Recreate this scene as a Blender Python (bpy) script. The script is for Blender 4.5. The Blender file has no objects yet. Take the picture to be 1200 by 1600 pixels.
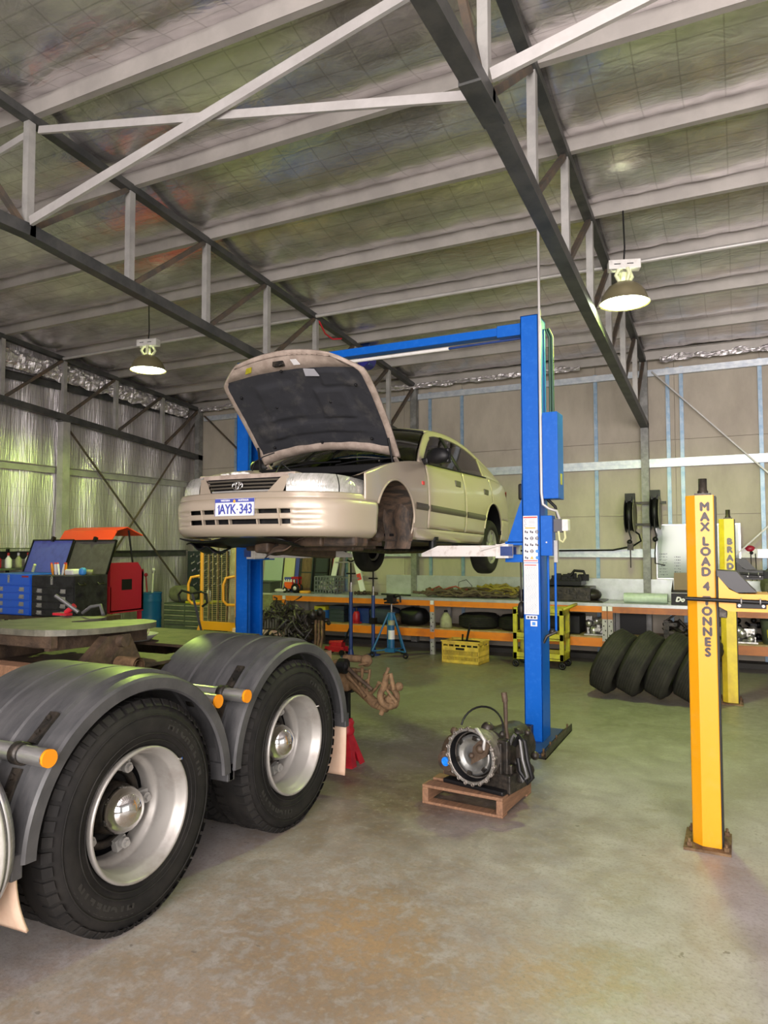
import bpy, math, random
from math import sin, cos, pi, sqrt, atan2, radians
from mathutils import Vector, Matrix, noise

S = bpy.context.scene
COL = S.collection
rnd = random.Random(11)

# ------------------------------------------------------------------ camera
cam = bpy.data.cameras.new('camera')
cam_o = bpy.data.objects.new('camera', cam)
COL.objects.link(cam_o)
cam.sensor_fit = 'VERTICAL'; cam.sensor_height = 36.0
cam.lens = 1118.735 * 36.0 / 1600.0
cam.clip_start = 0.05
YAW, PIT, ROLL = 0.45798, 0.047602, -0.0023333
fw = Vector((-sin(YAW)*cos(PIT), cos(YAW)*cos(PIT), sin(PIT)))
rt = Vector((cos(YAW), sin(YAW), 0)); up = rt.cross(fw)
rt, up = rt*cos(ROLL) + up*sin(ROLL), up*cos(ROLL) - rt*sin(ROLL)
cam_o.matrix_world = Matrix(((rt.x, up.x, -fw.x, 0), (rt.y, up.y, -fw.y, 0), (rt.z, up.z, -fw.z, 1.75), (0, 0, 0, 1)))
S.camera = cam_o

# ------------------------------------------------------------------ world, daylight, exposure
w = bpy.data.worlds.new('world'); S.world = w; w.use_nodes = True
nt = w.node_tree; nt.nodes.clear()
wo = nt.nodes.new('ShaderNodeOutputWorld'); wb = nt.nodes.new('ShaderNodeBackground')
tc = nt.nodes.new('ShaderNodeTexCoord'); sx = nt.nodes.new('ShaderNodeSeparateXYZ'); cr = nt.nodes.new('ShaderNodeValToRGB')
mr = nt.nodes.new('ShaderNodeMapRange')
mr.inputs[1].default_value = -1; mr.inputs[2].default_value = 1
nt.links.new(tc.outputs['Generated'], sx.inputs[0]); nt.links.new(sx.outputs[2], mr.inputs[0]); nt.links.new(mr.outputs[0], cr.inputs[0])
cr.color_ramp.elements[0].position = 0.49; cr.color_ramp.elements[0].color = (0.34, 0.29, 0.25, 1)
cr.color_ramp.elements[1].position = 0.52; cr.color_ramp.elements[1].color = (1.0, 0.97, 0.96, 1)
nt.links.new(cr.outputs[0], wb.inputs[0]); wb.inputs[1].default_value = 0.4
nt.links.new(wb.outputs[0], wo.inputs[0])

def area_light(name, loc, rot, sx_, sy_, power, col):
    l = bpy.data.lights.new(name, 'AREA'); l.shape = 'RECTANGLE'; l.size = sx_; l.size_y = sy_; l.energy = power; l.color = col
    o = bpy.data.objects.new(name, l); COL.objects.link(o); o.location = loc; o.rotation_euler = rot
    return o
# daylight through the open roller doors: behind the camera and on the right-hand side
area_light('daylight_front_door', (1.0, -4.8, 2.9), (radians(90), 0, radians(4)), 8.5, 3.4, 1450, (1.0, 0.925, 0.89))
area_light('daylight_side_door', (7.3, 0.5, 2.2), (radians(90), 0, radians(80)), 6.0, 4.0, 100, (1.0, 0.95, 0.93))
S.view_settings.view_transform = 'Standard'; S.view_settings.look = 'None'
S.view_settings.gamma = 1.0; S.view_settings.use_curve_mapping = False
S.view_settings.exposure = 0.22
LAMP_COL = (0.70, 1.0, 0.11)
LAMP_POWER = 90.0

# ------------------------------------------------------------------ mesh helpers
class MB:
    def __init__(s): s.v = []; s.f = []; s.sm = []; s.M = None
    def add(s, vs, fs, smooth=False):
        b = len(s.v)
        if s.M is not None: vs = [s.M @ Vector(p) for p in vs]
        s.v += [tuple(p) for p in vs]
        for f in fs: s.f.append(tuple(i+b for i in f)); s.sm.append(smooth)
        return s
    def box(s, x0, x1, y0, y1, z0, z1, M=None):
        vs = [Vector((x, y, z)) for z in (z0, z1) for y in (y0, y1) for x in (x0, x1)]
        if M is not None: vs = [M @ v for v in vs]
        return s.add(vs, [(0,2,3,1),(4,5,7,6),(0,1,5,4),(2,6,7,3),(0,4,6,2),(1,3,7,5)])
    def cb(s, c, d, M=None):
        return s.box(c[0]-d[0]/2, c[0]+d[0]/2, c[1]-d[1]/2, c[1]+d[1]/2, c[2]-d[2]/2, c[2]+d[2]/2, M)
    def bar(s, p0, p1, wx, wz, up=(0, 0, 1)):
        "square bar between two points; wx across, wz along up"
        p0 = Vector(p0); p1 = Vector(p1); d = (p1-p0).normalized(); u = Vector(up)
        if abs(d.dot(u)) > 0.99: u = Vector((0, 1, 0))
        a = d.cross(u).normalized(); b = a.cross(d)
        vs = [p + a*sx_*wx/2 + b*sz*wz/2 for p in (p0, p1) for sz in (-1, 1) for sx_ in (-1, 1)]
        return s.add(vs, [(0,1,3,2),(4,6,7,5),(0,4,5,1),(2,3,7,6),(0,2,6,4),(1,5,7,3)])
    def cyl(s, p0, p1, r0, r1=None, n=16, caps=True, smooth=True):
        return s.tube([p0, p1], [r0, r0 if r1 is None else r1], n, caps, smooth)
    def tube(s, pts, r, n=8, caps=True, smooth=True):
        pts = [Vector(p) for p in pts]; rs = r if isinstance(r, (list, tuple)) else [r]*len(pts)
        vs = []; fs = []; a = None
        for i, p in enumerate(pts):
            d = (pts[min(i+1, len(pts)-1)] - pts[max(i-1, 0)])
            d = d.normalized() if d.length > 1e-9 else Vector((0, 0, 1))
            if a is None:
                a = d.orthogonal().normalized()
            else:
                a = (a - d*a.dot(d)); a = a.normalized() if a.length > 1e-6 else d.orthogonal().normalized()
            b = d.cross(a)
            for k in range(n):
                t = 2*pi*k/n; vs.append(p + (a*cos(t) + b*sin(t))*rs[i])
        for i in range(len(pts)-1):
            for k in range(n):
                k2 = (k+1) % n
                fs.append((i*n+k, i*n+k2, (i+1)*n+k2, (i+1)*n+k))
        s.add(vs, fs, smooth)
        if caps:
            m = len(pts)-1
            s.add(vs[:n], [tuple(range(n-1, -1, -1))]); s.add(vs[m*n:], [tuple(range(n))])
        return s
    def lathe(s, prof, n=24, M=None, smooth=True, a0=0, a1=2*pi):
        "profile [(r, h)] about Z"
        full = abs(a1-a0-2*pi) < 1e-6; m = n if full else n+1
        vs = []; fs = []
        for (r, h) in prof:
            for k in range(m):
                t = a0 + (a1-a0)*k/n; v = Vector((r*cos(t), r*sin(t), h)); vs.append(M @ v if M is not None else v)
        for i in range(len(prof)-1):
            for k in range(n):
                k2 = (k+1) % m
                fs.append((i*m+k, i*m+k2, (i+1)*m+k2, (i+1)*m+k))
        return s.add(vs, fs, smooth)
    def prism(s, poly, h0, h1, M=None, smooth=False):
        n = len(poly)
        vs = [Vector((x, y, h)) for h in (h0, h1) for (x, y) in poly]
        if M is not None: vs = [M @ v for v in vs]
        fs = [tuple(range(n-1, -1, -1)), tuple(range(n, 2*n))]
        s.add(vs, fs)
        return s.add(vs, [(i, (i+1) % n, n+(i+1) % n, n+i) for i in range(n)], smooth)
    def grid(s, fn, nu, nv, smooth=True, closed=False):
        vs = [fn(i/nu, j/nv) for j in range(nv+1) for i in range(nu+1)]
        fs = [(j*(nu+1)+i, j*(nu+1)+i+1, (j+1)*(nu+1)+i+1, (j+1)*(nu+1)+i) for j in range(nv) for i in range(nu)]
        return s.add(vs, fs, smooth)
    def ball(s, c, r, n=12, m=8, sc=(1, 1, 1), M=None):
        vs = []; fs = []
        for j in range(m+1):
            ph = -pi/2 + pi*j/m
            for i in range(n):
                t = 2*pi*i/n
                v = Vector((c[0]+r*sc[0]*cos(ph)*cos(t), c[1]+r*sc[1]*cos(ph)*sin(t), c[2]+r*sc[2]*sin(ph)))
                vs.append(M @ v if M is not None else v)
        for j in range(m):
            for i in range(n):
                i2 = (i+1) % n; fs.append((j*n+i, j*n+i2, (j+1)*n+i2, (j+1)*n+i))
        return s.add(vs, fs, True)
    def torus(s, R, r, M=None, n=24, m=8, a0=0, a1=2*pi):
        full = abs(a1-a0-2*pi) < 1e-6
        pts = []
        vs = []; fs = []; k1 = n if full else n+1
        for i in range(k1):
            t = a0+(a1-a0)*i/n
            for j in range(m):
                p = 2*pi*j/m; v = Vector(((R+r*cos(p))*cos(t), (R+r*cos(p))*sin(t), r*sin(p)))
                vs.append(M @ v if M is not None else v)
        for i in range(n):
            i2 = (i+1) % k1
            for j in range(m):
                j2 = (j+1) % m; fs.append((i*m+j, i2*m+j, i2*m+j2, i*m+j2))
        return s.add(vs, fs, True)

OFF = {}
def _link(mb, name, m, off, bevel):
    me = bpy.data.meshes.new(name)
    o3 = Vector(off)
    me.from_pydata([Vector(p)-o3 for p in mb.v], [], mb.f)
    me.polygons.foreach_set('use_smooth', mb.sm)
    me.materials.append(m); me.update()
    o = bpy.data.objects.new(name, me); COL.objects.link(o)
    if bevel:
        b = o.modifiers.new('bevel', 'BEVEL'); b.width = bevel; b.segments = 2; b.limit_method = 'ANGLE'; b.angle_limit = radians(50)
    return o
def thing(name, label, cat, loc=(0, 0, 0), rotz=0, group=None, world=False):
    o = bpy.data.objects.new(name, None); COL.objects.link(o)
    o.empty_display_size = 0.1
    o.location = loc; o.rotation_euler = (0, 0, rotz); o['label'] = label; o['category'] = cat
    if group: o['group'] = group
    OFF[o.name] = Vector(loc) if world else Vector((0, 0, 0))
    return o
def part(mb, name, m, parent, label=None, bevel=0, kind=None):
    off = OFF.get(parent.name, Vector((0, 0, 0)))
    o = _link(mb, name, m, off, bevel); o.parent = parent; OFF[o.name] = off
    if label: o['label'] = label
    if kind: o['kind'] = kind
    return o
def solo(mb, name, m, label, cat, loc=(0, 0, 0), group=None, bevel=0, local=False, rotz=0):
    o = _link(mb, name, m, (0, 0, 0) if local else loc, bevel); o.location = loc; o.rotation_euler = (0, 0, rotz)
    o['label'] = label; o['category'] = cat
    if group: o['group'] = group
    OFF[o.name] = Vector((0, 0, 0)) if local else Vector(loc)
    return o
def struct(mb, name, m, bevel=0):
    o = _link(mb, name, m, (0, 0, 0), bevel); o['kind'] = 'structure'; OFF[o.name] = Vector((0, 0, 0)); return o
def dup(o, loc=None, rotz=None, label=None):
    c = o.copy(); COL.objects.link(c)
    if loc is not None: c.location = loc
    if rotz is not None: c.rotation_euler = (0, 0, rotz)
    if label: c['label'] = label
    for ch in list(o.children):
        k = ch.copy(); COL.objects.link(k); k.parent = c
        for g in list(ch.children):
            q = g.copy(); COL.objects.link(q); q.parent = k
    return c
def text_mesh(body, size, depth=0.002, bold=0.0, shear=0.0, spacing=1.0, align='CENTER'):
    "flat lettering in the local XY plane, returned as (verts, faces)"
    cu = bpy.data.curves.new('lettering', 'FONT'); cu.body = body; cu.size = size; cu.extrude = depth; cu.offset = bold
    cu.align_x = align; cu.align_y = 'CENTER'; cu.shear = shear; cu.space_character = spacing; cu.resolution_u = 3
    o = bpy.data.objects.new('lettering', cu); COL.objects.link(o)
    bpy.context.view_layer.update()
    me = bpy.data.meshes.new_from_object(o.evaluated_get(bpy.context.evaluated_depsgraph_get()))
    vs = [v.co.copy() for v in me.vertices]; fs = [tuple(p.vertices) for p in me.polygons]
    bpy.data.objects.remove(o); bpy.data.curves.remove(cu); bpy.data.meshes.remove(me)
    return vs, fs
def put_text(mb, body, size, M, heavy=0.0, **k):
    vs, fs = text_mesh(body, size, **k)
    for i, (dx, dy) in enumerate(((0, 0), (heavy, 0), (-heavy, 0), (0, heavy), (0, -heavy)) if heavy else ((0, 0),)):
        mb.add([M @ (v + Vector((dx, dy, 0.00008*i))) for v in vs], fs)
def FRONT(x, y, z):  # local XY plane stood upright, facing -Y
    return Matrix.Translation((x, y, z)) @ Matrix.Rotation(pi/2, 4, 'X')
def lerp(tab, x):
    if x <= tab[0][0]: return tab[0][1]
    for (a, b), (c, d) in zip(tab, tab[1:]):
        if x <= c:
            t = (x-a)/(c-a); return b+(d-b)*t
    return tab[-1][1]
def smooth_tab(tab, x):
    "Catmull-Rom through a table"
    n = len(tab)
    if x <= tab[0][0]: return tab[0][1]
    if x >= tab[-1][0]: return tab[-1][1]
    for i in range(n-1):
        if x <= tab[i+1][0]:
            x0, y0 = tab[i]; x1, y1 = tab[i+1]
            m0 = (y1-tab[i-1][1])/(x1-tab[i-1][0]) if i > 0 else (y1-y0)/(x1-x0)
            m1 = (tab[i+2][1]-y0)/(tab[i+2][0]-x0) if i+2 < n else (y1-y0)/(x1-x0)
            h = x1-x0; t = (x-x0)/h
            return (2*t**3-3*t**2+1)*y0+(t**3-2*t**2+t)*h*m0+(-2*t**3+3*t**2)*y1+(t**3-t**2)*h*m1

# ------------------------------------------------------------------ materials
def mat(name, col, rough=0.5, metal=0.0, col2=None, sc=6.0, lo=0.4, hi=0.6, bump=0.0, bsc=60.0, stretch=None, coat=0.0,
        emit=None, estr=0.0, rough2=None, spec=None):
    m = bpy.data.materials.new(name); m.use_nodes = True
    n = m.node_tree.nodes; l = m.node_tree.links; b = n['Principled BSDF']
    b.inputs['Base Color'].default_value = (*col, 1); b.inputs['Roughness'].default_value = rough; b.inputs['Metallic'].default_value = metal
    if coat: b.inputs['Coat Weight'].default_value = coat; b.inputs['Coat Roughness'].default_value = 0.08
    if spec is not None: b.inputs['Specular IOR Level'].default_value = spec
    if emit: b.inputs['Emission Color'].default_value = (*emit, 1); b.inputs['Emission Strength'].default_value = estr
    if col2 is not None or bump:
        t = n.new('ShaderNodeTexCoord'); mp = n.new('ShaderNodeMapping'); l.new(t.outputs['Object'], mp.inputs[0])
        if stretch: mp.inputs['Scale'].default_value = stretch
    if col2 is not None:
        nz = n.new('ShaderNodeTexNoise'); nz.inputs['Scale'].default_value = sc; nz.inputs['Detail'].default_value = 6; nz.inputs['Roughness'].default_value = 0.65
        l.new(mp.outputs[0], nz.inputs['Vector'])
        r = n.new('ShaderNodeValToRGB'); r.color_ramp.elements[0].position = lo; r.color_ramp.elements[1].position = hi
        r.color_ramp.elements[0].color = (*col, 1); r.color_ramp.elements[1].color = (*col2, 1)
        l.new(nz.outputs['Fac'], r.inputs[0]); l.new(r.outputs[0], b.inputs['Base Color'])
        if rough2 is not None:
            q = n.new('ShaderNodeMapRange'); q.inputs[1].default_value = lo; q.inputs[2].default_value = hi
            q.inputs[3].default_value = rough; q.inputs[4].default_value = rough2
            l.new(nz.outputs['Fac'], q.inputs[0]); l.new(q.outputs[0], b.inputs['Roughness'])
    if bump:
        nb = n.new('ShaderNodeTexNoise'); nb.inputs['Scale'].default_value = bsc; nb.inputs['Detail'].default_value = 4
        l.new(mp.outputs[0], nb.inputs['Vector'])
        bp = n.new('ShaderNodeBump'); bp.inputs['Strength'].default_value = bump; bp.inputs['Distance'].default_value = 0.02
        l.new(nb.outputs['Fac'], bp.inputs['Height']); l.new(bp.outputs[0], b.inputs['Normal'])
    return m
def glass_mat(name, tint, gloss=0.12):
    m = bpy.data.materials.new(name); m.use_nodes = True
    n = m.node_tree.nodes; l = m.node_tree.links; n.clear()
    o = n.new('ShaderNodeOutputMaterial'); t = n.new('ShaderNodeBsdfTransparent'); g = n.new('ShaderNodeBsdfGlossy'); x = n.new('ShaderNodeMixShader')
    fr = n.new('ShaderNodeFresnel'); fr.inputs[0].default_value = 1.5
    ad = n.new('ShaderNodeMath'); ad.operation = 'ADD'; ad.inputs[1].default_value = gloss; ad.use_clamp = True
    t.inputs[0].default_value = (*tint, 1); g.inputs['Roughness'].default_value = 0.03
    l.new(fr.outputs[0], ad.inputs[0]); l.new(ad.outputs[0], x.inputs[0]); l.new(t.outputs[0], x.inputs[1]); l.new(g.outputs[0], x.inputs[2]); l.new(x.outputs[0], o.inputs[0])
    return m

M = {}
M['gal'] = mat('galvanised_steel', (0.46, 0.45, 0.43), 0.5, 0.35, (0.36, 0.35, 0.34), 4)
M['purlin'] = mat('galvanised_purlin', (0.46, 0.43, 0.405), 0.5, 0.25, (0.38, 0.355, 0.335), 1.6)
M['chord'] = mat('painted_dark_steel', (0.042, 0.044, 0.045), 0.5, 0.1, (0.075, 0.075, 0.072), 4)
M['rustbrace'] = mat('weathered_angle_iron', (0.085, 0.075, 0.065), 0.6, 0.2, (0.14, 0.10, 0.07), 7)
M['whitesteel'] = mat('zinc_channel', (0.56, 0.54, 0.53), 0.42, 0.3, (0.48, 0.46, 0.45), 3)
M['stud'] = mat('blue_zinc_stud', (0.20, 0.32, 0.46), 0.4, 0.2, (0.40, 0.49, 0.58), 5, 0.4, 0.66)
M['girt'] = mat('zinc_girt', (0.48, 0.53, 0.60), 0.4, 0.4, (0.62, 0.66, 0.70), 10)
M['blue'] = mat('blue_lift_paint', (0.002, 0.105, 0.50), 0.38, 0.0, (0.012, 0.13, 0.55), 22, 0.5, 0.72, spec=0.22)
M['navy'] = mat('navy_paint', (0.01, 0.035, 0.17), 0.38, 0, (0.02, 0.05, 0.2), 10)
M['white'] = mat('white_paint', (0.72, 0.70, 0.68), 0.5, 0, (0.55, 0.53, 0.5), 14, 0.5, 0.75)
M['black'] = mat('black_plastic', (0.006, 0.006, 0.007), 0.45, spec=0.3)
M['darkmetal'] = mat('dark_oily_metal', (0.016, 0.015, 0.014), 0.42, 0.4, (0.055, 0.044, 0.034), 14, 0.4, 0.65, bump=0.25, bsc=30)
M['rubber'] = mat('tyre_rubber', (0.011, 0.0105, 0.0105), 0.7, 0, (0.024, 0.022, 0.020), 6, 0.4, 0.7, spec=0.25)
M['oldrubber'] = mat('dusty_tyre_rubber', (0.017, 0.017, 0.0145), 0.8, 0, (0.042, 0.040, 0.030), 4, 0.35, 0.7, bump=0.15, bsc=40, spec=0.2)
M['fender'] = mat('grey_poly_fender', (0.042, 0.043, 0.047), 0.42, 0, (0.088, 0.087, 0.09), 4, 0.35, 0.7, bump=0.05, bsc=25, stretch=(3, 1, 1))
M['rim'] = mat('silver_wheel_paint', (0.36, 0.345, 0.325), 0.4, 0.4, (0.25, 0.225, 0.20), 7, 0.5, 0.8)
M['chrome'] = mat('chrome', (0.75, 0.74, 0.72), 0.08, 1.0)
M['alu'] = mat('brushed_aluminium', (0.62, 0.61, 0.60), 0.32, 0.85, (0.5, 0.5, 0.5), 12, stretch=(1, 1, 14))
M['rust'] = mat('rusty_steel', (0.085, 0.048, 0.023), 0.8, 0.1, (0.20, 0.122, 0.060), 16, 0.35, 0.65, bump=0.4, bsc=40)
M['brownsteel'] = mat('brown_greasy_steel', (0.038, 0.026, 0.019), 0.6, 0.2, (0.12, 0.078, 0.048), 9, 0.35, 0.7, bump=0.3, bsc=35)
M['greasedeck'] = mat('greasy_plate', (0.075, 0.075, 0.058), 0.5, 0.2, (0.17, 0.16, 0.12), 8, 0.35, 0.7, bump=0.15, bsc=25)
M['amber'] = mat('amber_lens', (0.75, 0.26, 0.01), 0.25)
M['flap'] = mat('dusty_white_mudflap', (0.62, 0.40, 0.28), 0.6, 0, (0.70, 0.55, 0.42), 4, 0.35, 0.7)
M['red'] = mat('red_paint', (0.50, 0.015, 0.03), 0.35, 0, (0.35, 0.01, 0.02), 8)
M['maroon'] = mat('dark_red_paint', (0.34, 0.008, 0.03), 0.4)
M['litred'] = mat('lit_red_paint', (0.85, 0.07, 0.025), 0.4)  # red of the washer lid, with the light on it put into the colour
M['orange'] = mat('orange_racking', (0.78, 0.23, 0.015), 0.42, 0, (0.55, 0.17, 0.03), 5, 0.5, 0.8)
M['yellow'] = mat('yellow_hoist_paint', (0.70, 0.31, 0.006), 0.36, 0, (0.64, 0.32, 0.04), 9, 0.55, 0.85)
M['yellow2'] = mat('faded_yellow_paint', (0.70, 0.53, 0.03), 0.42, 0, (0.58, 0.42, 0.03), 7)
M['cart'] = mat('lime_yellow_plastic', (0.50, 0.46, 0.02), 0.45, 0, (0.36, 0.32, 0.03), 8)
M['cratey'] = mat('yellow_crate_plastic', (0.72, 0.50, 0.07), 0.5, 0, (0.5, 0.34, 0.06), 9)
M['olive'] = mat('olive_green_paint', (0.065, 0.085, 0.05), 0.45, 0, (0.09, 0.11, 0.07), 7)
M['drumblue'] = mat('blue_drum_plastic', (0.008, 0.11, 0.35), 0.4)
M['chestblue'] = mat('bright_blue_chest', (0.01, 0.12, 0.75), 0.35)
M['lidblue'] = mat('violet_blue_lid', (0.10, 0.12, 0.50), 0.5, 0, (0.06, 0.07, 0.32), 8, 0.5, 0.75)
M['chestblack'] = mat('black_chest', (0.012, 0.012, 0.014), 0.4, 0, (0.028, 0.028, 0.032), 10, spec=0.3)
M['lidgrey'] = mat('grey_brown_lid', (0.10, 0.09, 0.09), 0.55, 0, (0.07, 0.06, 0.06), 8)
M['pallet'] = mat('pallet_wood', (0.27, 0.145, 0.08), 0.7, 0, (0.15, 0.078, 0.045), 5, 0.35, 0.7, stretch=(14, 1.2, 8), bump=0.2, bsc=20)
M['cast'] = mat('cast_aluminium', (0.33, 0.30, 0.27), 0.45, 0.6, (0.12, 0.10, 0.085), 10, 0.4, 0.7, bump=0.3, bsc=40)
M['brightcast'] = mat('bright_cast_aluminium', (0.62, 0.61, 0.60), 0.3, 0.8, (0.4, 0.39, 0.37), 14)
M['converter'] = mat('machined_steel', (0.52, 0.53, 0.53), 0.28, 0.85, (0.36, 0.36, 0.35), 10)
M['bluecap'] = mat('bright_blue_cap', (0.01, 0.22, 0.85), 0.4)
M['paint'] = mat('champagne_metallic', (0.46, 0.385, 0.30), 0.34, 0.35, coat=0.5)
M['bumper'] = mat('champagne_bumper', (0.47, 0.395, 0.31), 0.38, 0.25, coat=0.35)
M['dustypaint'] = mat('dusty_champagne', (0.42, 0.34, 0.29), 0.6, 0.05, (0.30, 0.24, 0.20), 10)
M['trim'] = mat('brown_grey_moulding', (0.075, 0.065, 0.05), 0.5)
M['liner'] = mat('mud_stained_liner', (0.028, 0.022, 0.018), 0.75, 0, (0.17, 0.105, 0.065), 4, 0.42, 0.70, stretch=(1, 6, 1))
M['hoodpad'] = mat('charcoal_insulation', (0.024, 0.025, 0.031), 0.9, 0, (0.08, 0.075, 0.07), 4.5, 0.52, 0.78, bump=0.4, bsc=9)
M['lens'] = mat('clear_headlamp', (0.72, 0.72, 0.68), 0.12, 0.55, (0.5, 0.5, 0.45), 18, 0.4, 0.7, coat=1.0, bump=0.2, bsc=30, stretch=(4, 1, 1))
M['winglass'] = glass_mat('tinted_glass', (0.42, 0.46, 0.44), 0.06)
M['platewhite'] = mat('plate_white', (0.80, 0.80, 0.82), 0.4)
M['plateblue'] = mat('plate_blue', (0.06, 0.08, 0.38), 0.4)
M['paper'] = mat('white_sticker', (0.78, 0.77, 0.78), 0.5)
M['papergrey'] = mat('grey_print', (0.42, 0.42, 0.46), 0.6)
M['printred'] = mat('red_print', (0.7, 0.06, 0.05), 0.5)
M['printorange'] = mat('orange_print', (0.85, 0.42, 0.05), 0.5)
M['printdark'] = mat('dark_print', (0.06, 0.06, 0.09), 0.5)
M['printblue'] = mat('blue_print', (0.05, 0.25, 0.7), 0.5)
M['ink'] = mat('dark_lettering', (0.022, 0.017, 0.021), 0.5, 0, (0.05, 0.035, 0.035), 30)
M['greyink'] = mat('grey_purple_lettering', (0.12, 0.095, 0.12), 0.5)
M['zincsheet'] = mat('zinc_bench_sheet', (0.55, 0.57, 0.60), 0.38, 0.5, (0.40, 0.42, 0.44), 5, 0.4, 0.7)
M['deck'] = mat('shelf_board', (0.40, 0.30, 0.15), 0.7, 0, (0.28, 0.2, 0.1), 8)
M['cardboard'] = mat('cardboard', (0.27, 0.20, 0.14), 0.8)
M['clearroll'] = mat('pale_green_film', (0.55, 0.66, 0.56), 0.35, 0, (0.45, 0.55, 0.45), 9)
M['board'] = mat('whiteboard_gloss', (0.34, 0.38, 0.39), 0.10, 0.0, spec=0.5)
M['postgrey'] = mat('dark_galvanised_post', (0.17, 0.17, 0.165), 0.5, 0.2, (0.27, 0.27, 0.26), 8)
M['concretewall'] = mat('beige_wall_panel', (0.47, 0.42, 0.35), 0.85, 0, (0.38, 0.335, 0.28), 2.2, 0.4, 0.68, bump=0.1, bsc=30, stretch=(1, 1, 0.45))
M['olivecloth'] = mat('olive_canvas', (0.14, 0.145, 0.085), 0.85, 0, (0.1, 0.1, 0.06), 8)
M['khaki'] = mat('khaki_plastic', (0.36, 0.36, 0.22), 0.6, 0, (0.25, 0.24, 0.15), 8)
M['wire'] = mat('grey_wire', (0.16, 0.16, 0.16), 0.45, 0.5)
M['tripodblue'] = mat('teal_blue_paint', (0.010, 0.095, 0.24), 0.4, 0, (0.02, 0.14, 0.30), 9)
M['slate'] = mat('slate_case', (0.03, 0.045, 0.06), 0.5)
M['skin_orange'] = mat('toy_orange', (0.85, 0.13, 0.02), 0.4)
M['shade'] = mat('brown_lamp_shade', (0.22, 0.19, 0.11), 0.3, 0.3)
M['lampglass'] = mat('glowing_lamp_lens', (0.9, 1.0, 0.7), 0.4, emit=(0.93, 1.0, 0.70), estr=30)
M['brown'] = mat('brown_timber', (0.20, 0.12, 0.06), 0.6, 0, (0.12, 0.07, 0.035), 6, stretch=(8, 1, 1))
M['darkpanel'] = mat('dark_green_panel', (0.02, 0.03, 0.032), 0.5)
M['mint'] = mat('pale_mint_board', (0.50, 0.60, 0.53), 0.6)
M['paleyellow'] = mat('pale_yellow_board', (0.62, 0.62, 0.33), 0.6)
M['kerb'] = mat('dark_kerb', (0.05, 0.048, 0.042), 0.8)

def foil(name, vertical):
    m = mat(name, (0.40, 0.39, 0.37), 0.40 if vertical else 0.27, 0.8 if vertical else 0.86)
    n = m.node_tree.nodes; l = m.node_tree.links; b = n['Principled BSDF']
    t = n.new('ShaderNodeTexCoord'); mp = n.new('ShaderNodeMapping'); l.new(t.outputs['Object'], mp.inputs[0])
    mp.inputs['Scale'].default_value = (1, 6.0, 0.35) if vertical else (1.0, 2.2, 1.0)
    a = n.new('ShaderNodeTexNoise'); a.inputs['Scale'].default_value = 3.2; a.inputs['Detail'].default_value = 7; a.inputs['Distortion'].default_value = 0.6
    l.new(mp.outputs[0], a.inputs['Vector'])
    r = n.new('ShaderNodeValToRGB'); r.color_ramp.elements[0].position = 0.35; r.color_ramp.elements[1].position = 0.72
    r.color_ramp.elements[0].color = (0.62, 0.59, 0.61, 1); r.color_ramp.elements[1].color = (0.86, 0.82, 0.84, 1)
    l.new(a.outputs['Fac'], r.inputs[0])
    # safety-mesh grid showing through
    mp2 = n.new('ShaderNodeMapping'); l.new(t.outputs['Object'], mp2.inputs[0])
    mp2.inputs['Rotation'].default_value = (0, radians(90), 0) if vertical else (0, 0, 0)
    bk = n.new('ShaderNodeTexBrick'); bk.offset = 0; bk.inputs['Scale'].default_value = 1.0; bk.inputs['Mortar Size'].default_value = 0.004 if vertical else 0.007
    bk.inputs['Brick Width'].default_value = 0.30; bk.inputs['Row Height'].default_value = 0.15; bk.inputs['Mortar Smooth'].default_value = 0.4
    bk.inputs['Color1'].default_value = (1, 1, 1, 1); bk.inputs['Color2'].default_value = (1, 1, 1, 1); bk.inputs['Mortar'].default_value = (0.62, 0.62, 0.6, 1)
    l.new(mp2.outputs[0], bk.inputs['Vector'])
    mx = n.new('ShaderNodeMix'); mx.data_type = 'RGBA'; mx.blend_type = 'MULTIPLY'; mx.inputs[0].default_value = 0.5 if vertical else 0.6
    l.new(r.outputs[0], mx.inputs[6]); l.new(bk.outputs['Color'], mx.inputs[7]); l.new(mx.outputs[2], b.inputs['Base Color'])
    bp = n.new('ShaderNodeBump'); bp.inputs['Strength'].default_value = 0.5 if vertical else 0.13; bp.inputs['Distance'].default_value = 0.05
    a2 = n.new('ShaderNodeTexNoise'); a2.inputs['Scale'].default_value = 5.5; a2.inputs['Detail'].default_value = 5; a2.inputs['Distortion'].default_value = 1.2
    l.new(mp.outputs[0], a2.inputs['Vector']); l.new(a2.outputs['Fac'], bp.inputs['Height']); l.new(bp.outputs[0], b.inputs['Normal'])
    return m
M['foilroof'] = foil('roof_foil', False)
M['foilwall'] = foil('wall_foil', True)

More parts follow.
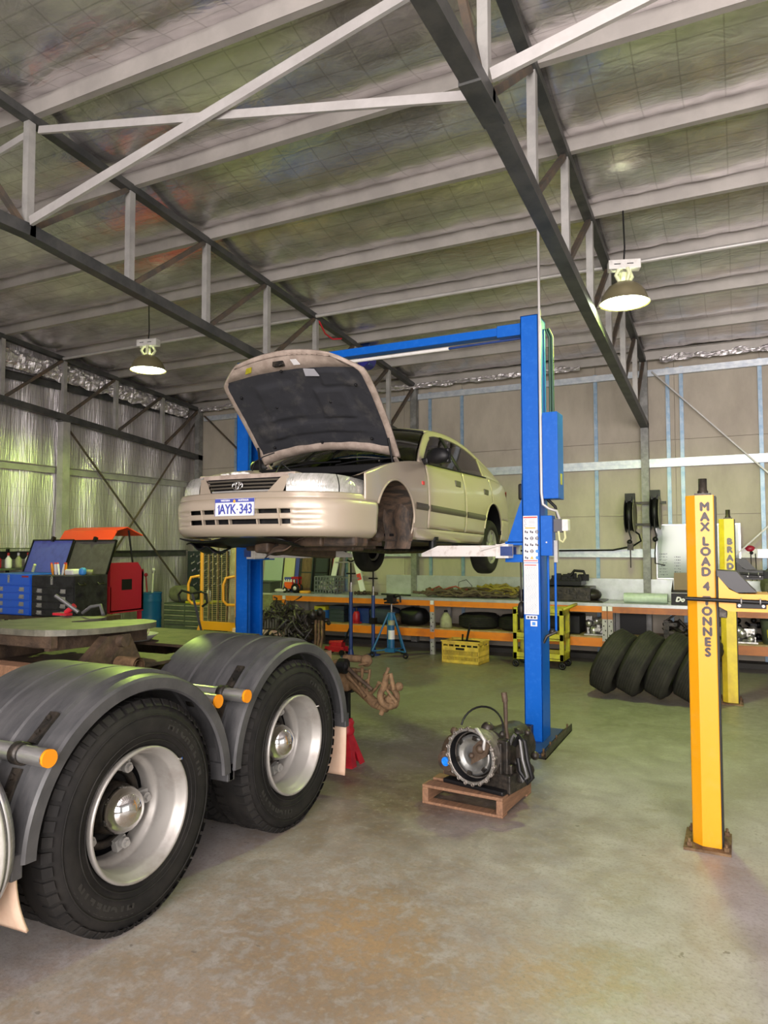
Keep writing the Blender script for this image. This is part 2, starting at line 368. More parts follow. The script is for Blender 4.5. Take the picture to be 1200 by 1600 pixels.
def floor_mat():
    m = mat('painted_concrete_floor', (0.3, 0.3, 0.28), 0.45)
    n = m.node_tree.nodes; l = m.node_tree.links; b = n['Principled BSDF']
    t = n.new('ShaderNodeTexCoord'); P = t.outputs['Object']
    def nz(s, d=6, dist=0.0):
        q = n.new('ShaderNodeTexNoise'); q.inputs['Scale'].default_value = s; q.inputs['Detail'].default_value = d; q.inputs['Distortion'].default_value = dist; q.inputs['Roughness'].default_value = 0.62
        l.new(P, q.inputs['Vector']); return q.outputs['Fac']
    def ramp(f, p0, c0, p1, c1):
        q = n.new('ShaderNodeValToRGB'); q.color_ramp.elements[0].position = p0; q.color_ramp.elements[1].position = p1
        q.color_ramp.elements[0].color = (*c0, 1); q.color_ramp.elements[1].color = (*c1, 1); l.new(f, q.inputs[0]); return q.outputs[0]
    def mix(fac, a, c):
        q = n.new('ShaderNodeMix'); q.data_type = 'RGBA'
        if isinstance(fac, float): q.inputs[0].default_value = fac
        else: l.new(fac, q.inputs[0])
        l.new(a, q.inputs[6])
        if isinstance(c, tuple): q.inputs[7].default_value = (*c, 1)
        else: l.new(c, q.inputs[7])
        return q.outputs[2]
    def mth(op, a, c):
        q = n.new('ShaderNodeMath'); q.operation = op
        for i, x in enumerate((a, c)):
            if isinstance(x, float): q.inputs[i].default_value = x
            else: l.new(x, q.inputs[i])
        q.use_clamp = True; return q.outputs[0]
    def blob(cx, cy, r0, r1, wob=0.9):
        d = n.new('ShaderNodeVectorMath'); d.operation = 'DISTANCE'; l.new(P, d.inputs[0]); d.inputs[1].default_value = (cx, cy, 0)
        w_ = n.new('ShaderNodeMath'); w_.operation = 'MULTIPLY_ADD'; l.new(big, w_.inputs[0]); w_.inputs[1].default_value = -wob*2; l.new(d.outputs['Value'], w_.inputs[2])
        q = n.new('ShaderNodeMapRange'); q.inputs[1].default_value = r0-wob; q.inputs[2].default_value = r1-wob; q.inputs[3].default_value = 1; q.inputs[4].default_value = 0
        l.new(w_.outputs[0], q.inputs[0]); return q.outputs[0]
    big = nz(1.3, 5, 0.4); mid = nz(4.5, 7, 0.5); fine = nz(55, 5)
    det = nz(14, 8, 0.3); big2 = nz(0.55, 4, 0.3)
    base = ramp(mid, 0.32, (0.30, 0.277, 0.266), 0.70, (0.415, 0.39, 0.387))
    base = mix(mth('MULTIPLY', ramp(big, 0.46, (0, 0, 0), 0.60, (1, 1, 1)), ramp(det, 0.35, (0.25, 0.25, 0.25), 0.6, (1, 1, 1))), base, ramp(mid, 0.3, (0.26, 0.235, 0.20), 0.7, (0.345, 0.315, 0.275)))
    dim_back = ramp(det, 0.35, (0.135, 0.135, 0.10), 0.7, (0.225, 0.225, 0.18))  # dim greenish light at the back, painted into the floor colour
    base = mix(mth('MULTIPLY', blob(-2.5, 9.2, 2.0, 4.6), 0.8), base, dim_back); base = mix(mth('MULTIPLY', blob(1.8, 8.6, 1.5, 4.0), 0.7), base, dim_back)
    tan = ramp(det, 0.35, (0.155, 0.108, 0.075), 0.68, (0.285, 0.205, 0.14))
    worn = ramp(det, 0.40, (0.35, 0.35, 0.35), 0.56, (1, 1, 1))
    def stain(m_, k): return mth('MULTIPLY', mth('MULTIPLY', m_, worn), k)
    base = mix(stain(blob(-1.65, 2.7, 0.2, 1.75), 1.0), base, tan)
    base = mix(stain(blob(-1.7, 1.5, 0.2, 1.5), 0.95), base, tan)
    base = mix(mth('MULTIPLY', blob(-2.15, 4.85, 0.35, 1.55), 0.95), base, ramp(det, 0.35, (0.085, 0.055, 0.042), 0.7, (0.175, 0.115, 0.082)))
    base = mix(stain(blob(-2.9, 6.3, 0.3, 2.2), 1.0), base, ramp(mid, 0.35, (0.11, 0.10, 0.075), 0.7, (0.19, 0.175, 0.14)))
    base = mix(stain(blob(-0.80, 3.0, 0.05, 0.42, 0.4), 0.8), base, (0.33, 0.235, 0.15))
    base = mix(stain(blob(-1.62, 2.95, 0.05, 0.42, 0.4), 0.85), base, (0.36, 0.235, 0.13))
    base = mix(stain(blob(-0.95, 2.45, 0.0, 0.34, 0.4), 0.8), base, (0.34, 0.24, 0.16))
    base = mix(stain(blob(-0.15, 4.35, 0.05, 0.55, 0.35), 0.6), base, (0.28, 0.20, 0.15))
    base = mix(ramp(fine, 0.50, (0, 0, 0), 0.72, (0.6, 0.6, 0.6)), base, (0.17, 0.155, 0.135))
    base = mix(ramp(nz(24, 6), 0.55, (0, 0, 0), 0.70, (0.35, 0.35, 0.35)), base, (0.42, 0.40, 0.37))
    chips = nz(9, 3); base = mix(ramp(chips, 0.70, (0, 0, 0), 0.72, (0.7, 0.7, 0.7)), base, (0.13, 0.11, 0.095))
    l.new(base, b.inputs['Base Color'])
    q = n.new('ShaderNodeMapRange'); q.inputs[1].default_value = 0.3; q.inputs[2].default_value = 0.7; q.inputs[3].default_value = 0.30; q.inputs[4].default_value = 0.55
    l.new(mid, q.inputs[0]); l.new(q.outputs[0], b.inputs['Roughness'])
    bp = n.new('ShaderNodeBump'); bp.inputs['Strength'].default_value = 0.12; bp.inputs['Distance'].default_value = 0.01
    l.new(fine, bp.inputs['Height']); l.new(bp.outputs[0], b.inputs['Normal'])
    return m
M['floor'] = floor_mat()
# ================================================================== BUILDING
WY = 11.8            # back wall face
WX = -10.3           # left wall face
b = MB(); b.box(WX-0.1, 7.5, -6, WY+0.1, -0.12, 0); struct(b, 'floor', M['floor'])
# back wall: fibre-cement panels with open joints
xs = [WX, -9.2, -7.9, -6.6, -5.4, -4.28, -3.2, -2.0, -0.82, 0.35, 1.5, 2.7, 3.9, 5.1, 6.3, 7.5]
zs = [0, 1.05, 2.215, 3.375, 4.75]
b = MB()
for x0, x1 in zip(xs, xs[1:]):
    for z0, z1 in zip(zs, zs[1:]): b.box(x0+0.003, x1-0.003, WY, WY+0.05, z0+0.004, z1-0.004)
b.box(WX-0.1, 7.5, WY+0.03, WY+0.12, 0, 5.2)
struct(b, 'wall_back', M['concretewall'])
b = MB(); b.box(WX, 7.5, WY-0.3, WY, 0.0, 0.07); struct(b, 'baseboard_back', M['kerb'])
# left wall: foil-faced blanket
def lw(u, v):
    y = -6 + u*(WY+6); z = v*5.9
    return (WX + 0.02*sin(y*9+0.7*sin(z*3)) + 0.02*(noise.noise((y*2.5, z*0.6, 3.1))) , y, z)
b = MB(); b.grid(lw, 240, 40); b.box(WX-0.2, WX-0.1, -6, WY, 0, 6.3); struct(b, 'wall_left', M['foilwall'])

b = MB(); b.box(7.5, 7.6, 4.2, WY+0.1, 0, 5.3); struct(b, 'wall_right', M['foilwall'])

CT = lambda y: 5.245 - 0.0835*(y-3.86)                     # underside of the top chord
CB = lambda y: 4.38 - 0.092*(max(y, 3.87)-3.87)            # top of the bottom chord
PB = lambda y: CT(y) + 0.055                               # underside of the purlins
NODES = [0.5, 1.62, 2.74, 3.865, 4.96, 6.06, 7.19, 8.33, 9.45, 10.63]
# ceiling: foil sagging between the purlins
def roof(u, v):
    x = WX + u*(7.5-WX); y = -6 + v*(WY+0.1+6)
    ph = (y-3.865)/1.115; fr = ph - math.floor(ph)
    sag = 0.145*sin(pi*fr)**0.8*(0.75+0.5*fr)
    wr = 0.015*noise.noise((x*1.2, y*2.0, 1.0)) + 0.010*noise.noise((x*7, y*2.5, 5.0))*(0.3+fr*fr*1.6)
    edge = min(1, sin(pi*fr)*4)
    return (x, y, PB(y) + 0.155 - sag*0.8 + wr*edge)
b = MB(); b.grid(roof, 260, 210)
for k in range(2): pass
b.add([(WX-0.2, -6, PB(-6)+0.3), (7.5, -6, PB(-6)+0.3), (7.5, WY+0.2, PB(WY)+0.26), (WX-0.2, WY+0.2, PB(WY)+0.26)], [(0, 1, 2, 3)])
struct(b, 'ceiling', M['foilroof'])

# purlins: zed sections right across the building
def zed(x0, x1, y, z0, h):
    m = MB()
    m.box(x0, x1, y-0.002, y+0.002, z0, z0+h); m.box(x0, x1, y, y+0.06, z0, z0+0.004); m.box(x0, x1, y-0.06, y, z0+h-0.004, z0+h)
    return m
word = ['nearest to the back wall', 'second out from the back wall', 'third out from the back wall', 'fourth out from the back wall',
        'fifth out from the back wall', 'sixth out from the back wall', 'seventh out from the back wall', 'eighth out from the back wall, high over the truck',
        'ninth out from the back wall, at the top of the photo', 'tenth out from the back wall, nearest overhead']
for i, y in enumerate(reversed(NODES)):
    t = zed(WX, 7.4, y, PB(y), 0.155)
    solo(t, 'roof_purlin', M['purlin'], 'pale galvanised roof purlin, ' + word[i], 'roof beam', (-1.5, y, PB(y)), 'roof purlins')
t = zed(WX, 7.4, 11.62, PB(11.6)-0.04, 0.13)
solo(t, 'eave_purlin', M['purlin'], 'grey eave purlin lying along the top of the back wall', 'roof beam', (-1.5, 11.6, PB(11.6)))

# trusses
def truss(x, label, dark, first=0):
    t = thing('roof_truss', label, 'roof truss', (x, 11.7, 0), world=True, group='roof trusses')
    y0, y1 = -1.0, 11.76
    m = MB(); m.bar((x, y0, CT(y0)+0.03), (x, y1, CT(y1)+0.03), 0.09, 0.07); part(m, 'top_chord', M['chord'], t)
    m = MB()
    m.bar((x, y0, CB(3.8)-0.05), (x, 3.9, CB(3.8)-0.05), 0.11, 0.10); m.bar((x, 3.85, CB(3.85)-0.05), (x, y1, CB(y1)-0.05), 0.11, 0.10)
    part(m, 'bottom_chord', M['chord'], t)
    if dark:
        m = MB(); m.box(x-0.065, x+0.065, 3.6, 4.05, CB(3.8)-0.115, CB(3.8)-0.1); m.box(x-0.065, x-0.056, 3.6, 4.05, CB(3.8)-0.1, CB(3.8)); part(m, 'splice_plate', M['chord'], t)
    for y in NODES[2:]:
        m = MB(); m.box(x-0.032, x+0.032, y-0.035, y-0.03, CB(y)-0.03, CT(y)+0.02); m.box(x-0.032, x-0.027, y-0.03, y+0.03, CB(y)-0.03, CT(y)+0.02); m.box(x+0.027, x+0.032, y-0.03, y+0.03, CB(y)-0.03, CT(y)+0.02)
        part(m, 'truss_strut', M['gal'], t)
    for ya, yb in zip(NODES[3:], NODES[4:]+[11.7]):
        m = MB(); m.bar((x, ya+0.06, CB(ya)), (x, yb-0.05, CT(yb)), 0.045, 0.045); part(m, 'diagonal', M['rustbrace'], t)
    m = MB(); m.bar((x, 3.80, CB(3.8)), (x, 2.80, CT(2.8)), 0.045, 0.045); part(m, 'diagonal', M['rustbrace'], t)
    m = MB(); m.box(x-0.055, x+0.055, 11.63, 11.75, 0, CT(11.7)+0.05); m.box(x-0.09, x+0.09, 11.6, 11.78, 0, 0.012)
    part(m, 'wall_post', M['postgrey'], t)
    return t
truss(-5.15, 'middle roof truss passing over the raised car', False)
truss(-1.25, 'right roof truss with a broad dark bottom chord behind the lift column', True)
tl = truss(-10.1, 'left roof truss close against the foil-lined wall', False)
m = MB(); m.box(-10.17, -10.03, 8.27, 8.41, 0, CB(8.34)-0.1); part(m, 'side_post', M['gal'], tl, 'square post under the truss')
m = MB(); m.box(-10.18, -10.02, 8.24, 8.44, CB(8.34)-0.13, CB(8.34)-0.1); part(m, 'post_cap', M['chord'], tl)

# cross braces in the plane of the fourth node
def brace(p0, p1, w_, label, name='roof_brace'):
    m = MB(); m.bar(p0, p1, w_*0.4, w_)
    m2 = MB(); 
    m.bar(Vector(p0)+Vector((0, 0.018, w_/2)), Vector(p1)+Vector((0, 0.018, w_/2)), 0.035, 0.004)
    return solo(m, name, M['whitesteel'], label, 'brace', p0, 'cross braces between the trusses')
brace((-5.08, 3.84, 4.39), (-1.3, 3.84, 5.20), 0.075, 'long pale brace slanting up from the middle truss to the top photo edge')
brace((-5.08, 3.90, 5.18), (-1.32, 3.90, 4.39), 0.06, 'thin pale brace running nearly level in the photo, crossing behind the long slanting brace')
brace((-1.2, 3.84, 4.44), (2.6, 3.84, 5.20), 0.075, 'pale brace slanting up from the dark right truss, upper right of the photo')
brace((-5.22, 3.84, 4.39), (-10.0, 3.84, 5.15), 0.06, 'pale brace rising to the left from the bottom of the middle truss')
brace((-5.22, 3.90, 5.18), (-10.0, 3.90, 4.39), 0.06, 'pale brace dropping to the left from the top of the middle truss')

# wall girts (long zinc channels) and studs
def girt(name, x0, x1, z, h, label):
    m = MB(); m.box(x0, x1, WY-0.075, WY-0.07, z-h/2, z+h/2); m.box(x0, x1, WY-0.07, WY-0.001, z+h/2-0.005, z+h/2); m.box(x0, x1, WY-0.07, WY-0.001, z-h/2, z-h/2+0.005)
    m.box(x0, x1, WY-0.083, WY-0.075, z-0.006, z+0.006)
    return solo(m, name, M['girt'], label, 'wall rail', (x0, WY-0.07, z), 'back wall rails')
girt('wall_girt', -10.0, 7.4, 4.43, 0.10, 'top zinc rail of the back wall, just below the eave')
girt('wall_girt', -10.0, 7.4, 3.02, 0.13, 'middle zinc rail of the back wall, level with the blue motor box')
girt('wall_girt', -10.0, 7.4, 1.63, 0.13, 'lowest zinc rail of the back wall, just above the workbench')
sl = {-9.2: 'by the left corner', -7.9: 'behind the hood of the car', -6.6: 'behind the car roof', -4.885: 'first right of the middle wall post', -4.28: 'above the rear of the car',
      -3.2: 'just left of the blue lift column', -2.0: 'just right of the blue motor box', -0.915: 'left one of the close pair right of the hose reels',
      -0.72: 'right one of the close pair right of the hose reels', 0.35: 'at the right edge of the photo'}
for x, s_ in sl.items():
    m = MB(); m.box(x-0.028, x+0.028, WY-0.03, WY-0.001, 0.0, 4.5); m.box(x-0.012, x+0.012, WY-0.036, WY-0.03, 0.0, 4.5)
    solo(m, 'wall_stud', M['stud'], 'blue-grey zinc wall stud ' + s_, 'wall stud', (x, WY-0.03, 0), 'back wall studs')
def rod(p0, p1, label, w_=0.06, mt='gal'):
    m = MB(); m.bar(p0, p1, w_, 0.02)
    return solo(m, 'wall_brace', M[mt], label, 'brace', p0, 'wall braces')
rod((-1.13, 11.69, 4.44), (1.45, 11.69, 1.70), 'pale strap brace slanting down across the upper right of the back wall')
rod((-0.05, 11.62, 1.58), (1.45, 11.62, 3.05), 'pale strap brace rising to the right from the end of the whiteboard')
rod((-9.95, 11.69, 4.48), (-7.2, 11.69, 2.1), 'grey strap brace on the pale panel left of the raised hood', mt='rustbrace')
# left wall girts and braces
def lgirt(z, label):
    m = MB(); m.box(-10.255, -10.24, -5.5, 11.5, z-0.06, z+0.06); m.box(-10.255, -10.19, -5.5, 11.5, z+0.05, z+0.06)
    solo(m, 'side_wall_girt', M['chord'] if z < 2 or z > 4 else M['gal'], label, 'wall rail', (-10.25, 3, z), 'left wall rails')
lgirt(4.47, 'dark rail high on the foil wall, behind the left truss'); lgirt(3.04, 'grey rail half way up the foil wall'); lgirt(1.62, 'dark low rail on the foil wall behind the red machine')
rod((-10.15, 8.50, 3.72), (-10.15, 11.5, 0.7), 'thin rod brace sloping down away from the side post on the foil wall', 0.035, 'rustbrace')
rod((-10.18, 11.72, 4.40), (-10.18, 8.9, 0.87), 'thin rod brace crossing the other on the foil wall, from the corner down', 0.035, 'rustbrace')

# crumpled foil ends along the eaves
def crump(name, p0, p1, h, dep, seed, label):
    p0 = Vector(p0); p1 = Vector(p1); d = p1-p0; nrm = Vector((-d.y, d.x, 0)).normalized()
    def f(u, v):
        p = p0 + d*u; n1 = noise.noise((u*d.length*5, v*3, seed)); n2 = noise.noise((u*d.length*14, v*6, seed+4))
        return p + nrm*(dep*sin(pi*v)*(0.7+0.9*n1)+0.04*n2) + Vector((0, 0, h*(v-0.5) + 0.05*n1))
    m = MB(); m.grid(f, 160, 10, smooth=False)
    return solo(m, name, M['foilwall'], label, 'insulation', p0)
crump('insulation_fringe', (-10.0, 11.6, 4.60), (-2.2, 11.6, 4.60), 0.08, -0.03, 2.0, 'crumpled foil edge tucked over the back wall behind the car')
crump('insulation_fringe', (-1.0, 11.6, 4.60), (6.0, 11.6, 4.60), 0.08, -0.03, 7.0, 'crumpled foil edge tucked over the back wall at the right')
crump('insulation_fringe', (-10.16, 5.0, 4.82), (-10.16, 11.4, 4.55), 0.30, -0.05, 4.0, 'loose crumpled foil hanging behind the left truss')

# conduit on the purlins
m = MB(); m.tube([(-10.2, 8.27, 4.90), (7.0, 8.27, 4.90)], 0.024, 10)
solo(m, 'conduit_pipe', M['whitesteel'], 'round grey conduit running under a purlin across the shed', 'pipe', (-1.5, 8.27, 4.9))

# lamps
def lamp(x, y, z, ztop, label, on=True, rz=0.0):
    t = thing('high_bay_lamp', label, 'lamp', (x, y, z), rotz=rz, group='high bay lamps')
    R = 0.225
    m = MB(); m.lathe([(R+0.012, 0.0), (R, 0.012), (R*0.96, 0.05), (R*0.85, 0.11), (R*0.66, 0.165), (R*0.4, 0.20), (0.05, 0.215)], 36); part(m, 'lamp_shade', M['shade'], t)
    m = MB(); m.lathe([(R*0.97, 0.008), (R*0.7, 0.0), (0.0, -0.006)], 36); part(m, 'lens', M['lampglass'], t)
    m = MB(); m.tube([(0, 0, 0.21), (0, 0, 0.30)], 0.035, 14)
    for k in range(4):
        a = k*pi/2+0.4; m.tube([(0.05*cos(a), 0.05*sin(a), 0.21), (0.09*cos(a), 0.09*sin(a), 0.27), (0.06*cos(a), 0.06*sin(a), 0.33)], 0.018, 8)
    part(m, 'lamp_holder', mat('pale_lamp_holder', (0.75, 0.78, 0.5), 0.4), t)
    m = MB(); m.box(-0.15, 0.15, -0.055, 0.055, 0.33, 0.42); part(m, 'ballast_box', M['white'], t, bevel=0.006)
    for dx in (-0.07, 0.05):
        m = MB(); m.box(dx-0.03, dx+0.03, -0.058, -0.055, 0.372, 0.38); part(m, 'vent_slot', M['black'], t)
    m = MB(); m.tube([(0, 0, 0.42), (0.01, 0, (ztop-z)*0.6), (0, 0, ztop-z)], 0.008, 6); part(m, 'cord', M['black'], t)
    if on:
        l = bpy.data.lights.new('lamp_light', 'SPOT'); l.energy = LAMP_POWER*4.0; l.color = LAMP_COL; l.spot_size = radians(168); l.spot_blend = 0.25; l.shadow_soft_size = 0.16
        o = bpy.data.objects.new('lamp_light', l); COL.objects.link(o); o.parent = t; o.location = (0, 0, -0.03)
        l = bpy.data.lights.new('lamp_glow', 'POINT'); l.energy = LAMP_POWER*0.10; l.color = LAMP_COL; l.shadow_soft_size = 0.03
        o = bpy.data.objects.new('lamp_glow', l); COL.objects.link(o); o.parent = t; o.location = (0, 0.0, 0.255)
    return t
lamp(-0.93, 7.19, 4.10, PB(7.19), 'glowing high bay lamp at the right, above the blue lift column', rz=0.3)
lamp(-7.1, 7.19, 4.13, PB(7.19), 'glowing high bay lamp at the left, beside the raised hood', rz=0.2)
# ================================================================== TRUCK (rear of a prime mover)
def RX(c, ax='Y'):   # lathe axis Z -> +X, at centre c
    return Matrix.Translation(c) @ Matrix.Rotation(pi/2, 4, 'Y')
truck = thing('truck', 'rear of a prime mover with tandem wheels and grey mudguards, at the left', 'truck', (-3.78, 3.2, 0), world=True)
TX = -2.50      # outer tyre face
def tyre_profile(R, r0, wd):
    # (radius, offset along axis) for one tyre centred on 0
    h = wd/2
    return [(r0, -h+0.045), (r0+0.02, -h+0.022), (r0+0.07, -h+0.006), (r0+0.13, -h), (R-0.07, -h+0.008), (R-0.03, -h+0.022), (R-0.008, -h+0.04), (R, -h+0.06),
            (R, h-0.06), (R-0.008, h-0.04), (R-0.03, h-0.022), (R-0.07, h-0.008), (r0+0.13, h), (r0+0.07, h-0.006), (r0+0.02, h-0.022), (r0, h-0.045)]
def wheel(yc, lettering, label):
    R = 0.515; zc = 0.512; r0 = 0.293
    for k, x in enumerate((TX-0.14, TX-0.47)):
        m = MB(); A = RX((x, yc, zc))
        prof = tyre_profile(R, r0, 0.28)
        m.lathe(prof, 64, A)
        # shoulder lugs and tread blocks
        n = 52
        for i in range(n):
            a = 2*pi*i/n
            for sd in (-1, 1):
                vs = []
                for rr, oo in ((R-0.028, sd*0.131), (R+0.004, sd*0.104), (R+0.004, sd*0.045), (R-0.02, sd*0.045)):
                    for da in (-0.042, 0.042):
                        vs.append(A @ Vector((rr*cos(a+da+sd*0.03), rr*sin(a+da+sd*0.03), oo)))
                m.add(vs, [(0, 1, 3, 2), (2, 3, 5, 4), (4, 5, 7, 6), (0, 2, 4, 6), (1, 7, 5, 3)])
        # sidewall rings
        for rr in (0.33, 0.36, 0.445): m.torus(rr, 0.003, A @ Matrix.Translation((0, 0, 0.139)), 64, 6)
        ty = part(m, 'tyre', M['rubber'], truck, label if k == 0 else 'inner twin tyre behind ' + ('the nearer wheel' if yc < 3 else 'the rear wheel'))
        if k == 0 and lettering:
            tm = MB()
            def arc(txt, rad, a_c, size, flip):
                n_ = len(txt); st = size*0.92/rad
                for q, chh in enumerate(txt):
                    off = (q-(n_-1)/2)*st
                    a = a_c - off
                    vs, fs = text_mesh(chh, size, 0.0015, 0.004)
                    # letter local: x right, y up -> tangent / radial in the (Y,Z) plane facing +X
                    er = Vector((0, cos(a), sin(a))); et = Vector((0, -sin(a), cos(a)))*-1
                    c = Vector((TX-0.003, yc, zc)) + er*rad
                    tm.add([c + et*v.x + er*v.y + Vector((1, 0, 0))*v.z for v in vs], fs)
            LM = mat('raised_rubber_lettering', (0.022, 0.021, 0.020), 0.55)
            arc('MICHELIN', 0.405, radians(38), 0.055, 0); part(tm, 'sidewall_lettering', LM, ty)
            tm = MB(); arc('MICHELIN', 0.405, radians(-125), 0.055, 0); part(tm, 'sidewall_lettering', LM, ty)
    # outer rim: deep dish
    m = MB(); A = RX((TX, yc, zc))
    m.lathe([(0.300, -0.03), (0.304, -0.012), (0.302, 0.0), (0.294, 0.004), (0.286, -0.004), (0.280, -0.026), (0.268, -0.045), (0.262, -0.06), (0.258, -0.15), (0.248, -0.168), (0.232, -0.178), (0.226, -0.20), (0.224, -0.27)], 64, A)
    rim = part(m, 'rim', M['rim'], truck)
    m = MB()
    m.lathe([(0.2235, -0.235), (0.2235, -0.268), (0.0, -0.268)], 48, A)
    part(m, 'brake_drum_face', M['black'], rim)
    # spider: cast hub with five spokes and clamps
    m = MB(); m.lathe([(0.0, -0.12), (0.10, -0.13), (0.115, -0.16), (0.125, -0.24), (0.125, -0.26)], 32, A)
    m.torus(0.175, 0.022, A @ Matrix.Translation((0, 0, -0.235)), 48, 8)
    part(m, 'hub', M['darkmetal'], truck)
    for i in range(5):
        a = 2*pi*i/5 + 0.28
        m = MB(); B = A @ Matrix.Rotation(a, 4, 'Z')
        m.box(0.165, 0.222, -0.032, 0.032, -0.225, -0.19, B); m.tube([B @ Vector((0.185, 0, -0.19)), B @ Vector((0.185, 0, -0.145))], 0.016, 6, smooth=False)
        m.tube([B @ Vector((0.185, 0, -0.18)), B @ Vector((0.185, 0, -0.16))], 0.026, 10)
        part(m, 'wheel_clamp', M['gal'], truck)
    m = MB(); m.lathe([(0.108, -0.155), (0.110, -0.14), (0.106, -0.115), (0.092, -0.085), (0.066, -0.06), (0.035, -0.046), (0.0, -0.041)], 40, A)
    part(m, 'hub_cap', M['chrome'], truck, 'domed chrome hub cap')
    m = MB(); c = A @ Matrix.Rotation(radians(130), 4, 'Z'); m.tube([c @ Vector((0.285, 0, -0.03)), c @ Vector((0.305, 0, 0.02))], 0.006, 8); part(m, 'tyre_valve', M['chrome'], truck)
wheel(2.54, True, 'nearer outer drive tyre'); wheel(3.83, True, 'rear outer drive tyre')

# poly mudguards
def fender(yc, y_end_a, label):
    R = 0.655; zc = 0.505; x0, x1 = -3.20, TX+0.005
    a0, a1 = radians(2), radians(178)
    prof = []  # across X: (x, radius)
    def rad(x):
        u = (x-x0)/(x1-x0)
        r = R
        for g in (0.36, 0.64):
            d = abs(u-g); r -= 0.008*max(0, 1-d/0.018)
        if u > 0.86: r -= 0.022*((u-0.86)/0.14)**0.7 if u < 0.93 else 0
        return r
    cols = [0, 0.33, 0.342, 0.36, 0.378, 0.39, 0.61, 0.622, 0.64, 0.658, 0.67, 0.84, 0.86, 0.865, 0.90, 0.96, 0.99, 1.0, 1.0, 0.985]
    drs = [0, 0, 0, -0.009, 0, 0, 0, 0, -0.009, 0, 0, 0, 0, -0.018, -0.022, -0.022, -0.025, -0.032, -0.075, -0.08]
    N = 56; vs = []; fs = []
    for i in range(N+1):
        a = a0 + (a1-a0)*i/N
        for c, d in zip(cols, drs):
            r = R + d; vs.append((x0 + (x1-x0)*c, yc + r*cos(a), zc + r*sin(a)))
    k = len(cols)
    for i in range(N):
        for j in range(k-1): fs.append((i*k+j, i*k+j+1, (i+1)*k+j+1, (i+1)*k+j))
    m = MB(); m.add(vs, fs, True)
    f = part(m, 'mudguard', M['fender'], truck, label)
    so = f.modifiers.new('thick', 'SOLIDIFY'); so.thickness = 0.008
    es = f.modifiers.new('es', 'EDGE_SPLIT'); es.split_angle = radians(35)
    for s, nm in ((1, 0), (-1, 1)):     # end blocks
        m = MB(); yb = yc + s*R
        m.box(x0+0.25, x1-0.005, min(yb-0.03*s, yb+0.02*s)-0.0, max(yb-0.03*s, yb+0.02*s), zc-0.03, zc+0.065); part(m, 'mudguard_end', M['fender'], f, bevel=0.006)
        m = MB(); m.ball((x0+0.30, yb+0.02*s, zc+0.02), 0.013, 10, 6); part(m, 'bolt', M['gal'], f)
    return f
F1 = fender(2.54, 0, 'nearer grey poly mudguard'); F2 = fender(3.83, 0, 'rear grey poly mudguard')
# support tubes with amber marker ends, saddle brackets
def stub(yc, ang, z_add, xr, nm):
    R = 0.695; a = radians(ang); y = yc + R*cos(a); z = 0.505 + R*sin(a) + z_add
    m = MB(); m.tube([(-3.3, y, z), (xr, y, z)], 0.036, 20); p = part(m, 'mudguard_tube', M['alu'], truck)
    m = MB(); m.tube([(xr-0.004, y, z), (xr+0.012, y, z)], 0.036, 20); part(m, 'marker_lamp', M['amber'], p, 'amber lamp in the tube end')
    m = MB(); m.lathe([(0.038, -0.022), (0.046, -0.022), (0.046, 0.022), (0.038, 0.022)], 20, RX((xr-0.16, y, z)))
    for s in (-1, 1):
        aa = a + s*0.19
        c = Vector((xr-0.16, yc+0.668*cos(aa), 0.505+0.668*sin(aa)))
        er = Vector((0, cos(aa), sin(aa))); et = Vector((0, -sin(aa), cos(aa)))
        m.bar(c-et*0.075, c+et*0.075, 0.05, 0.012, er)
        for q in (-0.04, 0.03): m.tube([c+et*q, c+et*q+er*0.018], 0.012, 8)
    part(m, 'saddle_bracket', M['darkmetal'], p)
stub(2.54, 143.5, 0.0, -2.455, 0); stub(3.83, 143.5, 0.0, -2.47, 1); stub(2.54, 36.5, 0.0, -2.53, 2)

# mudflaps
def flap(y, x0, x1, z0, z1, bend, label):
    m = MB()
    def f(u, v): return (x0+(x1-x0)*u, y + bend*(1-v)**2*(0.6+0.4*u), z0+(z1-z0)*v)
    m.grid(f, 12, 16)
    o = part(m, 'mudflap', M['flap'], truck, label); so = o.modifiers.new('t', 'SOLIDIFY'); so.thickness = 0.012
    return o
fl = flap(1.90, -3.12, -2.53, 0.24, 0.50, 0.06, 'stained white mudflap ahead of the nearer wheel')
tm = MB()
vs, fs = text_mesh('OIT', 0.10, 0.002, 0.004)
Mt = Matrix.Translation((-2.80, 1.92, 0.33)) @ Matrix.Rotation(pi/2, 4, 'X')
tm.add([Mt @ v for v in vs], fs)
part(tm, 'mudflap_lettering', mat('faded_red_print', (0.45, 0.10, 0.08), 0.6), fl, 'red letters on the mudflap')
flap(4.51, -3.15, -2.53, 0.13, 0.54, -0.02, 'stained white mudflap behind the rear wheel')

# polished fuel tank, end cap with strap
m = MB(); tA = Matrix.Translation((-2.80, 1.86, 0.62)) @ Matrix.Rotation(pi/2, 4, 'X')   # axis Z -> -Y
m.lathe([(0.0, -0.02), (0.25, -0.02), (0.325, 0.0), (0.345, 0.03), (0.348, 0.12), (0.348, 2.3), (0.30, 2.33), (0.0, 2.33)], 64, tA)  # unseen front end lengthened to keep light from under the truck
tk = part(m, 'fuel_tank', M['alu'], truck, 'polished cylindrical tank')
m = MB(); m.lathe([(0.349, 0.06), (0.358, 0.063), (0.360, 0.075), (0.360, 0.115), (0.358, 0.127), (0.349, 0.13)], 64, tA); part(m, 'tank_strap', M['white'], tk)
m = MB(); m.lathe([(0.349, 0.035), (0.354, 0.04), (0.349, 0.045)], 64, tA); part(m, 'weld_seam', M['gal'], tk)

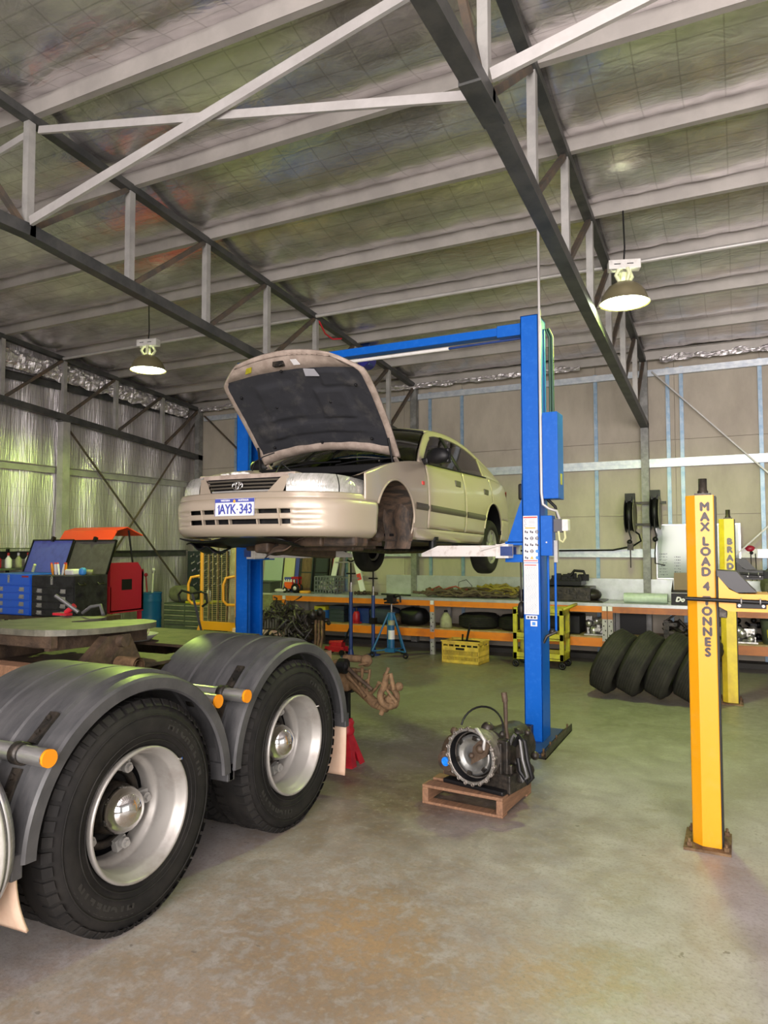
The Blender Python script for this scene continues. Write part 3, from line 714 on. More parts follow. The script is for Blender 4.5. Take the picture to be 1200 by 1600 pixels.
# chassis
for x in (-3.36, -4.20):
    m = MB(); m.box(x-0.005, x+0.005, -1.2, 4.75, 0.74, 1.03)
    s = -1 if x > -3.8 else 1
    m.box(min(x, x+s*0.09), max(x, x+s*0.09), -1.2, 4.75, 1.022, 1.03); m.box(min(x, x+s*0.09), max(x, x+s*0.09), -1.2, 4.75, 0.74, 0.748)
    part(m, 'chassis_rail', M['brownsteel'], truck)
for y in (-1.0, 0.2, 1.4, 2.5, 3.2, 3.9, 4.6):
    m = MB(); m.box(-4.2, -3.36, y-0.05, y+0.05, 0.78, 0.98); part(m, 'crossmember', M['brownsteel'], truck)
for yc in (2.54, 3.83):
    m = MB(); m.tube([(-4.9, yc, 0.512), (-2.8, yc, 0.512)], 0.08, 16); m.ball((-3.78, yc, 0.52), 0.21, 18, 10, (1, 1.1, 1)); part(m, 'axle', M['darkmetal'], truck)
    for x in (-4.83-0.14+0.0, -5.16+0.14):     # far-side twin tyres
        m = MB(); m.lathe(tyre_profile(0.515, 0.293, 0.28), 40, RX((x-0.0, yc, 0.512))); part(m, 'tyre', M['rubber'], truck)
for x in (-3.28, -4.28):
    m = MB(); m.tube([(x, 2.35, 0.66), (x, 2.95, 0.70), (x, 3.3, 0.80), (x, 3.8, 0.70)], 0.05, 8)
    part(m, 'spring_beam', M['brownsteel'], truck)
# unseen cab and steer wheels, added to block light under the truck
m = MB(); m.box(-5.02, -2.56, -3.7, -0.95, 0.75, 3.0); m.box(-4.95, -2.63, -3.6, -1.05, 3.0, 3.25); part(m, 'cab', M['white'], truck, bevel=0.08)
for x in (-2.70, -4.86):
    m = MB(); m.lathe(tyre_profile(0.515, 0.293, 0.28), 40, RX((x, -2.6, 0.512))); part(m, 'tyre', M['rubber'], truck, 'unseen steer tyre')
# fifth wheel: greasy plate with throat, mounts and pivot brackets
plate_y = 3.19
poly = []
for i in range(40):
    a = 2*pi*i/40
    x = 0.47*(abs(cos(a))**0.55)*(1 if cos(a) >= 0 else -1); y = 0.46*(abs(sin(a))**0.8)*(1 if sin(a) >= 0 else -1)
    poly.append((x, y))
# open the rear throat (faces +Y)
pl = []
for (x, y) in poly:
    if y > 0.30 and abs(x) < 0.13: continue
    pl.append((x, y))
i0 = max(range(len(pl)), key=lambda i: (pl[i][1] > 0.2 and pl[i][0] > 0, -pl[i][0] if pl[i][0] > 0 else -9))
pl.sort(key=lambda p: atan2(p[1], p[0]) if atan2(p[1], p[0]) > pi/2 else atan2(p[1], p[0])+2*pi)
pl = pl + [(0.10, 0.34), (0.055, 0.06), (0.0, 0.02), (-0.055, 0.06), (-0.10, 0.34)]
Mp = Matrix.Translation((-3.78, plate_y, 1.275)) @ Matrix.Rotation(radians(-1.5), 4, 'X')
m = MB(); m.prism(pl, -0.035, 0.0, Mp)
fwp = part(m, 'fifth_wheel_plate', M['greasedeck'], truck, 'greasy fifth wheel coupling plate', bevel=0.006)
m = MB()
for x in (-0.30, 0.30): m.box(x-0.02, x+0.02, -0.40, 0.34, -0.12, -0.035, Mp)
m.box(-0.36, 0.36, -0.42, -0.38, -0.10, -0.035, Mp); m.box(-0.2, 0.2, -0.28, -0.02, -0.13, -0.035, Mp)
part(m, 'plate_rib', M['brownsteel'], fwp)
for s in (-1, 1):
    m = MB(); x = -3.78+s*0.43
    m.prism([(plate_y-0.36, 1.03), (plate_y+0.16, 1.03), (plate_y+0.05, 1.225), (plate_y-0.12, 1.225)], -0.035, 0.035, Matrix.Translation((x, 0, 0)) @ Matrix(((0, 0, 1, 0), (1, 0, 0, 0), (0, 1, 0, 0), (0, 0, 0, 1))))
    m.tube([(x-0.08, plate_y-0.03, 1.19), (x+0.08, plate_y-0.03, 1.19)], 0.035, 14)
    part(m, 'pivot_bracket', M['brownsteel'], truck, bevel=0.006)
m = MB(); m.box(-4.6, -3.18, plate_y-0.36, plate_y+0.40, 1.03, 1.05); part(m, 'mounting_plate', M['brownsteel'], truck)
m = MB(); m.box(-4.9, -3.20, 2.60, 2.72, 1.04, 1.11); part(m, 'cross_plank', M['pallet'], truck, 'dirty timber-coloured cross bar', bevel=0.008)
m = MB(); m.bar((-4.72, 2.62, 1.0), (-4.5, 2.9, 1.24), 0.10, 0.03); part(m, 'ramp', M['rust'], truck)
m = MB(); m.tube([(-3.30, 3.14, 1.06), (-3.14, 3.14, 1.06)], 0.045, 18, caps=False); m.tube([(-3.14, 3.14, 1.06), (-3.30, 3.14, 1.06)], 0.030, 18, caps=False); part(m, 'pipe_stub', M['rust'], truck)
m = MB(); m.box(-4.75, -3.42, 3.95, 4.70, 1.035, 1.055); part(m, 'rear_deck_plate', M['brownsteel'], truck)
# air hoses lying on the plate
m = MB(); m.tube([(-4.12, 3.55, 1.295), (-4.22, 3.51, 1.37), (-4.28, 3.49, 1.41)], 0.014, 8); m.tube([(-4.10, 3.57, 1.29), (-3.98, 3.53, 1.34), (-3.92, 3.56, 1.35), (-3.86, 3.53, 1.29)], 0.012, 8)
part(m, 'air_hose', M['wire'], truck)
m = MB(); m.tube([(-4.22, 3.53, 1.29), (-4.16, 3.55, 1.34)], 0.02, 8); m.box(-4.32, -4.18, 3.50, 3.55, 1.272, 1.288); part(m, 'hose_coupling', M['red'], truck, 'red hose couplings')
# tray with grease gear on the chassis
tr = thing('drip_tray', 'shallow pale tray resting on the truck chassis behind the coupling plate', 'tray', (-4.02, 3.97, 1.055), world=True)
m = MB(); m.lathe([(0.0, 0.012), (0.11, 0.012), (0.165, 0.05), (0.172, 0.05), (0.115, 0.005)], 28, Matrix.Translation((-4.02, 3.97, 1.055))); part(m, 'tray_bowl', M['gal'], tr)
m = MB(); m.lathe([(0.04, 0), (0.042, 0.01), (0.042, 0.08), (0.025, 0.09), (0.015, 0.095), (0.015, 0.12)], 16, Matrix.Translation((-4.07, 3.94, 1.075)))
solo(m, 'oil_can', M['red'], 'small red can in the tray on the truck chassis', 'can', (-4.07, 3.94, 1.075))
m = MB(); m.lathe([(0.035, 0), (0.04, 0.02), (0.035, 0.07), (0.02, 0.09), (0.02, 0.12)], 16, Matrix.Translation((-3.99, 3.99, 1.075))); m.torus(0.055, 0.004, Matrix.Translation((-3.95, 3.99, 1.14)) @ Matrix.Rotation(pi/2, 4, 'X'), 20, 6)
solo(m, 'grease_pot', mat('cream_plastic', (0.55, 0.42, 0.33), 0.5), 'cream pot with a wire loop in the tray on the truck chassis', 'pot', (-3.99, 3.99, 1.075))
# ================================================================== TWO-POST LIFT
lift = thing('two_post_lift', 'blue two-post car lift holding up the car', 'car lift', (-3.25, 6.5, 0), world=True)
CH = 3.86
def column(xw, s, label, CH=CH):
    "xw: outer web, s: direction of the open side"
    m = MB(); y0, y1 = 6.38, 6.66; d = 0.165
    def bx(xa, xb, ya, yb, za, zb): m.box(min(xa, xb), max(xa, xb), ya, yb, za, zb)
    bx(xw, xw+s*0.012, y0, y1, 0.012, CH)
    bx(xw, xw+s*d, y0, y0+0.012, 0.012, CH); bx(xw, xw+s*d, y1-0.012, y1, 0.012, CH)
    bx(xw+s*(d-0.012), xw+s*d, y0, y0+0.05, 0.012, CH); bx(xw+s*(d-0.012), xw+s*d, y1-0.05, y1, 0.012, CH)
    bx(xw, xw+s*d, y0, y1, CH-0.012, CH)
    return part(m, 'column', M['blue'], lift, label, bevel=0.004)
cR = column(-1.58, -1, 'right blue column'); cL = column(-4.97, 1, 'left blue column', 3.80)
for xw, s in ((-1.58, -1), (-4.97, 1)):
    m = MB(); xa, xb = sorted((xw - s*0.06, xw+s*0.22)); m.box(xa, xb, 6.06, 6.92, 0, 0.014); part(m, 'base_plate', M['navy'], lift)
    m = MB(); xo = xw - s*0.10
    m.box(xo-0.035, xo+0.035, 5.92, 6.95, 0.0, 0.012); m.box(xo+(0.025 if s < 0 else -0.035), xo+(0.035 if s < 0 else -0.025), 5.92, 6.95, 0.0, 0.065)
    part(m, 'base_angle', M['darkmetal'], lift, 'dark angle bar bolted to the floor')
    for y in (5.98, 6.22, 6.45, 6.9):
        m = MB(); m.tube([(xo, y, 0.01), (xo, y, 0.03)], 0.022, 6, smooth=False); m.tube([(xo, y, 0.03), (xo, y, 0.07)], 0.009, 8); part(m, 'anchor_bolt', M['rust'], lift)
m = MB(); m.box(-1.735, -1.665, 6.30, 6.375, 0.014, 0.16); part(m, 'stop_block', M['darkmetal'], lift, bevel=0.004)
m = MB(); m.box(-4.81, -1.745, 6.44, 6.56, 3.722, 3.80); m.box(-1.98, -1.745, 6.42, 6.58, 3.70, 3.81); part(m, 'crossbeam', M['blue'], lift, bevel=0.004)
m = MB(); m.tube([(-4.75, 6.47, 3.672), (-2.48, 6.47, 3.672)], 0.018, 14); part(m, 'cutoff_bar', M['white'], lift, 'padded white bar')
m = MB(); m.tube([(-2.48, 6.47, 3.672), (-1.75, 6.47, 3.68)], 0.011, 10); part(m, 'bar_rod', M['navy'], lift)
# carriages, arms
ARMC = mat('chipped_white_arm', (0.70, 0.66, 0.64), 0.5, 0, (0.50, 0.44, 0.40), 16, 0.52, 0.72)
def carriage(xi, s):
    # xi: open edge of the column, s: direction towards the car
    m = MB(); xa, xb = sorted((xi-s*0.14, xi+s*0.01)); m.box(xa, xb, 6.40, 6.64, 1.60, 2.35)
    xa, xb = sorted((xi, xi+s*0.17)); m.box(xa, xb, 6.40, 6.64, 1.60, 1.67); m.box(xa, xb, 6.40, 6.64, 1.755, 1.79)
    Mr = Matrix(((1, 0, 0, 0), (0, 0, 1, 0), (0, 1, 0, 0), (0, 0, 0, 1)))
    for y in (6.40, 6.62): m.prism([(xi, 1.78), (xi+s*0.15, 1.78), (xi+s*0.04, 2.1), (xi, 2.2)], y, y+0.02, Mr)
    c = part(m, 'carriage', M['blue'], lift, bevel=0.003)
    m = MB(); m.box(min(xi+s*0.005, xi+s*0.05), max(xi+s*0.005, xi+s*0.05), 6.42, 6.60, 2.17, 2.32); part(m, 'door_bumper', M['black'], lift, bevel=0.015)
    return c
carriage(-1.745, -1); carriage(-4.805, 1)
def arm(p0, p1, nm):
    p0 = Vector(p0); p1 = Vector(p1); d = (p1-p0).normalized(); u = Vector((0, 0, 1)); a = d.cross(u)
    m = MB(); L = (p1-p0).length
    def ring(t, w_, z0, z1): c = p0+d*t; return [c+a*w_+u*z0, c-a*w_+u*z0, c-a*w_+u*z1, c+a*w_+u*z1]
    rs = [ring(-0.02, 0.075, -0.065, 0.06), ring(0.10, 0.075, -0.065, 0.06), ring(0.105, 0.065, -0.05, 0.05), ring(L*0.80, 0.055, -0.05, 0.05), ring(L, 0.055, -0.05, -0.02)]
    vs = [v for r in rs for v in r]; fs = []
    for i in range(len(rs)-1):
        for k in range(4): fs.append((i*4+k, i*4+(k+1) % 4, (i+1)*4+(k+1) % 4, (i+1)*4+k))
    fs += [(0, 1, 2, 3), (16, 17, 18, 19)]
    m.add(vs, fs); o = part(m, 'swing_arm', ARMC, lift, nm)
    m = MB(); c = p1 - d*0.09; m.tube([c+u*-0.05, c+u*0.10], 0.035, 14); m.tube([c+u*0.10, c+u*0.135], 0.06, 18); part(m, 'lifting_pad', M['black'], o)
    m = MB(); m.box(p0.x-0.055, p0.x+0.055, p0.y-0.082, p0.y-0.074, p0.z-0.045, p0.z+0.04); part(m, 'pivot_panel', M['navy'], o)
    return o
arm((-1.86, 6.33, 1.705), (-2.70, 6.34, 1.70), 'chipped white arm reaching under the near sill')
arm((-1.90, 6.60, 1.70), (-2.78, 7.25, 1.69), 'rear white arm on the right column')
arm((-4.72, 6.55, 1.68), (-4.10, 7.42, 1.67), 'rear white arm on the left column')
arm((-4.74, 6.38, 1.68), (-3.95, 6.25, 1.68), 'front white arm on the left column')
m = MB(); m.tube([(-1.87, 6.25, 1.77), (-2.10, 6.24, 1.71)], 0.007, 8); part(m, 'arm_rod', ARMC, lift)
# motor box, controls, pipes on the right column
m = MB(); m.box(-1.578, -1.415, 6.37, 6.60, 2.17, 2.95); mb_ = part(m, 'motor_box', M['blue'], lift, 'tall blue motor cover', bevel=0.006)
m = MB(); m.box(-1.4145, -1.412, 6.46, 6.53, 2.30, 2.40); part(m, 'warning_label', M['cart'], mb_, 'yellow label')
m = MB(); m.box(-1.578, -1.475, 6.37, 6.50, 1.66, 2.02); cbx = part(m, 'control_box', M['blue'], lift, bevel=0.004)
m = MB(); m.box(-1.475, -1.40, 6.42, 6.52, 1.87, 1.99); part(m, 'switch', mat('dark_grey_switch', (0.09, 0.085, 0.09), 0.5), cbx, bevel=0.004)
m = MB(); m.box(-1.40, -1.345, 6.42, 6.52, 1.88, 1.985); part(m, 'switch_cover', M['white'], cbx, bevel=0.006)
m = MB(); m.box(-1.475, -1.44, 6.42, 6.48, 1.60, 1.80); part(m, 'conduit_box', M['gal'], cbx, bevel=0.004)
m = MB(); m.ball((-1.525, 6.365, 1.78), 0.008, 10, 6); part(m, 'push_button', M['paper'], cbx)
m = MB(); m.tube([(-1.562, 6.355, PB(6.4)+0.03), (-1.562, 6.355, 2.22), (-1.55, 6.355, 2.12), (-1.50, 6.37, 2.08), (-1.44, 6.40, 2.06), (-1.42, 6.42, 1.99)], 0.013, 10); part(m, 'cable_conduit', M['whitesteel'], lift)
m = MB(); m.tube([(-1.43, 6.42, 1.88), (-1.42, 6.42, 1.80), (-1.39, 6.42, 1.78), (-1.37, 6.42, 1.82), (-1.375, 6.42, 1.88)], 0.011, 8); part(m, 'cable_loop', M['paleyellow'], lift)
m = MB(); m.tube([(-1.53, 6.44, 2.17), (-1.46, 6.44, 2.10), (-1.435, 6.44, 2.0)], 0.014, 8); part(m, 'power_lead', M['black'], lift)
for k, x in enumerate((-1.535, -1.51)):
    m = MB(); m.tube([(x, 6.63, 2.3), (x, 6.63, 3.7), (x-0.03, 6.6, 3.78)], 0.012, 8); part(m, 'hydraulic_hose', mat('dark_green_hose%d' % k, (0.02, 0.07, 0.04), 0.4), lift)
for x in (-1.545, -1.48):
    m = MB(); m.tube([(x, 6.50, 0.98), (x, 6.50, 1.66)], 0.011, 8); part(m, 'lock_rod', M['blue'], lift)
m = MB(); m.tube([(-1.58, 6.44, 0.88), (-1.55, 6.44, 0.94), (-1.47, 6.48, 0.98)], 0.014, 8); m.ball((-1.51, 6.48, 0.98), 0.03, 10, 6); part(m, 'release_lever', M['darkmetal'], lift)
m = MB(); m.tube([(-1.80, 6.50, 1.60), (-1.795, 6.50, 1.35)], 0.007, 6); m.ball((-1.795, 6.5, 1.16), 0.05, 10, 8, (0.8, 0.8, 1.6)); m.tube([(-1.795, 6.50, 1.35), (-1.795, 6.50, 1.24)], 0.02, 8); part(m, 'hanging_latch', M['darkmetal'], lift)
# stickers on the front of the right column
yS = 6.378
def sticker(x0, x1, z0, z1, nm, mt, par=cR, dy=0.0):
    m = MB(); m.box(x0, x1, yS-0.0015-dy, yS-dy, z0, z1); return part(m, nm, mt, par)
st = sticker(-1.738, -1.606, 1.60, 2.02, 'pictogram_sticker', M['paper'])
st2 = sticker(-1.736, -1.604, 1.135, 1.595, 'instruction_sticker', M['paper'])
m = MB()
for z0, z1 in ((2.0, 2.012), (1.612, 1.62)): m.box(-1.734, -1.61, yS-0.004, yS-0.0015, z0, z1)
part(m, 'red_band', M['printred'], st)
m = MB(); m.box(-1.72, -1.625, yS-0.004, yS-0.0015, 1.905, 1.915); part(m, 'orange_band', M['printorange'], st)
def pict(mt, cells, nm):
    m = MB()
    for (c, r_, kind) in cells:
        x = -1.72+0.048*c+0.012; z = 1.875-0.058*r_
        if kind == 0: m.lathe([(0.010, 0), (0.016, 0)], 16, FRONT(x, yS-0.003, z)); m.box(x-0.012, x+0.012, yS-0.004, yS-0.002, z-0.003, z+0.003)
        elif kind == 1: m.box(x-0.015, x-0.004, yS-0.004, yS-0.002, z-0.008, z+0.012); m.box(x, x+0.014, yS-0.004, yS-0.002, z-0.012, z+0.004)
        elif kind == 2: m.prism([(-0.016, -0.012), (0.016, -0.012), (0, 0.016)], 0, 0.002, FRONT(x, yS-0.002, z))
        else: m.lathe([(0, 0), (0.015, 0)], 18, FRONT(x, yS-0.003, z))
    part(m, nm, mt, st)
pict(M['printdark'], [(0, 0, 1), (1, 0, 1), (2, 0, 0), (0, 1, 1), (1, 1, 0), (2, 1, 0), (0, 2, 1), (1, 2, 1), (2, 2, 1), (0, 3, 1), (1, 3, 0), (0, 4, 1)], 'pictogram')
pict(M['printblue'], [(2, 3, 3), (2, 4, 3)], 'blue_pictogram'); pict(M['printorange'], [(1, 4, 2)], 'triangle_pictogram')
m = MB()
for z in (1.975, 1.935): m.torus(0.012, 0.003, FRONT(-1.715, yS-0.003, z), 14, 5, 0.6, 5.2)
for z in (1.985, 1.972, 1.959, 1.945, 1.932): m.box(-1.685, -1.63, yS-0.004, yS-0.002, z-0.002, z+0.002)
part(m, 'printed_notice', M['papergrey'], st)
m = MB()
rr = random.Random(3)
for k in range(34):
    z = 1.555-0.0122*k
    x = -1.725
    while x < -1.62:
        w_ = rr.uniform(0.008, 0.022); m.box(x, min(x+w_, -1.615), yS-0.003, yS-0.0015, z-0.002, z+0.002); x += w_+0.005
part(m, 'printed_lines', M['papergrey'], st2)
m = MB(); m.box(-1.73, -1.62, yS-0.003, yS-0.0015, 1.572, 1.58); part(m, 'red_band', M['printred'], st2)
s3 = sticker(-1.722, -1.618, 1.092, 1.126, 'name_sticker', M['paper'])
m = MB()
for k in range(3): m.box(-1.71+k*0.03, -1.69+k*0.03, yS-0.004, yS-0.002, 1.100, 1.118)
part(m, 'dark_mark', M['printdark'], s3)
s4 = sticker(-1.68, -1.62, 1.03, 1.078, 'rating_sticker', M['paper'])
m = MB(); m.box(-1.665, -1.635, yS-0.004, yS-0.002, 1.04, 1.068); part(m, 'blue_mark', M['printblue'], s4)
# pale round sticker on the left column
m = MB(); m.ball((-4.885, 6.378, 2.37), 0.03, 14, 8, (1, 0.05, 1)); m.box(-4.905, -4.865, 6.376, 6.3785, 2.30, 2.35); part(m, 'shield_sticker', M['paper'], cL)

# ================================================================== CAR
car = thing('car', 'champagne sedan raised on the blue lift with its hood open', 'car', (-3.43, 4.45, 1.655))
car.rotation_euler = (radians(-1.3), 0, 0)
PL = M['paint']
Wt = [(-0.045, 0.0), (0.0, 0.50), (0.05, 0.63), (0.12, 0.725), (0.25, 0.805), (0.5, 0.862), (0.9, 0.886), (1.5, 0.8925), (3.0, 0.8925), (3.9, 0.872), (4.3, 0.835), (4.6, 0.755), (4.72, 0.65), (4.77, 0.45)]
def W(y): return smooth_tab(Wt[1:], y)
TK = [(0.15, 0.075), (0.22, 0.035), (0.30, 0.014), (0.45, 0.0), (0.60, 0.0), (0.75, 0.012), (0.88, 0.04), (0.95, 0.062), (1.1, 0.14)]
ZB = [(1.3, 0.885), (1.6, 0.90), (2.6, 0.93), (3.5, 0.965), (4.2, 0.975)]
ZR = [(1.48, 0.90), (1.62, 1.00), (1.85, 1.135), (2.1, 1.265), (2.25, 1.318), (2.45, 1.355), (2.85, 1.378), (3.2, 1.362), (3.5, 1.30), (3.8, 1.175), (4.0, 1.07), (4.18, 0.985)]
ZF = [(0.30, 0.63), (0.5, 0.70), (0.8, 0.79), (1.2, 0.865), (1.5, 0.90)]
zb = lambda y: smooth_tab(ZB, y); zr = lambda y: smooth_tab(ZR, y); zf = lambda y: smooth_tab(ZF, y)
def bx(y, z):
    "body half width"
    b_ = zb(y) if y > 1.3 else 0.89
    if z <= b_ or y < 1.3: return W(y) - smooth_tab(TK, min(z, 1.0))
    return W(y) - smooth_tab(TK, b_) - (z-b_)*0.56 - 0.10*(z-b_)**2
FA, RA, RAR = 0.955, 3.625, 0.355   # arch centres, radius
def arch(y, zc=0.315):
    r = 0.0
    for c in (FA, RA):
        if abs(y-c) < RAR: r = max(r, zc + sqrt(RAR**2-(y-c)**2))
    return r
def panel(name, ys, zlo, zhi, nz_, mt, parent, out=0.0, sides=(1, -1), lab=None, thick=0.012):
    res = []
    for s in sides:
        m = MB(); vs = []; n = len(ys)
        for j in range(nz_+1):
            for y in ys:
                a, b_ = zlo(y), zhi(y); a = min(a, b_-0.002); z = a+(b_-a)*j/nz_
                vs.append((s*(bx(y, z)+out), y, z))
        fs = []
        for j in range(nz_):
            for i in range(n-1):
                q = (j*n+i, j*n+i+1, (j+1)*n+i+1, (j+1)*n+i)
                fs.append(q if s > 0 else q[::-1])
        m.add(vs, fs, True)
        o = part(m, name, mt, parent, lab)
        if thick:
            so = o.modifiers.new('t', 'SOLIDIFY'); so.thickness = thick; so.offset = -1
        res.append(o)
    return res
def rng(a, b_, n): return [a+(b_-a)*i/n for i in range(n+1)]
SILL = lambda y: 0.295
# front fenders, doors, quarters, sills
fen = panel('front_fender', rng(0.435, 1.615, 44), lambda y: max(arch(y), 0.46 if y < 0.62 else (0.20 if y > FA+0.3 else 0.2)), zf, 12, PL, car)
fd = panel('front_door', rng(1.622, 2.625, 18), SILL, lambda y: zb(y), 14, PL, car)
rd = panel('rear_door', rng(2.632, 3.60, 26), lambda y: max(SILL(y), arch(y)), lambda y: zb(y), 14, PL, car)
qt = panel('rear_quarter', rng(3.607, 4.765, 36), lambda y: max(arch(y), 0.50 if y > 3.98 else 0.2), lambda y: min(zb(y), 0.975 - max(0, y-4.3)*0.12), 14, PL, car)
sl_ = panel('sill', rng(1.30, 3.28, 18), lambda y: 0.185, lambda y: 0.29, 4, M['trim'] if False else PL, car, out=0.0)
panel('rear_bumper', rng(3.985, 4.77, 20), lambda y: 0.22, lambda y: 0.495, 6, M['bumper'], car, out=0.006)
for dd in fd + rd:
    pass
for s, d1, d2, f1 in zip((1, -1), fd, rd, fen):
    # protective mouldings
    def mould(y0, y1, par):
        m = MB()
        def f(u, v):
            y = y0+(y1-y0)*u; z = 0.452+0.062*v; return (s*(bx(y, z)+0.002+0.012*sin(pi*v)), y, z)
        m.grid(f, 12, 6); part(m, 'side_moulding', M['trim'], par)
    mould(1.66, 2.60, d1); mould(2.66, 3.27, d2); mould(1.33, 1.60, f1)
    for y, par in ((2.42, d1), (3.36, d2)):
        m = MB(); z = 0.785
        m.box(-0.014, 0.012, -0.075, 0.075, -0.035, 0.03, Matrix.Translation((s*bx(y, z), y, z))); part(m, 'door_handle', M['trim'], par, bevel=0.01)
    # tumblehome frames: window surround band and pillars
    def band(ys, lo, hi, nm, mt, par, nz_=3, out=0.0):
        m = MB(); n = len(ys); vs = []
        for j in range(nz_+1):
            for y in ys:
                a, b_ = lo(y), hi(y); a = min(a, b_-0.001); z = a+(b_-a)*j/nz_; vs.append((s*(bx(y, z)+out), y, z))
        m.add(vs, [(j*n+i, j*n+i+1, (j+1)*n+i+1, (j+1)*n+i) if s > 0 else (j*n+i, (j+1)*n+i, (j+1)*n+i+1, j*n+i+1) for j in range(nz_) for i in range(n-1)], True)
        o = part(m, nm, mt, par); so = o.modifiers.new('t', 'SOLIDIFY'); so.thickness = 0.02; so.offset = -1; return o
    band(rng(1.49, 4.17, 60), lambda y: max(zb(y)-0.002, zr(y)-(0.055 if y > 2.2 else 0.075)), zr, 'roof_rail', PL, car)
    band(rng(3.42, 4.17, 20), lambda y: zb(y)-0.004, lambda y: max(zb(y)+0.004, zr(y)-0.05 if y > 3.62 else min(zr(y)-0.05, zb(y)+(y-3.42)*1.3)), 'rear_pillar', PL, car)
    band(rng(2.585, 2.665, 3), lambda y: zb(y), lambda y: zr(y)-0.05, 'door_pillar', M['black'], car, out=-0.004)
    gl = band(rng(1.66, 2.60, 20), lambda y: zb(y), lambda y: zr(y)-0.052, 'front_side_window', M['winglass'], d1, out=-0.012)
    gl.modifiers.clear()
    gl = band(rng(2.65, 3.62, 20), lambda y: zb(y), lambda y: max(zb(y)+0.002, zr(y)-0.052), 'rear_side_window', M['winglass'], d2, out=-0.012)
    gl.modifiers.clear()
    def strip(pts, r, nm, mt, par):
        m = MB(); m.tube(pts, r, 8); part(m, nm, mt, par)
    strip([(s*(bx(y, zb(y))+0.002), y, zb(y)) for y in rng(1.66, 2.62, 10)], 0.009, 'waist_seal', M['black'], d1)
    strip([(s*(bx(y, zb(y))+0.002), y, zb(y)) for y in rng(2.64, 3.50, 10)], 0.009, 'waist_seal', M['black'], d2)
    # arch lips
    for c, par, (t0, t1) in ((FA, f1, (radians(2), radians(158))), (RA, qt[0 if s > 0 else 1], (radians(8), radians(172)))):
        pts = []
        for i in range(25):
            a = t0+(t1-t0)*i/24; y = c+(RAR+0.004)*cos(a); z = 0.315+(RAR+0.004)*sin(a); pts.append((s*(bx(y, z)-0.002), y, z))
        strip(pts, 0.011, 'arch_lip', PL, par)
    # repeater lamp
    m = MB(); y, z = 1.50, 0.70; m.box(-0.006, 0.006, -0.026, 0.026, -0.017, 0.017, Matrix.Translation((s*bx(y, z), y, z))); part(m, 'repeater_lamp', M['printred'], f1, 'small orange repeater', bevel=0.004)
    # mirrors
    m = MB(); c = Matrix.Translation((s*0.985, 1.60, 0.955)) @ Matrix.Rotation(s*radians(-8), 4, 'Z')
    m.ball((0, 0, 0), 1.0, 20, 12, (0.125, 0.055, 0.078), c); m.box(-0.115, 0.115, 0.0, 0.06, -0.07, 0.07, c)
    m.bar((s*0.80, 1.62, 0.905), (s*0.90, 1.61, 0.92), 0.07, 0.06)
    part(m, 'door_mirror', M['black'], car, 'black door mirror', bevel=0.015)
    # front wheel housing: stained liner shell and inner wall
    m = MB()
    def lf(u, v):
        a = radians(-24)+(radians(204)+radians(0))*u; r = RAR+0.005; return (s*(0.50+(bx(FA, 0.5)-0.512)*v), FA+r*cos(a), 0.315+r*sin(a))
    m.grid(lf, 28, 5)
    m.grid(lambda u, v: (s*(0.50+0.05*sin(5*u)*v), FA+(RAR+0.01)*cos(pi*u), 0.10+(0.215+(RAR+0.01)*sin(pi*u))*v), 24, 6)
    part(m, 'wheel_housing', M['liner'], car)
    m = MB(); m.grid(lambda u, v: (s*(0.60+0.25*v+0.015*sin(9*u)), FA+0.33+0.02*sin(7*v)-0.05*(1-u)*0, 0.10+0.52*u), 8, 6); part(m, 'splash_guard', M['liner'], car, 'mud-stained splash guard')
    m = MB(); m.tube([(s*0.62, FA, 0.20), (s*0.60, FA+0.01, 0.62)], 0.045, 12); m.tube([(s*0.62, FA-0.02, 0.34), (s*0.63, FA, 0.60)], 0.06, 12); m.bar((s*0.40, FA, 0.12), (s*0.72, FA, 0.14), 0.09, 0.04); m.ball((s*0.70, FA, 0.20), 0.06, 10, 8)
    part(m, 'suspension_strut', M['brownsteel'], car)
    # rear wheel
    m = MB(); wA = Matrix.Translation((s*0.765, RA, 0.165)) @ Matrix.Rotation(s*pi/2, 4, 'Y')
    m.lathe([(0.19, -0.07), (0.20, -0.088), (0.25, -0.098), (0.29, -0.088), (0.308, -0.068), (0.313, -0.04), (0.313, 0.04), (0.308, 0.068), (0.29, 0.088), (0.25, 0.098), (0.20, 0.088), (0.19, 0.07)], 48, wA)
    ty = part(m, 'rear_tyre', M['rubber'], car)
    m = MB(); m.lathe([(0.195, 0.075), (0.198, 0.085), (0.188, 0.083), (0.176, 0.055), (0.17, 0.0), (0.17, -0.07)], 40, wA)
    for k in range(10):
        B = wA @ Matrix.Rotation(2*pi*k/10, 4, 'Z'); m.box(0.04, 0.18, -0.016, 0.016, 0.052, 0.07, B)
    m.lathe([(0.0, 0.085), (0.05, 0.08), (0.062, 0.06), (0.062, 0.02)], 24, wA)
    part(m, 'alloy_wheel', M['rim'], ty)
    m = MB(); m.lathe([(0.0, 0.0), (0.15, 0.0), (0.15, -0.05)], 24, wA); part(m, 'brake_drum', M['black'], ty)
    m = MB()
    m.grid(lambda u, v: (s*(0.50+0.36*v), RA+RAR*cos(pi*u), 0.315+RAR*sin(pi*u)), 24, 3); m.add([(s*0.50, RA-0.37, 0.16), (s*0.50, RA+0.37, 0.16), (s*0.50, RA+0.37, 0.70), (s*0.50, RA-0.37, 0.70)], [(0, 1, 2, 3)]); part(m, 'rear_housing', M['black'], car)
    # tail lamp
    m = MB(); m.grid(lambda u, v: (s*(bx(4.52+0.2*u, 0.8)+0.006), 4.50+0.22*u, 0.70+0.2*v), 6, 3); part(m, 'tail_lamp', M['printred'], qt[0 if s > 0 else 1])
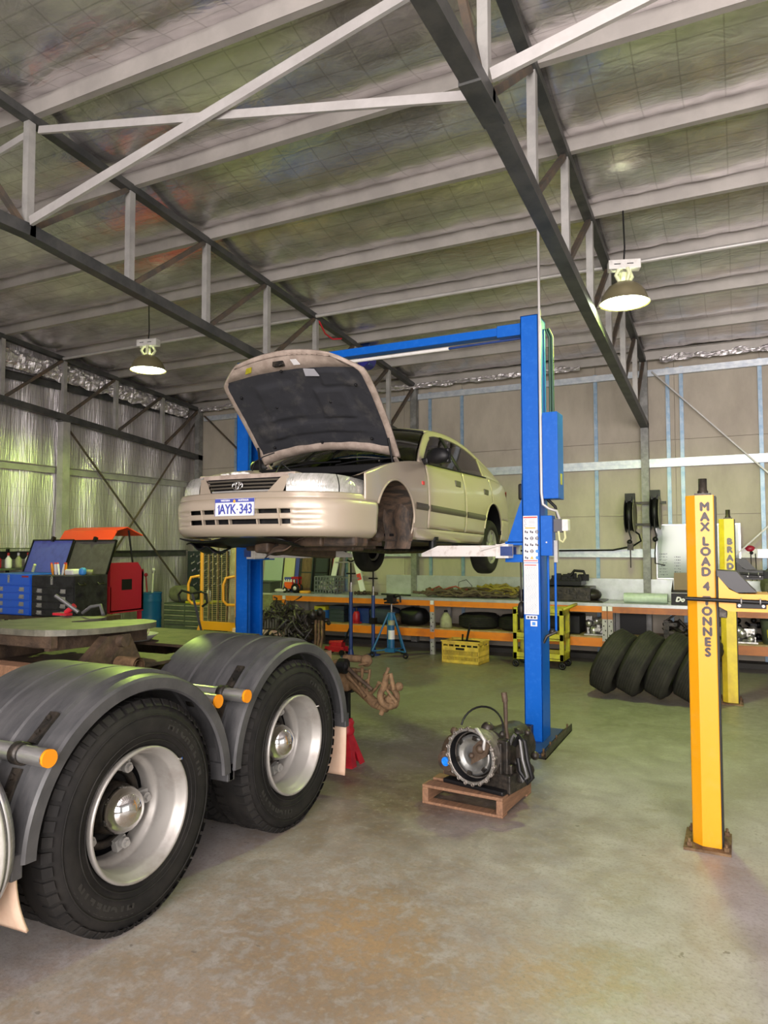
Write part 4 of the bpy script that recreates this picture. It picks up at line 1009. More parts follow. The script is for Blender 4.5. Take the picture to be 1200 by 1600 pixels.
# roof, windscreen, rear window, boot
def edge(y): return bx(y, zr(y)), zr(y)
m = MB()
def rf(u, v):
    y = 2.22+(3.36-2.22)*v; x, z = edge(y); t = 2*u-1
    return (x*t, y - 0.06*(1-t*t)*(1-v) + 0.05*(1-t*t)*v, z + 0.055*(1-abs(t)**2.4))
m.grid(rf, 20, 16); o = part(m, 'roof', PL, car); so = o.modifiers.new('t', 'SOLIDIFY'); so.thickness = 0.02; so.offset = -1
m = MB()
def ws(u, v):
    t = 2*u-1; y = 1.50+(2.22-1.50)*v; x, z = edge(y); b = (1-t*t)
    return ((x-0.03)*t, y - (0.20*(1-v)+0.06*v)*b, z + (0.03*(1-v)+0.055*v)*b - 0.004)
m.grid(ws, 20, 12); part(m, 'windscreen', M['winglass'], car)
m = MB(); m.tube([ws(i/20, 0.99) for i in range(21)], 0.014, 8); part(m, 'windscreen_seal', M['black'], car)
m = MB(); m.grid(lambda u, v: (lambda t, y: ((edge(y)[0]-0.03)*t, y+(0.05*(1-v)+0.12*v)*(1-t*t), edge(y)[1]+0.05*(1-t*t)*(1-v*0.7)))(2*u-1, 3.36+0.80*v), 16, 10); part(m, 'rear_window', M['winglass'], car)
m = MB(); m.grid(lambda u, v: ((bx(min(4.16+0.56*v, 4.75), 0.95)-0.02)*(2*u-1), 4.16+0.56*v + 0.05*(1-(2*u-1)**2), 0.985-0.05*v+0.03*(1-(2*u-1)**2)), 16, 8); part(m, 'boot_lid', PL, car)
m = MB(); m.grid(lambda u, v: ((W(4.74)-0.0)*(2*u-1), 4.76+0.04*(1-(2*u-1)**2), 0.25+0.68*v), 12, 8); part(m, 'tail_panel', PL, car)
m = MB(); m.tube([(x, 4.60+0.05*(1-(x/0.6)**2), 1.0+0.02*(1-(x/.6)**2)) for x in [-.62, -.4, -.2, 0, .2, .4, .62]], 0.012, 8); part(m, 'boot_trim', M['chrome'], car)
# cabin interior
m = MB(); m.box(-0.72, 0.72, 1.35, 4.1, 0.24, 0.30); m.box(-0.76, 0.76, 1.45, 1.72, 0.55, 0.86); m.box(-0.72, 0.72, 3.55, 4.1, 0.3, 0.95); part(m, 'cabin_floor', M['black'], car)
for sx_ in (-0.36, 0.36):
    m = MB(); m.box(sx_-0.24, sx_+0.24, 2.05, 2.55, 0.3, 0.55); m.bar((sx_, 2.55, 0.45), (sx_, 2.80, 1.08), 0.46, 0.12, (0, 1, 0)); m.box(sx_-0.13, sx_+0.13, 2.74, 2.83, 1.09, 1.24); part(m, 'car_seat', M['trim'], car, bevel=0.03)
m = MB(); m.torus(0.185, 0.014, Matrix.Translation((0.36, 1.86, 0.86)) @ Matrix.Rotation(radians(62), 4, 'X'), 28, 8); m.tube([(0.36, 1.86, 0.86), (0.36, 1.70, 0.78)], 0.03, 8); part(m, 'steering_wheel', M['black'], car)
# cowl, wipers, engine bay
m = MB(); m.box(-0.78, 0.78, 1.28, 1.50, 0.80, 0.875); part(m, 'cowl', M['black'], car, bevel=0.01)
for x0, x1 in ((-0.55, 0.1), (0.05, 0.62)):
    m = MB(); m.tube([(x0, 1.36, 0.89), ((x0+x1)/2, 1.33, 0.915), (x1, 1.37, 0.925)], 0.009, 6); part(m, 'wiper', M['black'], car)
m = MB(); m.box(-0.48, 0.48, 0.20, 1.28, 0.24, 0.56); m.box(-0.36, 0.40, 0.45, 0.95, 0.56, 0.66); m.box(-0.49, -0.40, 0.35, 0.65, 0.5, 0.66); part(m, 'engine', M['darkmetal'], car, bevel=0.02)
m = MB(); m.tube([(-0.2, 0.35, 0.66), (0.05, 0.5, 0.72), (0.3, 0.4, 0.67)], 0.02, 8); m.tube([(0.1, 0.3, 0.66), (0.12, 0.36, 0.78), (0.2, 0.42, 0.70)], 0.008, 6); part(m, 'engine_hose', M['black'], car)
for s in (1, -1):
    m = MB(); m.grid(lambda u, v: (s*(bx(0.36+1.14*u, zf(0.36+1.14*u))-0.16*v), 0.36+1.14*u, zf(0.36+1.14*u)-0.002-0.06*v**2), 16, 5); part(m, 'fender_ledge', M['dustypaint'], car)

# nose: fascia, bumper, grille, lamps
def plan(t):
    "t in -1..1 along the nose outline -> (x, y, tangent side)"
    s = 1 if t >= 0 else -1; a = abs(t)
    pts = [(0, -0.055), (0.2, -0.048), (0.38, -0.025), (0.50, 0.003), (0.61, 0.055), (0.70, 0.122), (0.765, 0.21), (0.812, 0.32), (0.842, 0.46), (0.860, 0.60)]
    d = [0]
    for p, q in zip(pts, pts[1:]): d.append(d[-1]+sqrt((p[0]-q[0])**2+(p[1]-q[1])**2))
    L = d[-1]*a
    x = smooth_tab(list(zip(d, [p[0] for p in pts])), L); y = smooth_tab(list(zip(d, [p[1] for p in pts])), L)
    return s*x, y
def nose_pt(t, off):
    x, y = plan(t); x2, y2 = plan(min(1, t+0.01)); x1, y1 = plan(max(-1, t-0.01))
    tx, ty_ = x2-x1, y2-y1; l_ = sqrt(tx*tx+ty_*ty_) or 1
    return x + ty_/l_*off, y - tx/l_*off
TS = [-1+2*i/96 for i in range(97)]
BO = [(0.175, -0.075), (0.185, -0.03), (0.215, 0.0), (0.255, 0.006), (0.315, 0.010), (0.345, 0.012), (0.385, 0.016), (0.41, 0.016), (0.435, 0.012), (0.448, 0.004), (0.452, -0.010)]
def nose_grid(zrows, off, mt, nm, keep=None, lab=None, trange=None, thick=0.012):
    m = MB(); ts = TS if trange is None else [trange[0]+(trange[1]-trange[0])*i/40 for i in range(41)]
    vs = []; n = len(ts)
    for z in zrows:
        for t in ts:
            x, y = nose_pt(t, off(z, t)); vs.append((x, y, z))
    fs = []
    for j in range(len(zrows)-1):
        for i in range(n-1):
            zc = (zrows[j]+zrows[j+1])/2; x, _ = plan((ts[i]+ts[i+1])/2)
            if keep is None or keep(x, zc): fs.append((j*n+i, j*n+i+1, (j+1)*n+i+1, (j+1)*n+i))
    m.add(vs, fs, True); o = part(m, nm, mt, car, lab)
    if thick: so = o.modifiers.new('t', 'SOLIDIFY'); so.thickness = thick; so.offset = 1
    return o
zrow = [0.175, 0.185, 0.215, 0.235, 0.255, 0.262, 0.30, 0.308, 0.318, 0.332, 0.342, 0.375, 0.383, 0.395, 0.415, 0.435, 0.448, 0.452]
def boff(z, t):
    o_ = smooth_tab(BO, z); x = abs(plan(t)[0])
    if 0.47 < x < 0.70:   # side scoops
        for z0, z1 in ((0.262, 0.30), (0.342, 0.375)):
            if z0-0.004 < z < z1+0.004 and z != z1: o_ -= 0.030*max(0, min(1, (0.70-x)/0.20))
    return o_
bp_ = nose_grid(zrow, boff, M['bumper'], 'front_bumper', lambda x, z: not (abs(x) < 0.47 and (0.262 < z < 0.30 or 0.342 < z < 0.375)))
m = MB(); m.grid(lambda u, v: (lambda q: (q[0], q[1]+0.045, 0.235+0.16*v))(plan(-0.5+u)), 20, 3); part(m, 'intake_mesh', M['black'], bp_)
for x in (-0.32, -0.06, 0.20, -0.19, 0.40):
    m = MB(); m.bar((x, -0.04, 0.25), (x-0.02, -0.045, 0.385), 0.012, 0.03, (0, 1, 0)); part(m, 'intake_rib', M['bumper'], bp_)
fz = [0.486, 0.50, 0.515, 0.53, 0.545, 0.60, 0.66]
def fkeep(x, z): 
    a = abs(x)
    if z < 0.545: return True
    return 0.325 < a < 0.37
def foff(z, t): return -0.006 - (z-0.49)*0.28
nf = nose_grid([0.454, 0.465, 0.48, 0.492, 0.504], foff, PL, 'nose_panel')
# grille surround posts between grille and lamps
for s in (1, -1):
    m = MB()
    def gp(u, v):
        z = 0.504+0.125*v; xa = 0.265+0.10*v; xb = 0.395+0.03*v; x = xa+(xb-xa)*u
        y = smooth_tab([(0, -0.055), (0.2, -0.048), (0.38, -0.025), (0.5, 0.003)], x) + 0.006 + (z-0.49)*0.28
        return (s*x, y, z)
    m.grid(gp, 6, 6); o = part(m, 'grille_surround', PL, nf)
    # headlamp: main lens, indicator lens, housing
    def hl(u0, u1, nm, mt, dz=0.0, out=0.0):
        m = MB()
        def f(u, v):
            t = u0+(u1-u0)*u; zt = 0.648 - 0.03*max(0, (t-0.62)/0.38)**1.5
            z0 = 0.502+0.012*max(0, (t-0.7)/0.3); z = z0+(zt-z0)*v
            x, y = nose_pt(t, -0.016 - (z-0.49)*0.30 + 0.016*sin(pi*v) + out); return (s*x, y, z)
        m.grid(f, 18, 8); return part(m, nm, mt, car)
    hl(0.335, 0.672, 'headlamp', M['lens'])
    hl(0.680, 0.935, 'indicator_lamp', M['lens']); 
    m = MB(); m.grid(lambda u, v: (lambda q: (s*q[0], q[1], 0.495+0.155*v))(nose_pt(0.35+0.58*u, -0.085-0.03*v)), 16, 3); part(m, 'lamp_housing', M['black'], car)
# grille
m = MB(); m.add([(-0.27, 0.03, 0.50), (0.27, 0.03, 0.50), (0.37, 0.05, 0.625), (-0.37, 0.05, 0.625)], [(0, 1, 2, 3)]); gr = part(m, 'grille', M['black'], car)
for z, w_ in ((0.518, 0.27), (0.546, 0.295), (0.574, 0.32), (0.602, 0.34)):
    m = MB(); m.tube([(x, smooth_tab([(0, -0.05), (0.38, -0.02)], abs(x))+0.012+(z-0.49)*0.28, z) for x in [-w_, -w_/2, 0, w_/2, w_]], 0.0085, 8); part(m, 'grille_bar', M['trim'] if z != 0.518 else M['gal'], gr)
m = MB(); L = Matrix.Translation((0, -0.046, 0.560)) @ Matrix.Rotation(radians(78), 4, 'X')
m.torus(0.048, 0.0055, L @ Matrix.Diagonal((1, 0.68, 1, 1)), 28, 6); m.torus(0.030, 0.0045, L @ Matrix.Translation((0, 0.010, 0)) @ Matrix.Diagonal((1, 0.5, 1, 1)), 24, 6); m.torus(0.026, 0.0045, L @ Matrix.Diagonal((0.55, 1.15, 1, 1)), 24, 6)
part(m, 'oval_badge', M['chrome'], gr)
m = MB(); m.box(-0.46, 0.46, 0.05, 0.16, 0.618, 0.662); part(m, 'bonnet_slam_panel', M['dustypaint'], car, 'dusty pink-grey cross panel', bevel=0.01)
m = MB(); 
for k in range(9): m.ball((-0.26+0.03*k+rr.uniform(-.03, .03), 0.10, 0.662+rr.uniform(0, 0.012)), rr.uniform(0.012, 0.026), 8, 6, (1.5, 1, 0.8))
part(m, 'foam_strip', M['white'], car, 'torn white foam on the cross panel')
m = MB(); m.tube([(0.02, 0.11, 0.69), (0.05, 0.10, 0.76), (0.12, 0.12, 0.80), (0.2, 0.15, 0.83)], 0.005, 6); part(m, 'bonnet_cable', M['black'], car)
# number plate
npl = MB(); X0 = 0.005; yp = -0.085
npl.box(X0-0.186, X0+0.186, yp, yp+0.006, 0.325, 0.459); np_ = part(npl, 'number_plate', M['platewhite'], car, bevel=0.002)
m = MB(); m.box(X0-0.184, X0+0.184, yp-0.0015, yp, 0.428, 0.457); m.box(X0-0.186, X0-0.182, yp-0.001, yp, 0.325, 0.458); m.box(X0+0.182, X0+0.186, yp-0.001, yp, 0.325, 0.458); part(m, 'plate_band', M['plateblue'], np_)
m = MB(); m.box(X0-0.150, X0-0.139, yp-0.003, yp-0.0005, 0.337, 0.411); m.prism([(0, 0), (0.011, 0), (0.011, 0.012), (-0.010, -0.004), (-0.010, -0.016)], 0, 0.002, FRONT(X0-0.150, yp-0.001, 0.399)); put_text(m, 'AYK', 0.104, FRONT(X0-0.062, yp-0.0015, 0.374) @ Matrix.Diagonal((0.80, 1.0, 1, 1)), heavy=0.002, spacing=0.95); put_text(m, '343', 0.104, FRONT(X0+0.108, yp-0.0015, 0.374) @ Matrix.Diagonal((0.82, 1.0, 1, 1)), heavy=0.002, spacing=0.95)
m.ball((X0+0.028, yp-0.001, 0.374), 0.007, 10, 6, (1, 0.3, 1)); part(m, 'plate_number', M['plateblue'], np_)
m = MB(); put_text(m, 'WESTERN', 0.019, FRONT(X0-0.085, yp-0.002, 0.443), bold=0.0005); put_text(m, 'AUSTRALIA', 0.019, FRONT(X0+0.085, yp-0.002, 0.443), bold=0.0005); part(m, 'plate_heading', M['platewhite'], np_)
m = MB(); m.ball((X0, yp-0.002, 0.437), 0.013, 10, 6, (1, 0.2, 1)); part(m, 'plate_emblem', M['printorange'], np_)

# open hood: hinge at the cowl, underside towards the camera
hood = MB(); HA = radians(42.5)
hinge = Vector((0, 1.33, 0.92)); d1 = Vector((0, -cos(HA), sin(HA))); nU = Vector((0, -sin(HA), -cos(HA)))    # nU: underside normal
HL = 1.13
def hw(v): return lerp([(0, 0.735), (0.3, 0.745), (0.6, 0.745), (0.78, 0.735), (0.84, 0.715), (0.97, 0.53), (1.0, 0.47)], v)
def hp(u, v, o=0.0, inset=0.0):
    t = 2*u-1; x = (hw(v)-inset)*t
    back = -0.10*(1-t*t)*(1-v)**2 * -1   # cowl edge bows forward in the middle
    lon = HL*(v + 0.045*(1-t*t)*v**3) + 0.10*(1-t*t)*(1-v)**3
    crown = 0.055*(1-t*t) + 0.03*sin(pi*v)
    p = hinge + d1*lon - nU*crown + nU*o
    return Vector((x, p.y, p.z))
hood.grid(lambda u, v: hp(u, v), 28, 24); o = part(hood, 'hood', M['dustypaint'], car, 'hood propped wide open'); 
so = o.modifiers.new('t', 'SOLIDIFY'); so.thickness = 0.018; so.offset = 0
m = MB()   # rolled frame around the underside
def ring_pts(ins, o_): return [hp(0.0+ins, 0.02+0.96*i/24, o_) for i in range(25)] + [hp(ins+(1-2*ins)*i/20, 0.975, o_) for i in range(1, 20)] + [hp(1-ins, 0.98-0.96*i/24, o_) for i in range(25)]
a_, b_, c_ = ring_pts(0.004, 0.014), ring_pts(0.020, 0.030), ring_pts(0.040, 0.018)
n = len(a_); m.add(a_+b_+c_, [(k*n+i, k*n+i+1, (k+1)*n+i+1, (k+1)*n+i) for k in range(2) for i in range(n-1)], True); part(m, 'hood_frame', M['dustypaint'], o)
m = MB(); m.grid(lambda u, v: hp(0.03+0.94*u, 0.855+0.115*v, 0.022+0.018*sin(pi*v)), 24, 6); part(m, 'hood_edge_panel', M['dustypaint'], o)
m = MB(); m.grid(lambda u, v: hp(0.03+0.94*u, 0.015+0.10*v, 0.02+0.02*sin(pi*v)), 24, 5); part(m, 'hood_edge_panel', M['dustypaint'], o)
m = MB()
def pad(u, v):
    uu = 0.036+0.928*u; vv = 0.105+0.775*v
    b = 0.0
    for (cu, cv, ru, rv, h) in ((0.33, 0.62, 0.13, 0.2, 0.02), (0.72, 0.55, 0.11, 0.17, 0.022), (0.5, 0.25, 0.32, 0.07, 0.016), (0.8, 0.85, 0.1, 0.09, 0.02), (0.15, 0.3, 0.08, 0.14, 0.016)):
        du = abs(u-cu)/ru; dv = abs(v-cv)/rv; b += h*max(0, min(1, (1.15-max(du, dv))*5))
    return hp(uu, vv, 0.022 + b + 0.006*noise.noise((u*9, v*9, 2.0)))
m.grid(pad, 60, 44); part(m, 'insulation_pad', M['hoodpad'], o, 'sagging charcoal insulation under the hood')
for u, v in ((0.15, 0.16), (0.5, 0.13), (0.86, 0.18), (0.3, 0.55), (0.68, 0.55), (0.1, 0.7), (0.9, 0.7), (0.45, 0.86)):
    m = MB(); c = hp(u, v, 0.04); m.ball(c, 0.013, 8, 6); part(m, 'pad_clip', M['black'], o)
m = MB(); c = [hp(0.60, 0.80, 0.045), hp(0.69, 0.79, 0.045), hp(0.685, 0.85, 0.045), hp(0.615, 0.86, 0.045)]; m.add(c+[p-nU*0.008 for p in c], [(0, 1, 2, 3), (0, 4, 5, 1), (1, 5, 6, 2), (2, 6, 7, 3), (3, 7, 4, 0)]); part(m, 'hood_label', M['papergrey'], o, 'pale label on the insulation')
m = MB(); c = hp(0.46, 0.925, 0.05); m.tube([c+Vector((-0.05, 0, 0)), c+nU*0.03, c+Vector((0.05, 0, 0))], 0.012, 8); m.box(c.x-0.05, c.x+0.05, c.y-0.02, c.y+0.02, c.z-0.02, c.z+0.02); part(m, 'hood_latch', M['darkmetal'], o)
for s in (0, 1):
    m = MB(); u = 0.03 if s == 0 else 0.97; p = hp(u, 0.20, 0.03); x = p.x; m.tube([p, (x*1.02, 1.22, 0.86)], 0.011, 8); part(m, 'gas_strut', M['black'], o)
    m = MB(); q = hp(u, 0.0, 0.02); m.bar(q, (q.x, 1.40, 0.86), 0.03, 0.02); part(m, 'hood_hinge', M['dustypaint'], o)

for u, mt_, nm in ((0.17, M['cart'], 'yellow sticker on the hood edge'), (0.57, M['paper'], 'pale sticker on the hood edge')):
    m = MB(); c = [hp(u, 0.90, 0.046), hp(u+0.05, 0.90, 0.046), hp(u+0.05, 0.945, 0.046), hp(u, 0.945, 0.046)]; m.add(c+[p-nU*0.006 for p in c], [(0, 1, 2, 3), (0, 4, 5, 1), (1, 5, 6, 2), (2, 6, 7, 3), (3, 7, 4, 0)]); part(m, 'hood_sticker', mt_, o, nm)
# underside
m = MB(); m.box(-0.78, 0.78, 1.30, 4.45, 0.17, 0.235); part(m, 'floor_pan', M['black'], car)
m = MB(); m.grid(lambda u, v: (-0.62+1.0*u, 0.02+0.30*v, 0.165-0.02*sin(u*7)-0.05*v+0.015*noise.noise((u*5, v*4, 8))), 18, 6); o = part(m, 'undertray', M['black'], car, 'drooping black undertray'); so = o.modifiers.new('t', 'SOLIDIFY'); so.thickness = 0.01
m = MB(); m.grid(lambda u, v: (-0.64+0.30*u, 0.12+0.20*v, 0.12-0.05*u+0.02*sin(u*11+v*3)-0.06*max(0, sin(u*4))*v), 12, 5); o = part(m, 'torn_shield', M['black'], car, 'torn black shield hanging at the left'); so = o.modifiers.new('t', 'SOLIDIFY'); so.thickness = 0.01
m = MB(); m.box(-0.42, 0.66, 0.62, 0.80, 0.07, 0.17); m.bar((-0.02, 0.30, 0.10), (-0.02, 1.4, 0.06), 0.14, 0.10); m.box(0.10, 0.52, 0.35, 0.62, 0.10, 0.2); m.ball((-0.05, 0.55, 0.13), 0.17, 14, 8, (1, 1, 0.6)); part(m, 'engine_cradle', M['brownsteel'], car, 'rusty brown cradle and sump', bevel=0.02)
m = MB(); m.grid(lambda u, v: (0.02+0.36*u, 0.30+0.1*v, 0.11+0.10*u-0.10*(1-v)*(1-0.5*u)+0.015*sin(u*9)), 10, 5); o = part(m, 'hanging_shield', M['liner'], car, 'dirty brown shield hanging down'); so = o.modifiers.new('t', 'SOLIDIFY'); so.thickness = 0.008
m = MB(); m.box(0.25, 0.80, 0.38, 0.62, 0.10, 0.20); part(m, 'side_shield', M['liner'], car, bevel=0.03)
m = MB(); m.tube([(0.1, 1.2, 0.12), (0.12, 2.4, 0.10), (0.2, 3.2, 0.12), (0.3, 4.3, 0.2)], 0.035, 10); m.box(0.05, 0.5, 4.0, 4.4, 0.14, 0.28); part(m, 'exhaust', M['darkmetal'], car)
m = MB(); m.tube([(-0.7, RA, 0.17), (0.7, RA, 0.17)], 0.04, 10); m.box(-0.4, 0.4, RA-0.2, RA+0.05, 0.14, 0.22); part(m, 'rear_axle', M['darkmetal'], car)
# ================================================================== YELLOW HOIST POSTS
def hoist_post(x, y, label, mt, words, pitch, size, z0, far=False):
    t = thing('hoist_post', label, 'car hoist', (x, y, 0), world=True, group='yellow four tonne hoist posts')
    sec = [(-0.03, -0.10), (0.072, -0.10), (0.072, 0.10), (-0.085, 0.10), (-0.085, -0.055)]
    m = MB(); m.prism(sec, 0.015, 2.045, Matrix.Translation((x, y, 0)))
    c = part(m, 'column', mt, t, bevel=0.006)
    m = MB(); m.box(x+0.072, x+0.082, y-0.09, y+0.09, 0.02, 2.04); part(m, 'slot_strip', M['black'], c, 'black slot up the side')
    m = MB(); m.box(x-0.13, x+0.12, y-0.16, y+0.17, 0, 0.015); part(m, 'base_plate', M['rust'], t)
    for dx, dy in ((-0.10, -0.12), (0.095, -0.12), (0.095, 0.13), (-0.10, 0.13)):
        m = MB(); m.tube([(x+dx, y+dy, 0.012), (x+dx, y+dy, 0.035)], 0.016, 6, smooth=False); m.tube([(x+dx, y+dy, 0.03), (x+dx, y+dy, 0.055)], 0.008, 8); part(m, 'floor_bolt', M['rust'], t)
    m = MB(); m.box(x-0.035, x+0.055, y-0.045, y+0.045, 2.045, 2.06); m.lathe([(0.03, 2.06), (0.03, 2.075), (0.024, 2.08), (0.024, 2.15), (0, 2.15)], 20, Matrix.Translation((x+0.01, y, 0))); part(m, 'screw_head', M['darkmetal'], t)
    k = 0
    for word in words.split(' '):
        m = MB()
        for ch in word:
            put_text(m, ch, size, FRONT(x+0.022, y-0.1015, z0 - k*pitch), depth=0.0012, heavy=0.0042 if not far else 0.0075); k += 1
        part(m, 'lettering', M['ink'] if not far else M['greyink'], c, 'dark capitals reading ' + word)
        k += 0.42
    # carriage, arm
    xr = x+0.082
    m = MB(); m.box(xr+0.001, xr+0.045, y-0.095, y+0.11, 1.33, 1.56); cg = part(m, 'carriage', M['chestblack'] if far else M['darkmetal'], t, bevel=0.004)
    MX = Matrix(((1, 0, 0, 0), (0, 0, 1, 0), (0, 1, 0, 0), (0, 0, 0, 1)))
    m = MB(); m.prism([(xr+0.005, 1.57), (xr+0.06, 1.50), (xr+0.11, 1.475), (xr+0.26, 1.475), (xr+0.26, 1.375), (xr+0.05, 1.375), (xr+0.005, 1.40)], y-0.16, y+0.10, MX)
    ar = part(m, 'arm_root', mt if not far else M['chestblack'], t, bevel=0.006)
    m = MB(); m.prism([(xr+0.0, 1.605), (xr+0.10, 1.60), (xr+0.17, 1.515), (xr+0.20, 1.485), (xr+0.10, 1.482), (xr+0.055, 1.51), (xr, 1.575)], y-0.155, y+0.11, MX); part(m, 'gusset', mat('dark_grey_gusset' + ('_far' if far else ''), (0.018, 0.018, 0.022), 0.45), ar, 'dark grey gusset')
    m = MB(); m.box(xr+0.095, xr+0.245, y-0.172, y-0.16, 1.395, 1.445); pl_ = part(m, 'latch_plate', M['black'], ar, bevel=0.003)
    for dx in (0.11, 0.23):
        m = MB(); m.ball((xr+dx, y-0.173, 1.41), 0.009, 10, 6, (1, 0.5, 1)); part(m, 'bolt', M['paper'], pl_)
    m = MB(); m.tube([(xr+(-0.17 if not far else 0.03), y-0.19, 1.443), (xr+0.26, y-0.19, 1.432)], 0.012, 12); part(m, 'lock_bar', M['black'], ar, 'black bar across the post')
    for dx in (0.12, 0.215):
        m = MB(); m.torus(0.014, 0.004, Matrix.Translation((xr+dx, y-0.188, 1.437)) @ Matrix.Rotation(pi/2, 4, 'Y'), 16, 6); part(m, 'bar_clip', M['gal'], pl_)
    m = MB(); m.bar((xr+0.24, y-0.03, 1.43), (xr+1.25, y-0.25, 1.42), 0.10, 0.09); m.tube([(xr+1.2, y-0.24, 1.42), (xr+1.2, y-0.24, 1.56)], 0.05, 16); part(m, 'swing_arm', mt if not far else M['chestblack'], t, bevel=0.005)
    return t
hoist_post(-0.19, 4.70, 'nearer yellow hoist post with MAX LOAD 4 TONNES down its front', M['yellow'], 'MAX LOAD 4 TONNES', 0.0595, 0.068, 1.975)
hoist_post(-0.10, 8.95, 'farther yellow hoist post with BRAD down its top, near the workbench', M['yellow2'], 'BRADBURY', 0.092, 0.092, 1.79, True)

# ================================================================== GEARBOX ON PALLET
pal = thing('pallet', 'small timber pallet on the floor under the gearbox', 'pallet', (-1.66, 4.83, 0), rotz=radians(-4))
def pl_box(nm, x0, x1, y0, y1, z0, z1): m = MB(); m.box(x0, x1, y0, y1, z0, z1); part(m, nm, M['pallet'], pal, bevel=0.004)
for (y0, y1) in ((-0.28, -0.17), (-0.115, 0.0), (0.055, 0.16), (0.20, 0.285)): pl_box('top_board', -0.29, 0.29 if y0 < -0.2 or y0 > 0.15 else 0.285, y0, y1, 0.108, 0.128)
for x0, x1 in ((-0.29, -0.245), (0.245, 0.29)): pl_box('stringer', x0, x1, -0.28, 0.285, 0.018, 0.108)
for (y0, y1) in ((-0.28, -0.19), (0.19, 0.285)): pl_box('bottom_board', -0.29, 0.29, y0, y1, 0.0, 0.018)

gb = thing('gearbox', 'oily car gearbox with its round bellhousing face showing, on the pallet', 'gearbox', (-1.565, 4.80, 0.129), rotz=radians(-13))
# local: bellhousing opens towards -Y
G = Matrix.Translation((0.0, -0.16, 0.228)) @ Matrix.Rotation(pi/2, 4, 'X') @ Matrix.Diagonal((0.97, 0.97, 1, 1))   # axis Z -> -Y
m = MB(); m.lathe([(0.150, 0.02), (0.163, 0.05), (0.168, 0.08), (0.188, 0.082), (0.190, 0.070), (0.180, 0.06), (0.172, 0.0), (0.155, -0.12), (0.11, -0.20)], 48, G)
bh = part(m, 'bellhousing', M['cast'], gb)
m = MB(); m.lathe([(0.171, 0.0835), (0.186, 0.0835)], 48, G); part(m, 'flange_face', M['brightcast'], bh, 'machined flange rim')
m = MB(); m.lathe([(0.166, 0.081), (0.160, 0.045), (0.150, 0.018)], 48, G); part(m, 'bell_interior', M['black'], bh)
for i in range(20):
    a = 2*pi*i/20 + 0.1
    if 0.75 < a % (2*pi) < 1.25: continue
    m = MB(); c = G @ Vector((0.186*cos(a), 0.186*sin(a), 0.083)); ax = (G @ Vector((0.186*cos(a), 0.186*sin(a), 0.0)) - c).normalized()
    m.torus(0.010, 0.0045, Matrix.Translation(c) @ Matrix.Rotation(pi/2, 4, 'X'), 12, 6); m.tube([c-ax*0.0+Vector((0, 0.004, 0)), c+Vector((0, 0.03, 0))], 0.011, 8); part(m, 'bolt_lug', M['cast'], bh)
m = MB(); m.lathe([(0.0, 0.075), (0.018, 0.075), (0.02, 0.06), (0.04, 0.055), (0.055, 0.035), (0.09, 0.03), (0.108, 0.05), (0.134, 0.045), (0.137, 0.01), (0.135, -0.05)], 48, G)
cv = part(m, 'torque_converter', M['converter'], gb, 'shiny round torque converter')
for i in range(6):
    a = 2*pi*i/6 + 0.35; B = G @ Matrix.Rotation(a, 4, 'Z'); m = MB(); m.box(0.108, 0.134, -0.016, 0.016, 0.046, 0.062, B); m.tube([B @ Vector((0.122, 0, 0.05)), B @ Vector((0.122, 0, 0.07))], 0.008, 8); part(m, 'mounting_pad', M['darkmetal'], cv)
m = MB(); m.prism([(0.0, -0.05), (0.14, -0.02), (0.19, 0.04), (0.15, 0.10), (0.06, 0.06)], 0.085, 0.10, G @ Matrix.Rotation(radians(20), 4, 'Z')); m.ball((0, 0, 0.0), 0.03, 12, 8, (1, 1, 1), G @ Matrix.Translation((0.10, 0.075, 0.11))); m.ball((0, 0, 0), 0.02, 10, 6, (1, 1, 1), G @ Matrix.Translation((0.03, 0.02, 0.11)))
part(m, 'converter_bracket', M['brownsteel'], gb, 'dirty bracket across the converter')
rg = random.Random(5)
m = MB()
m.box(-0.13, 0.20, -0.10, 0.22, 0.02, 0.33); m.tube([(0.05, -0.05, 0.22), (0.05, 0.30, 0.22)], 0.15, 20); m.box(0.02, 0.24, -0.14, 0.15, 0.0, 0.12)
for k in range(26): m.ball((rg.uniform(-0.05, 0.25), rg.uniform(-0.12, 0.25), rg.uniform(0.06, 0.38)), rg.uniform(0.02, 0.05), 8, 6)
for k in range(14): a = rg.uniform(0.0, 0.22); m.box(a, a+0.04, -0.13+0.01*k, -0.10+0.01*k, 0.05, 0.05+rg.uniform(0.1, 0.3))
part(m, 'gearbox_case', M['darkmetal'], gb, bevel=0.008)
m = MB(); m.ball((-0.20, -0.08, 0.17), 0.15, 16, 10, (0.8, 0.8, 1.0)); m.box(-0.27, -0.12, -0.16, 0.05, 0.04, 0.22); m.tube([(-0.22, -0.20, 0.15), (-0.22, -0.05, 0.15)], 0.07, 16)
for k in range(8): m.ball((rg.uniform(-0.30, -0.16), rg.uniform(-0.15, 0.0), rg.uniform(0.2, 0.33)), 0.03, 8, 6)
part(m, 'differential_case', M['brownsteel'], gb, 'lobed side housing', bevel=0.01)
m = MB(); m.tube([(-0.215, -0.205, 0.15), (-0.215, -0.22, 0.15)], 0.03, 20); m.torus(0.02, 0.005, Matrix.Translation((-0.215, -0.221, 0.15)) @ Matrix.Rotation(pi/2, 4, 'X'), 16, 6); part(m, 'blue_cap', M['bluecap'], gb, 'bright blue plug')
m = MB(); m.box(-0.25, 0.22, -0.2, 0.2, 0.0, 0.03); part(m, 'oil_pan', M['black'], gb, bevel=0.01)
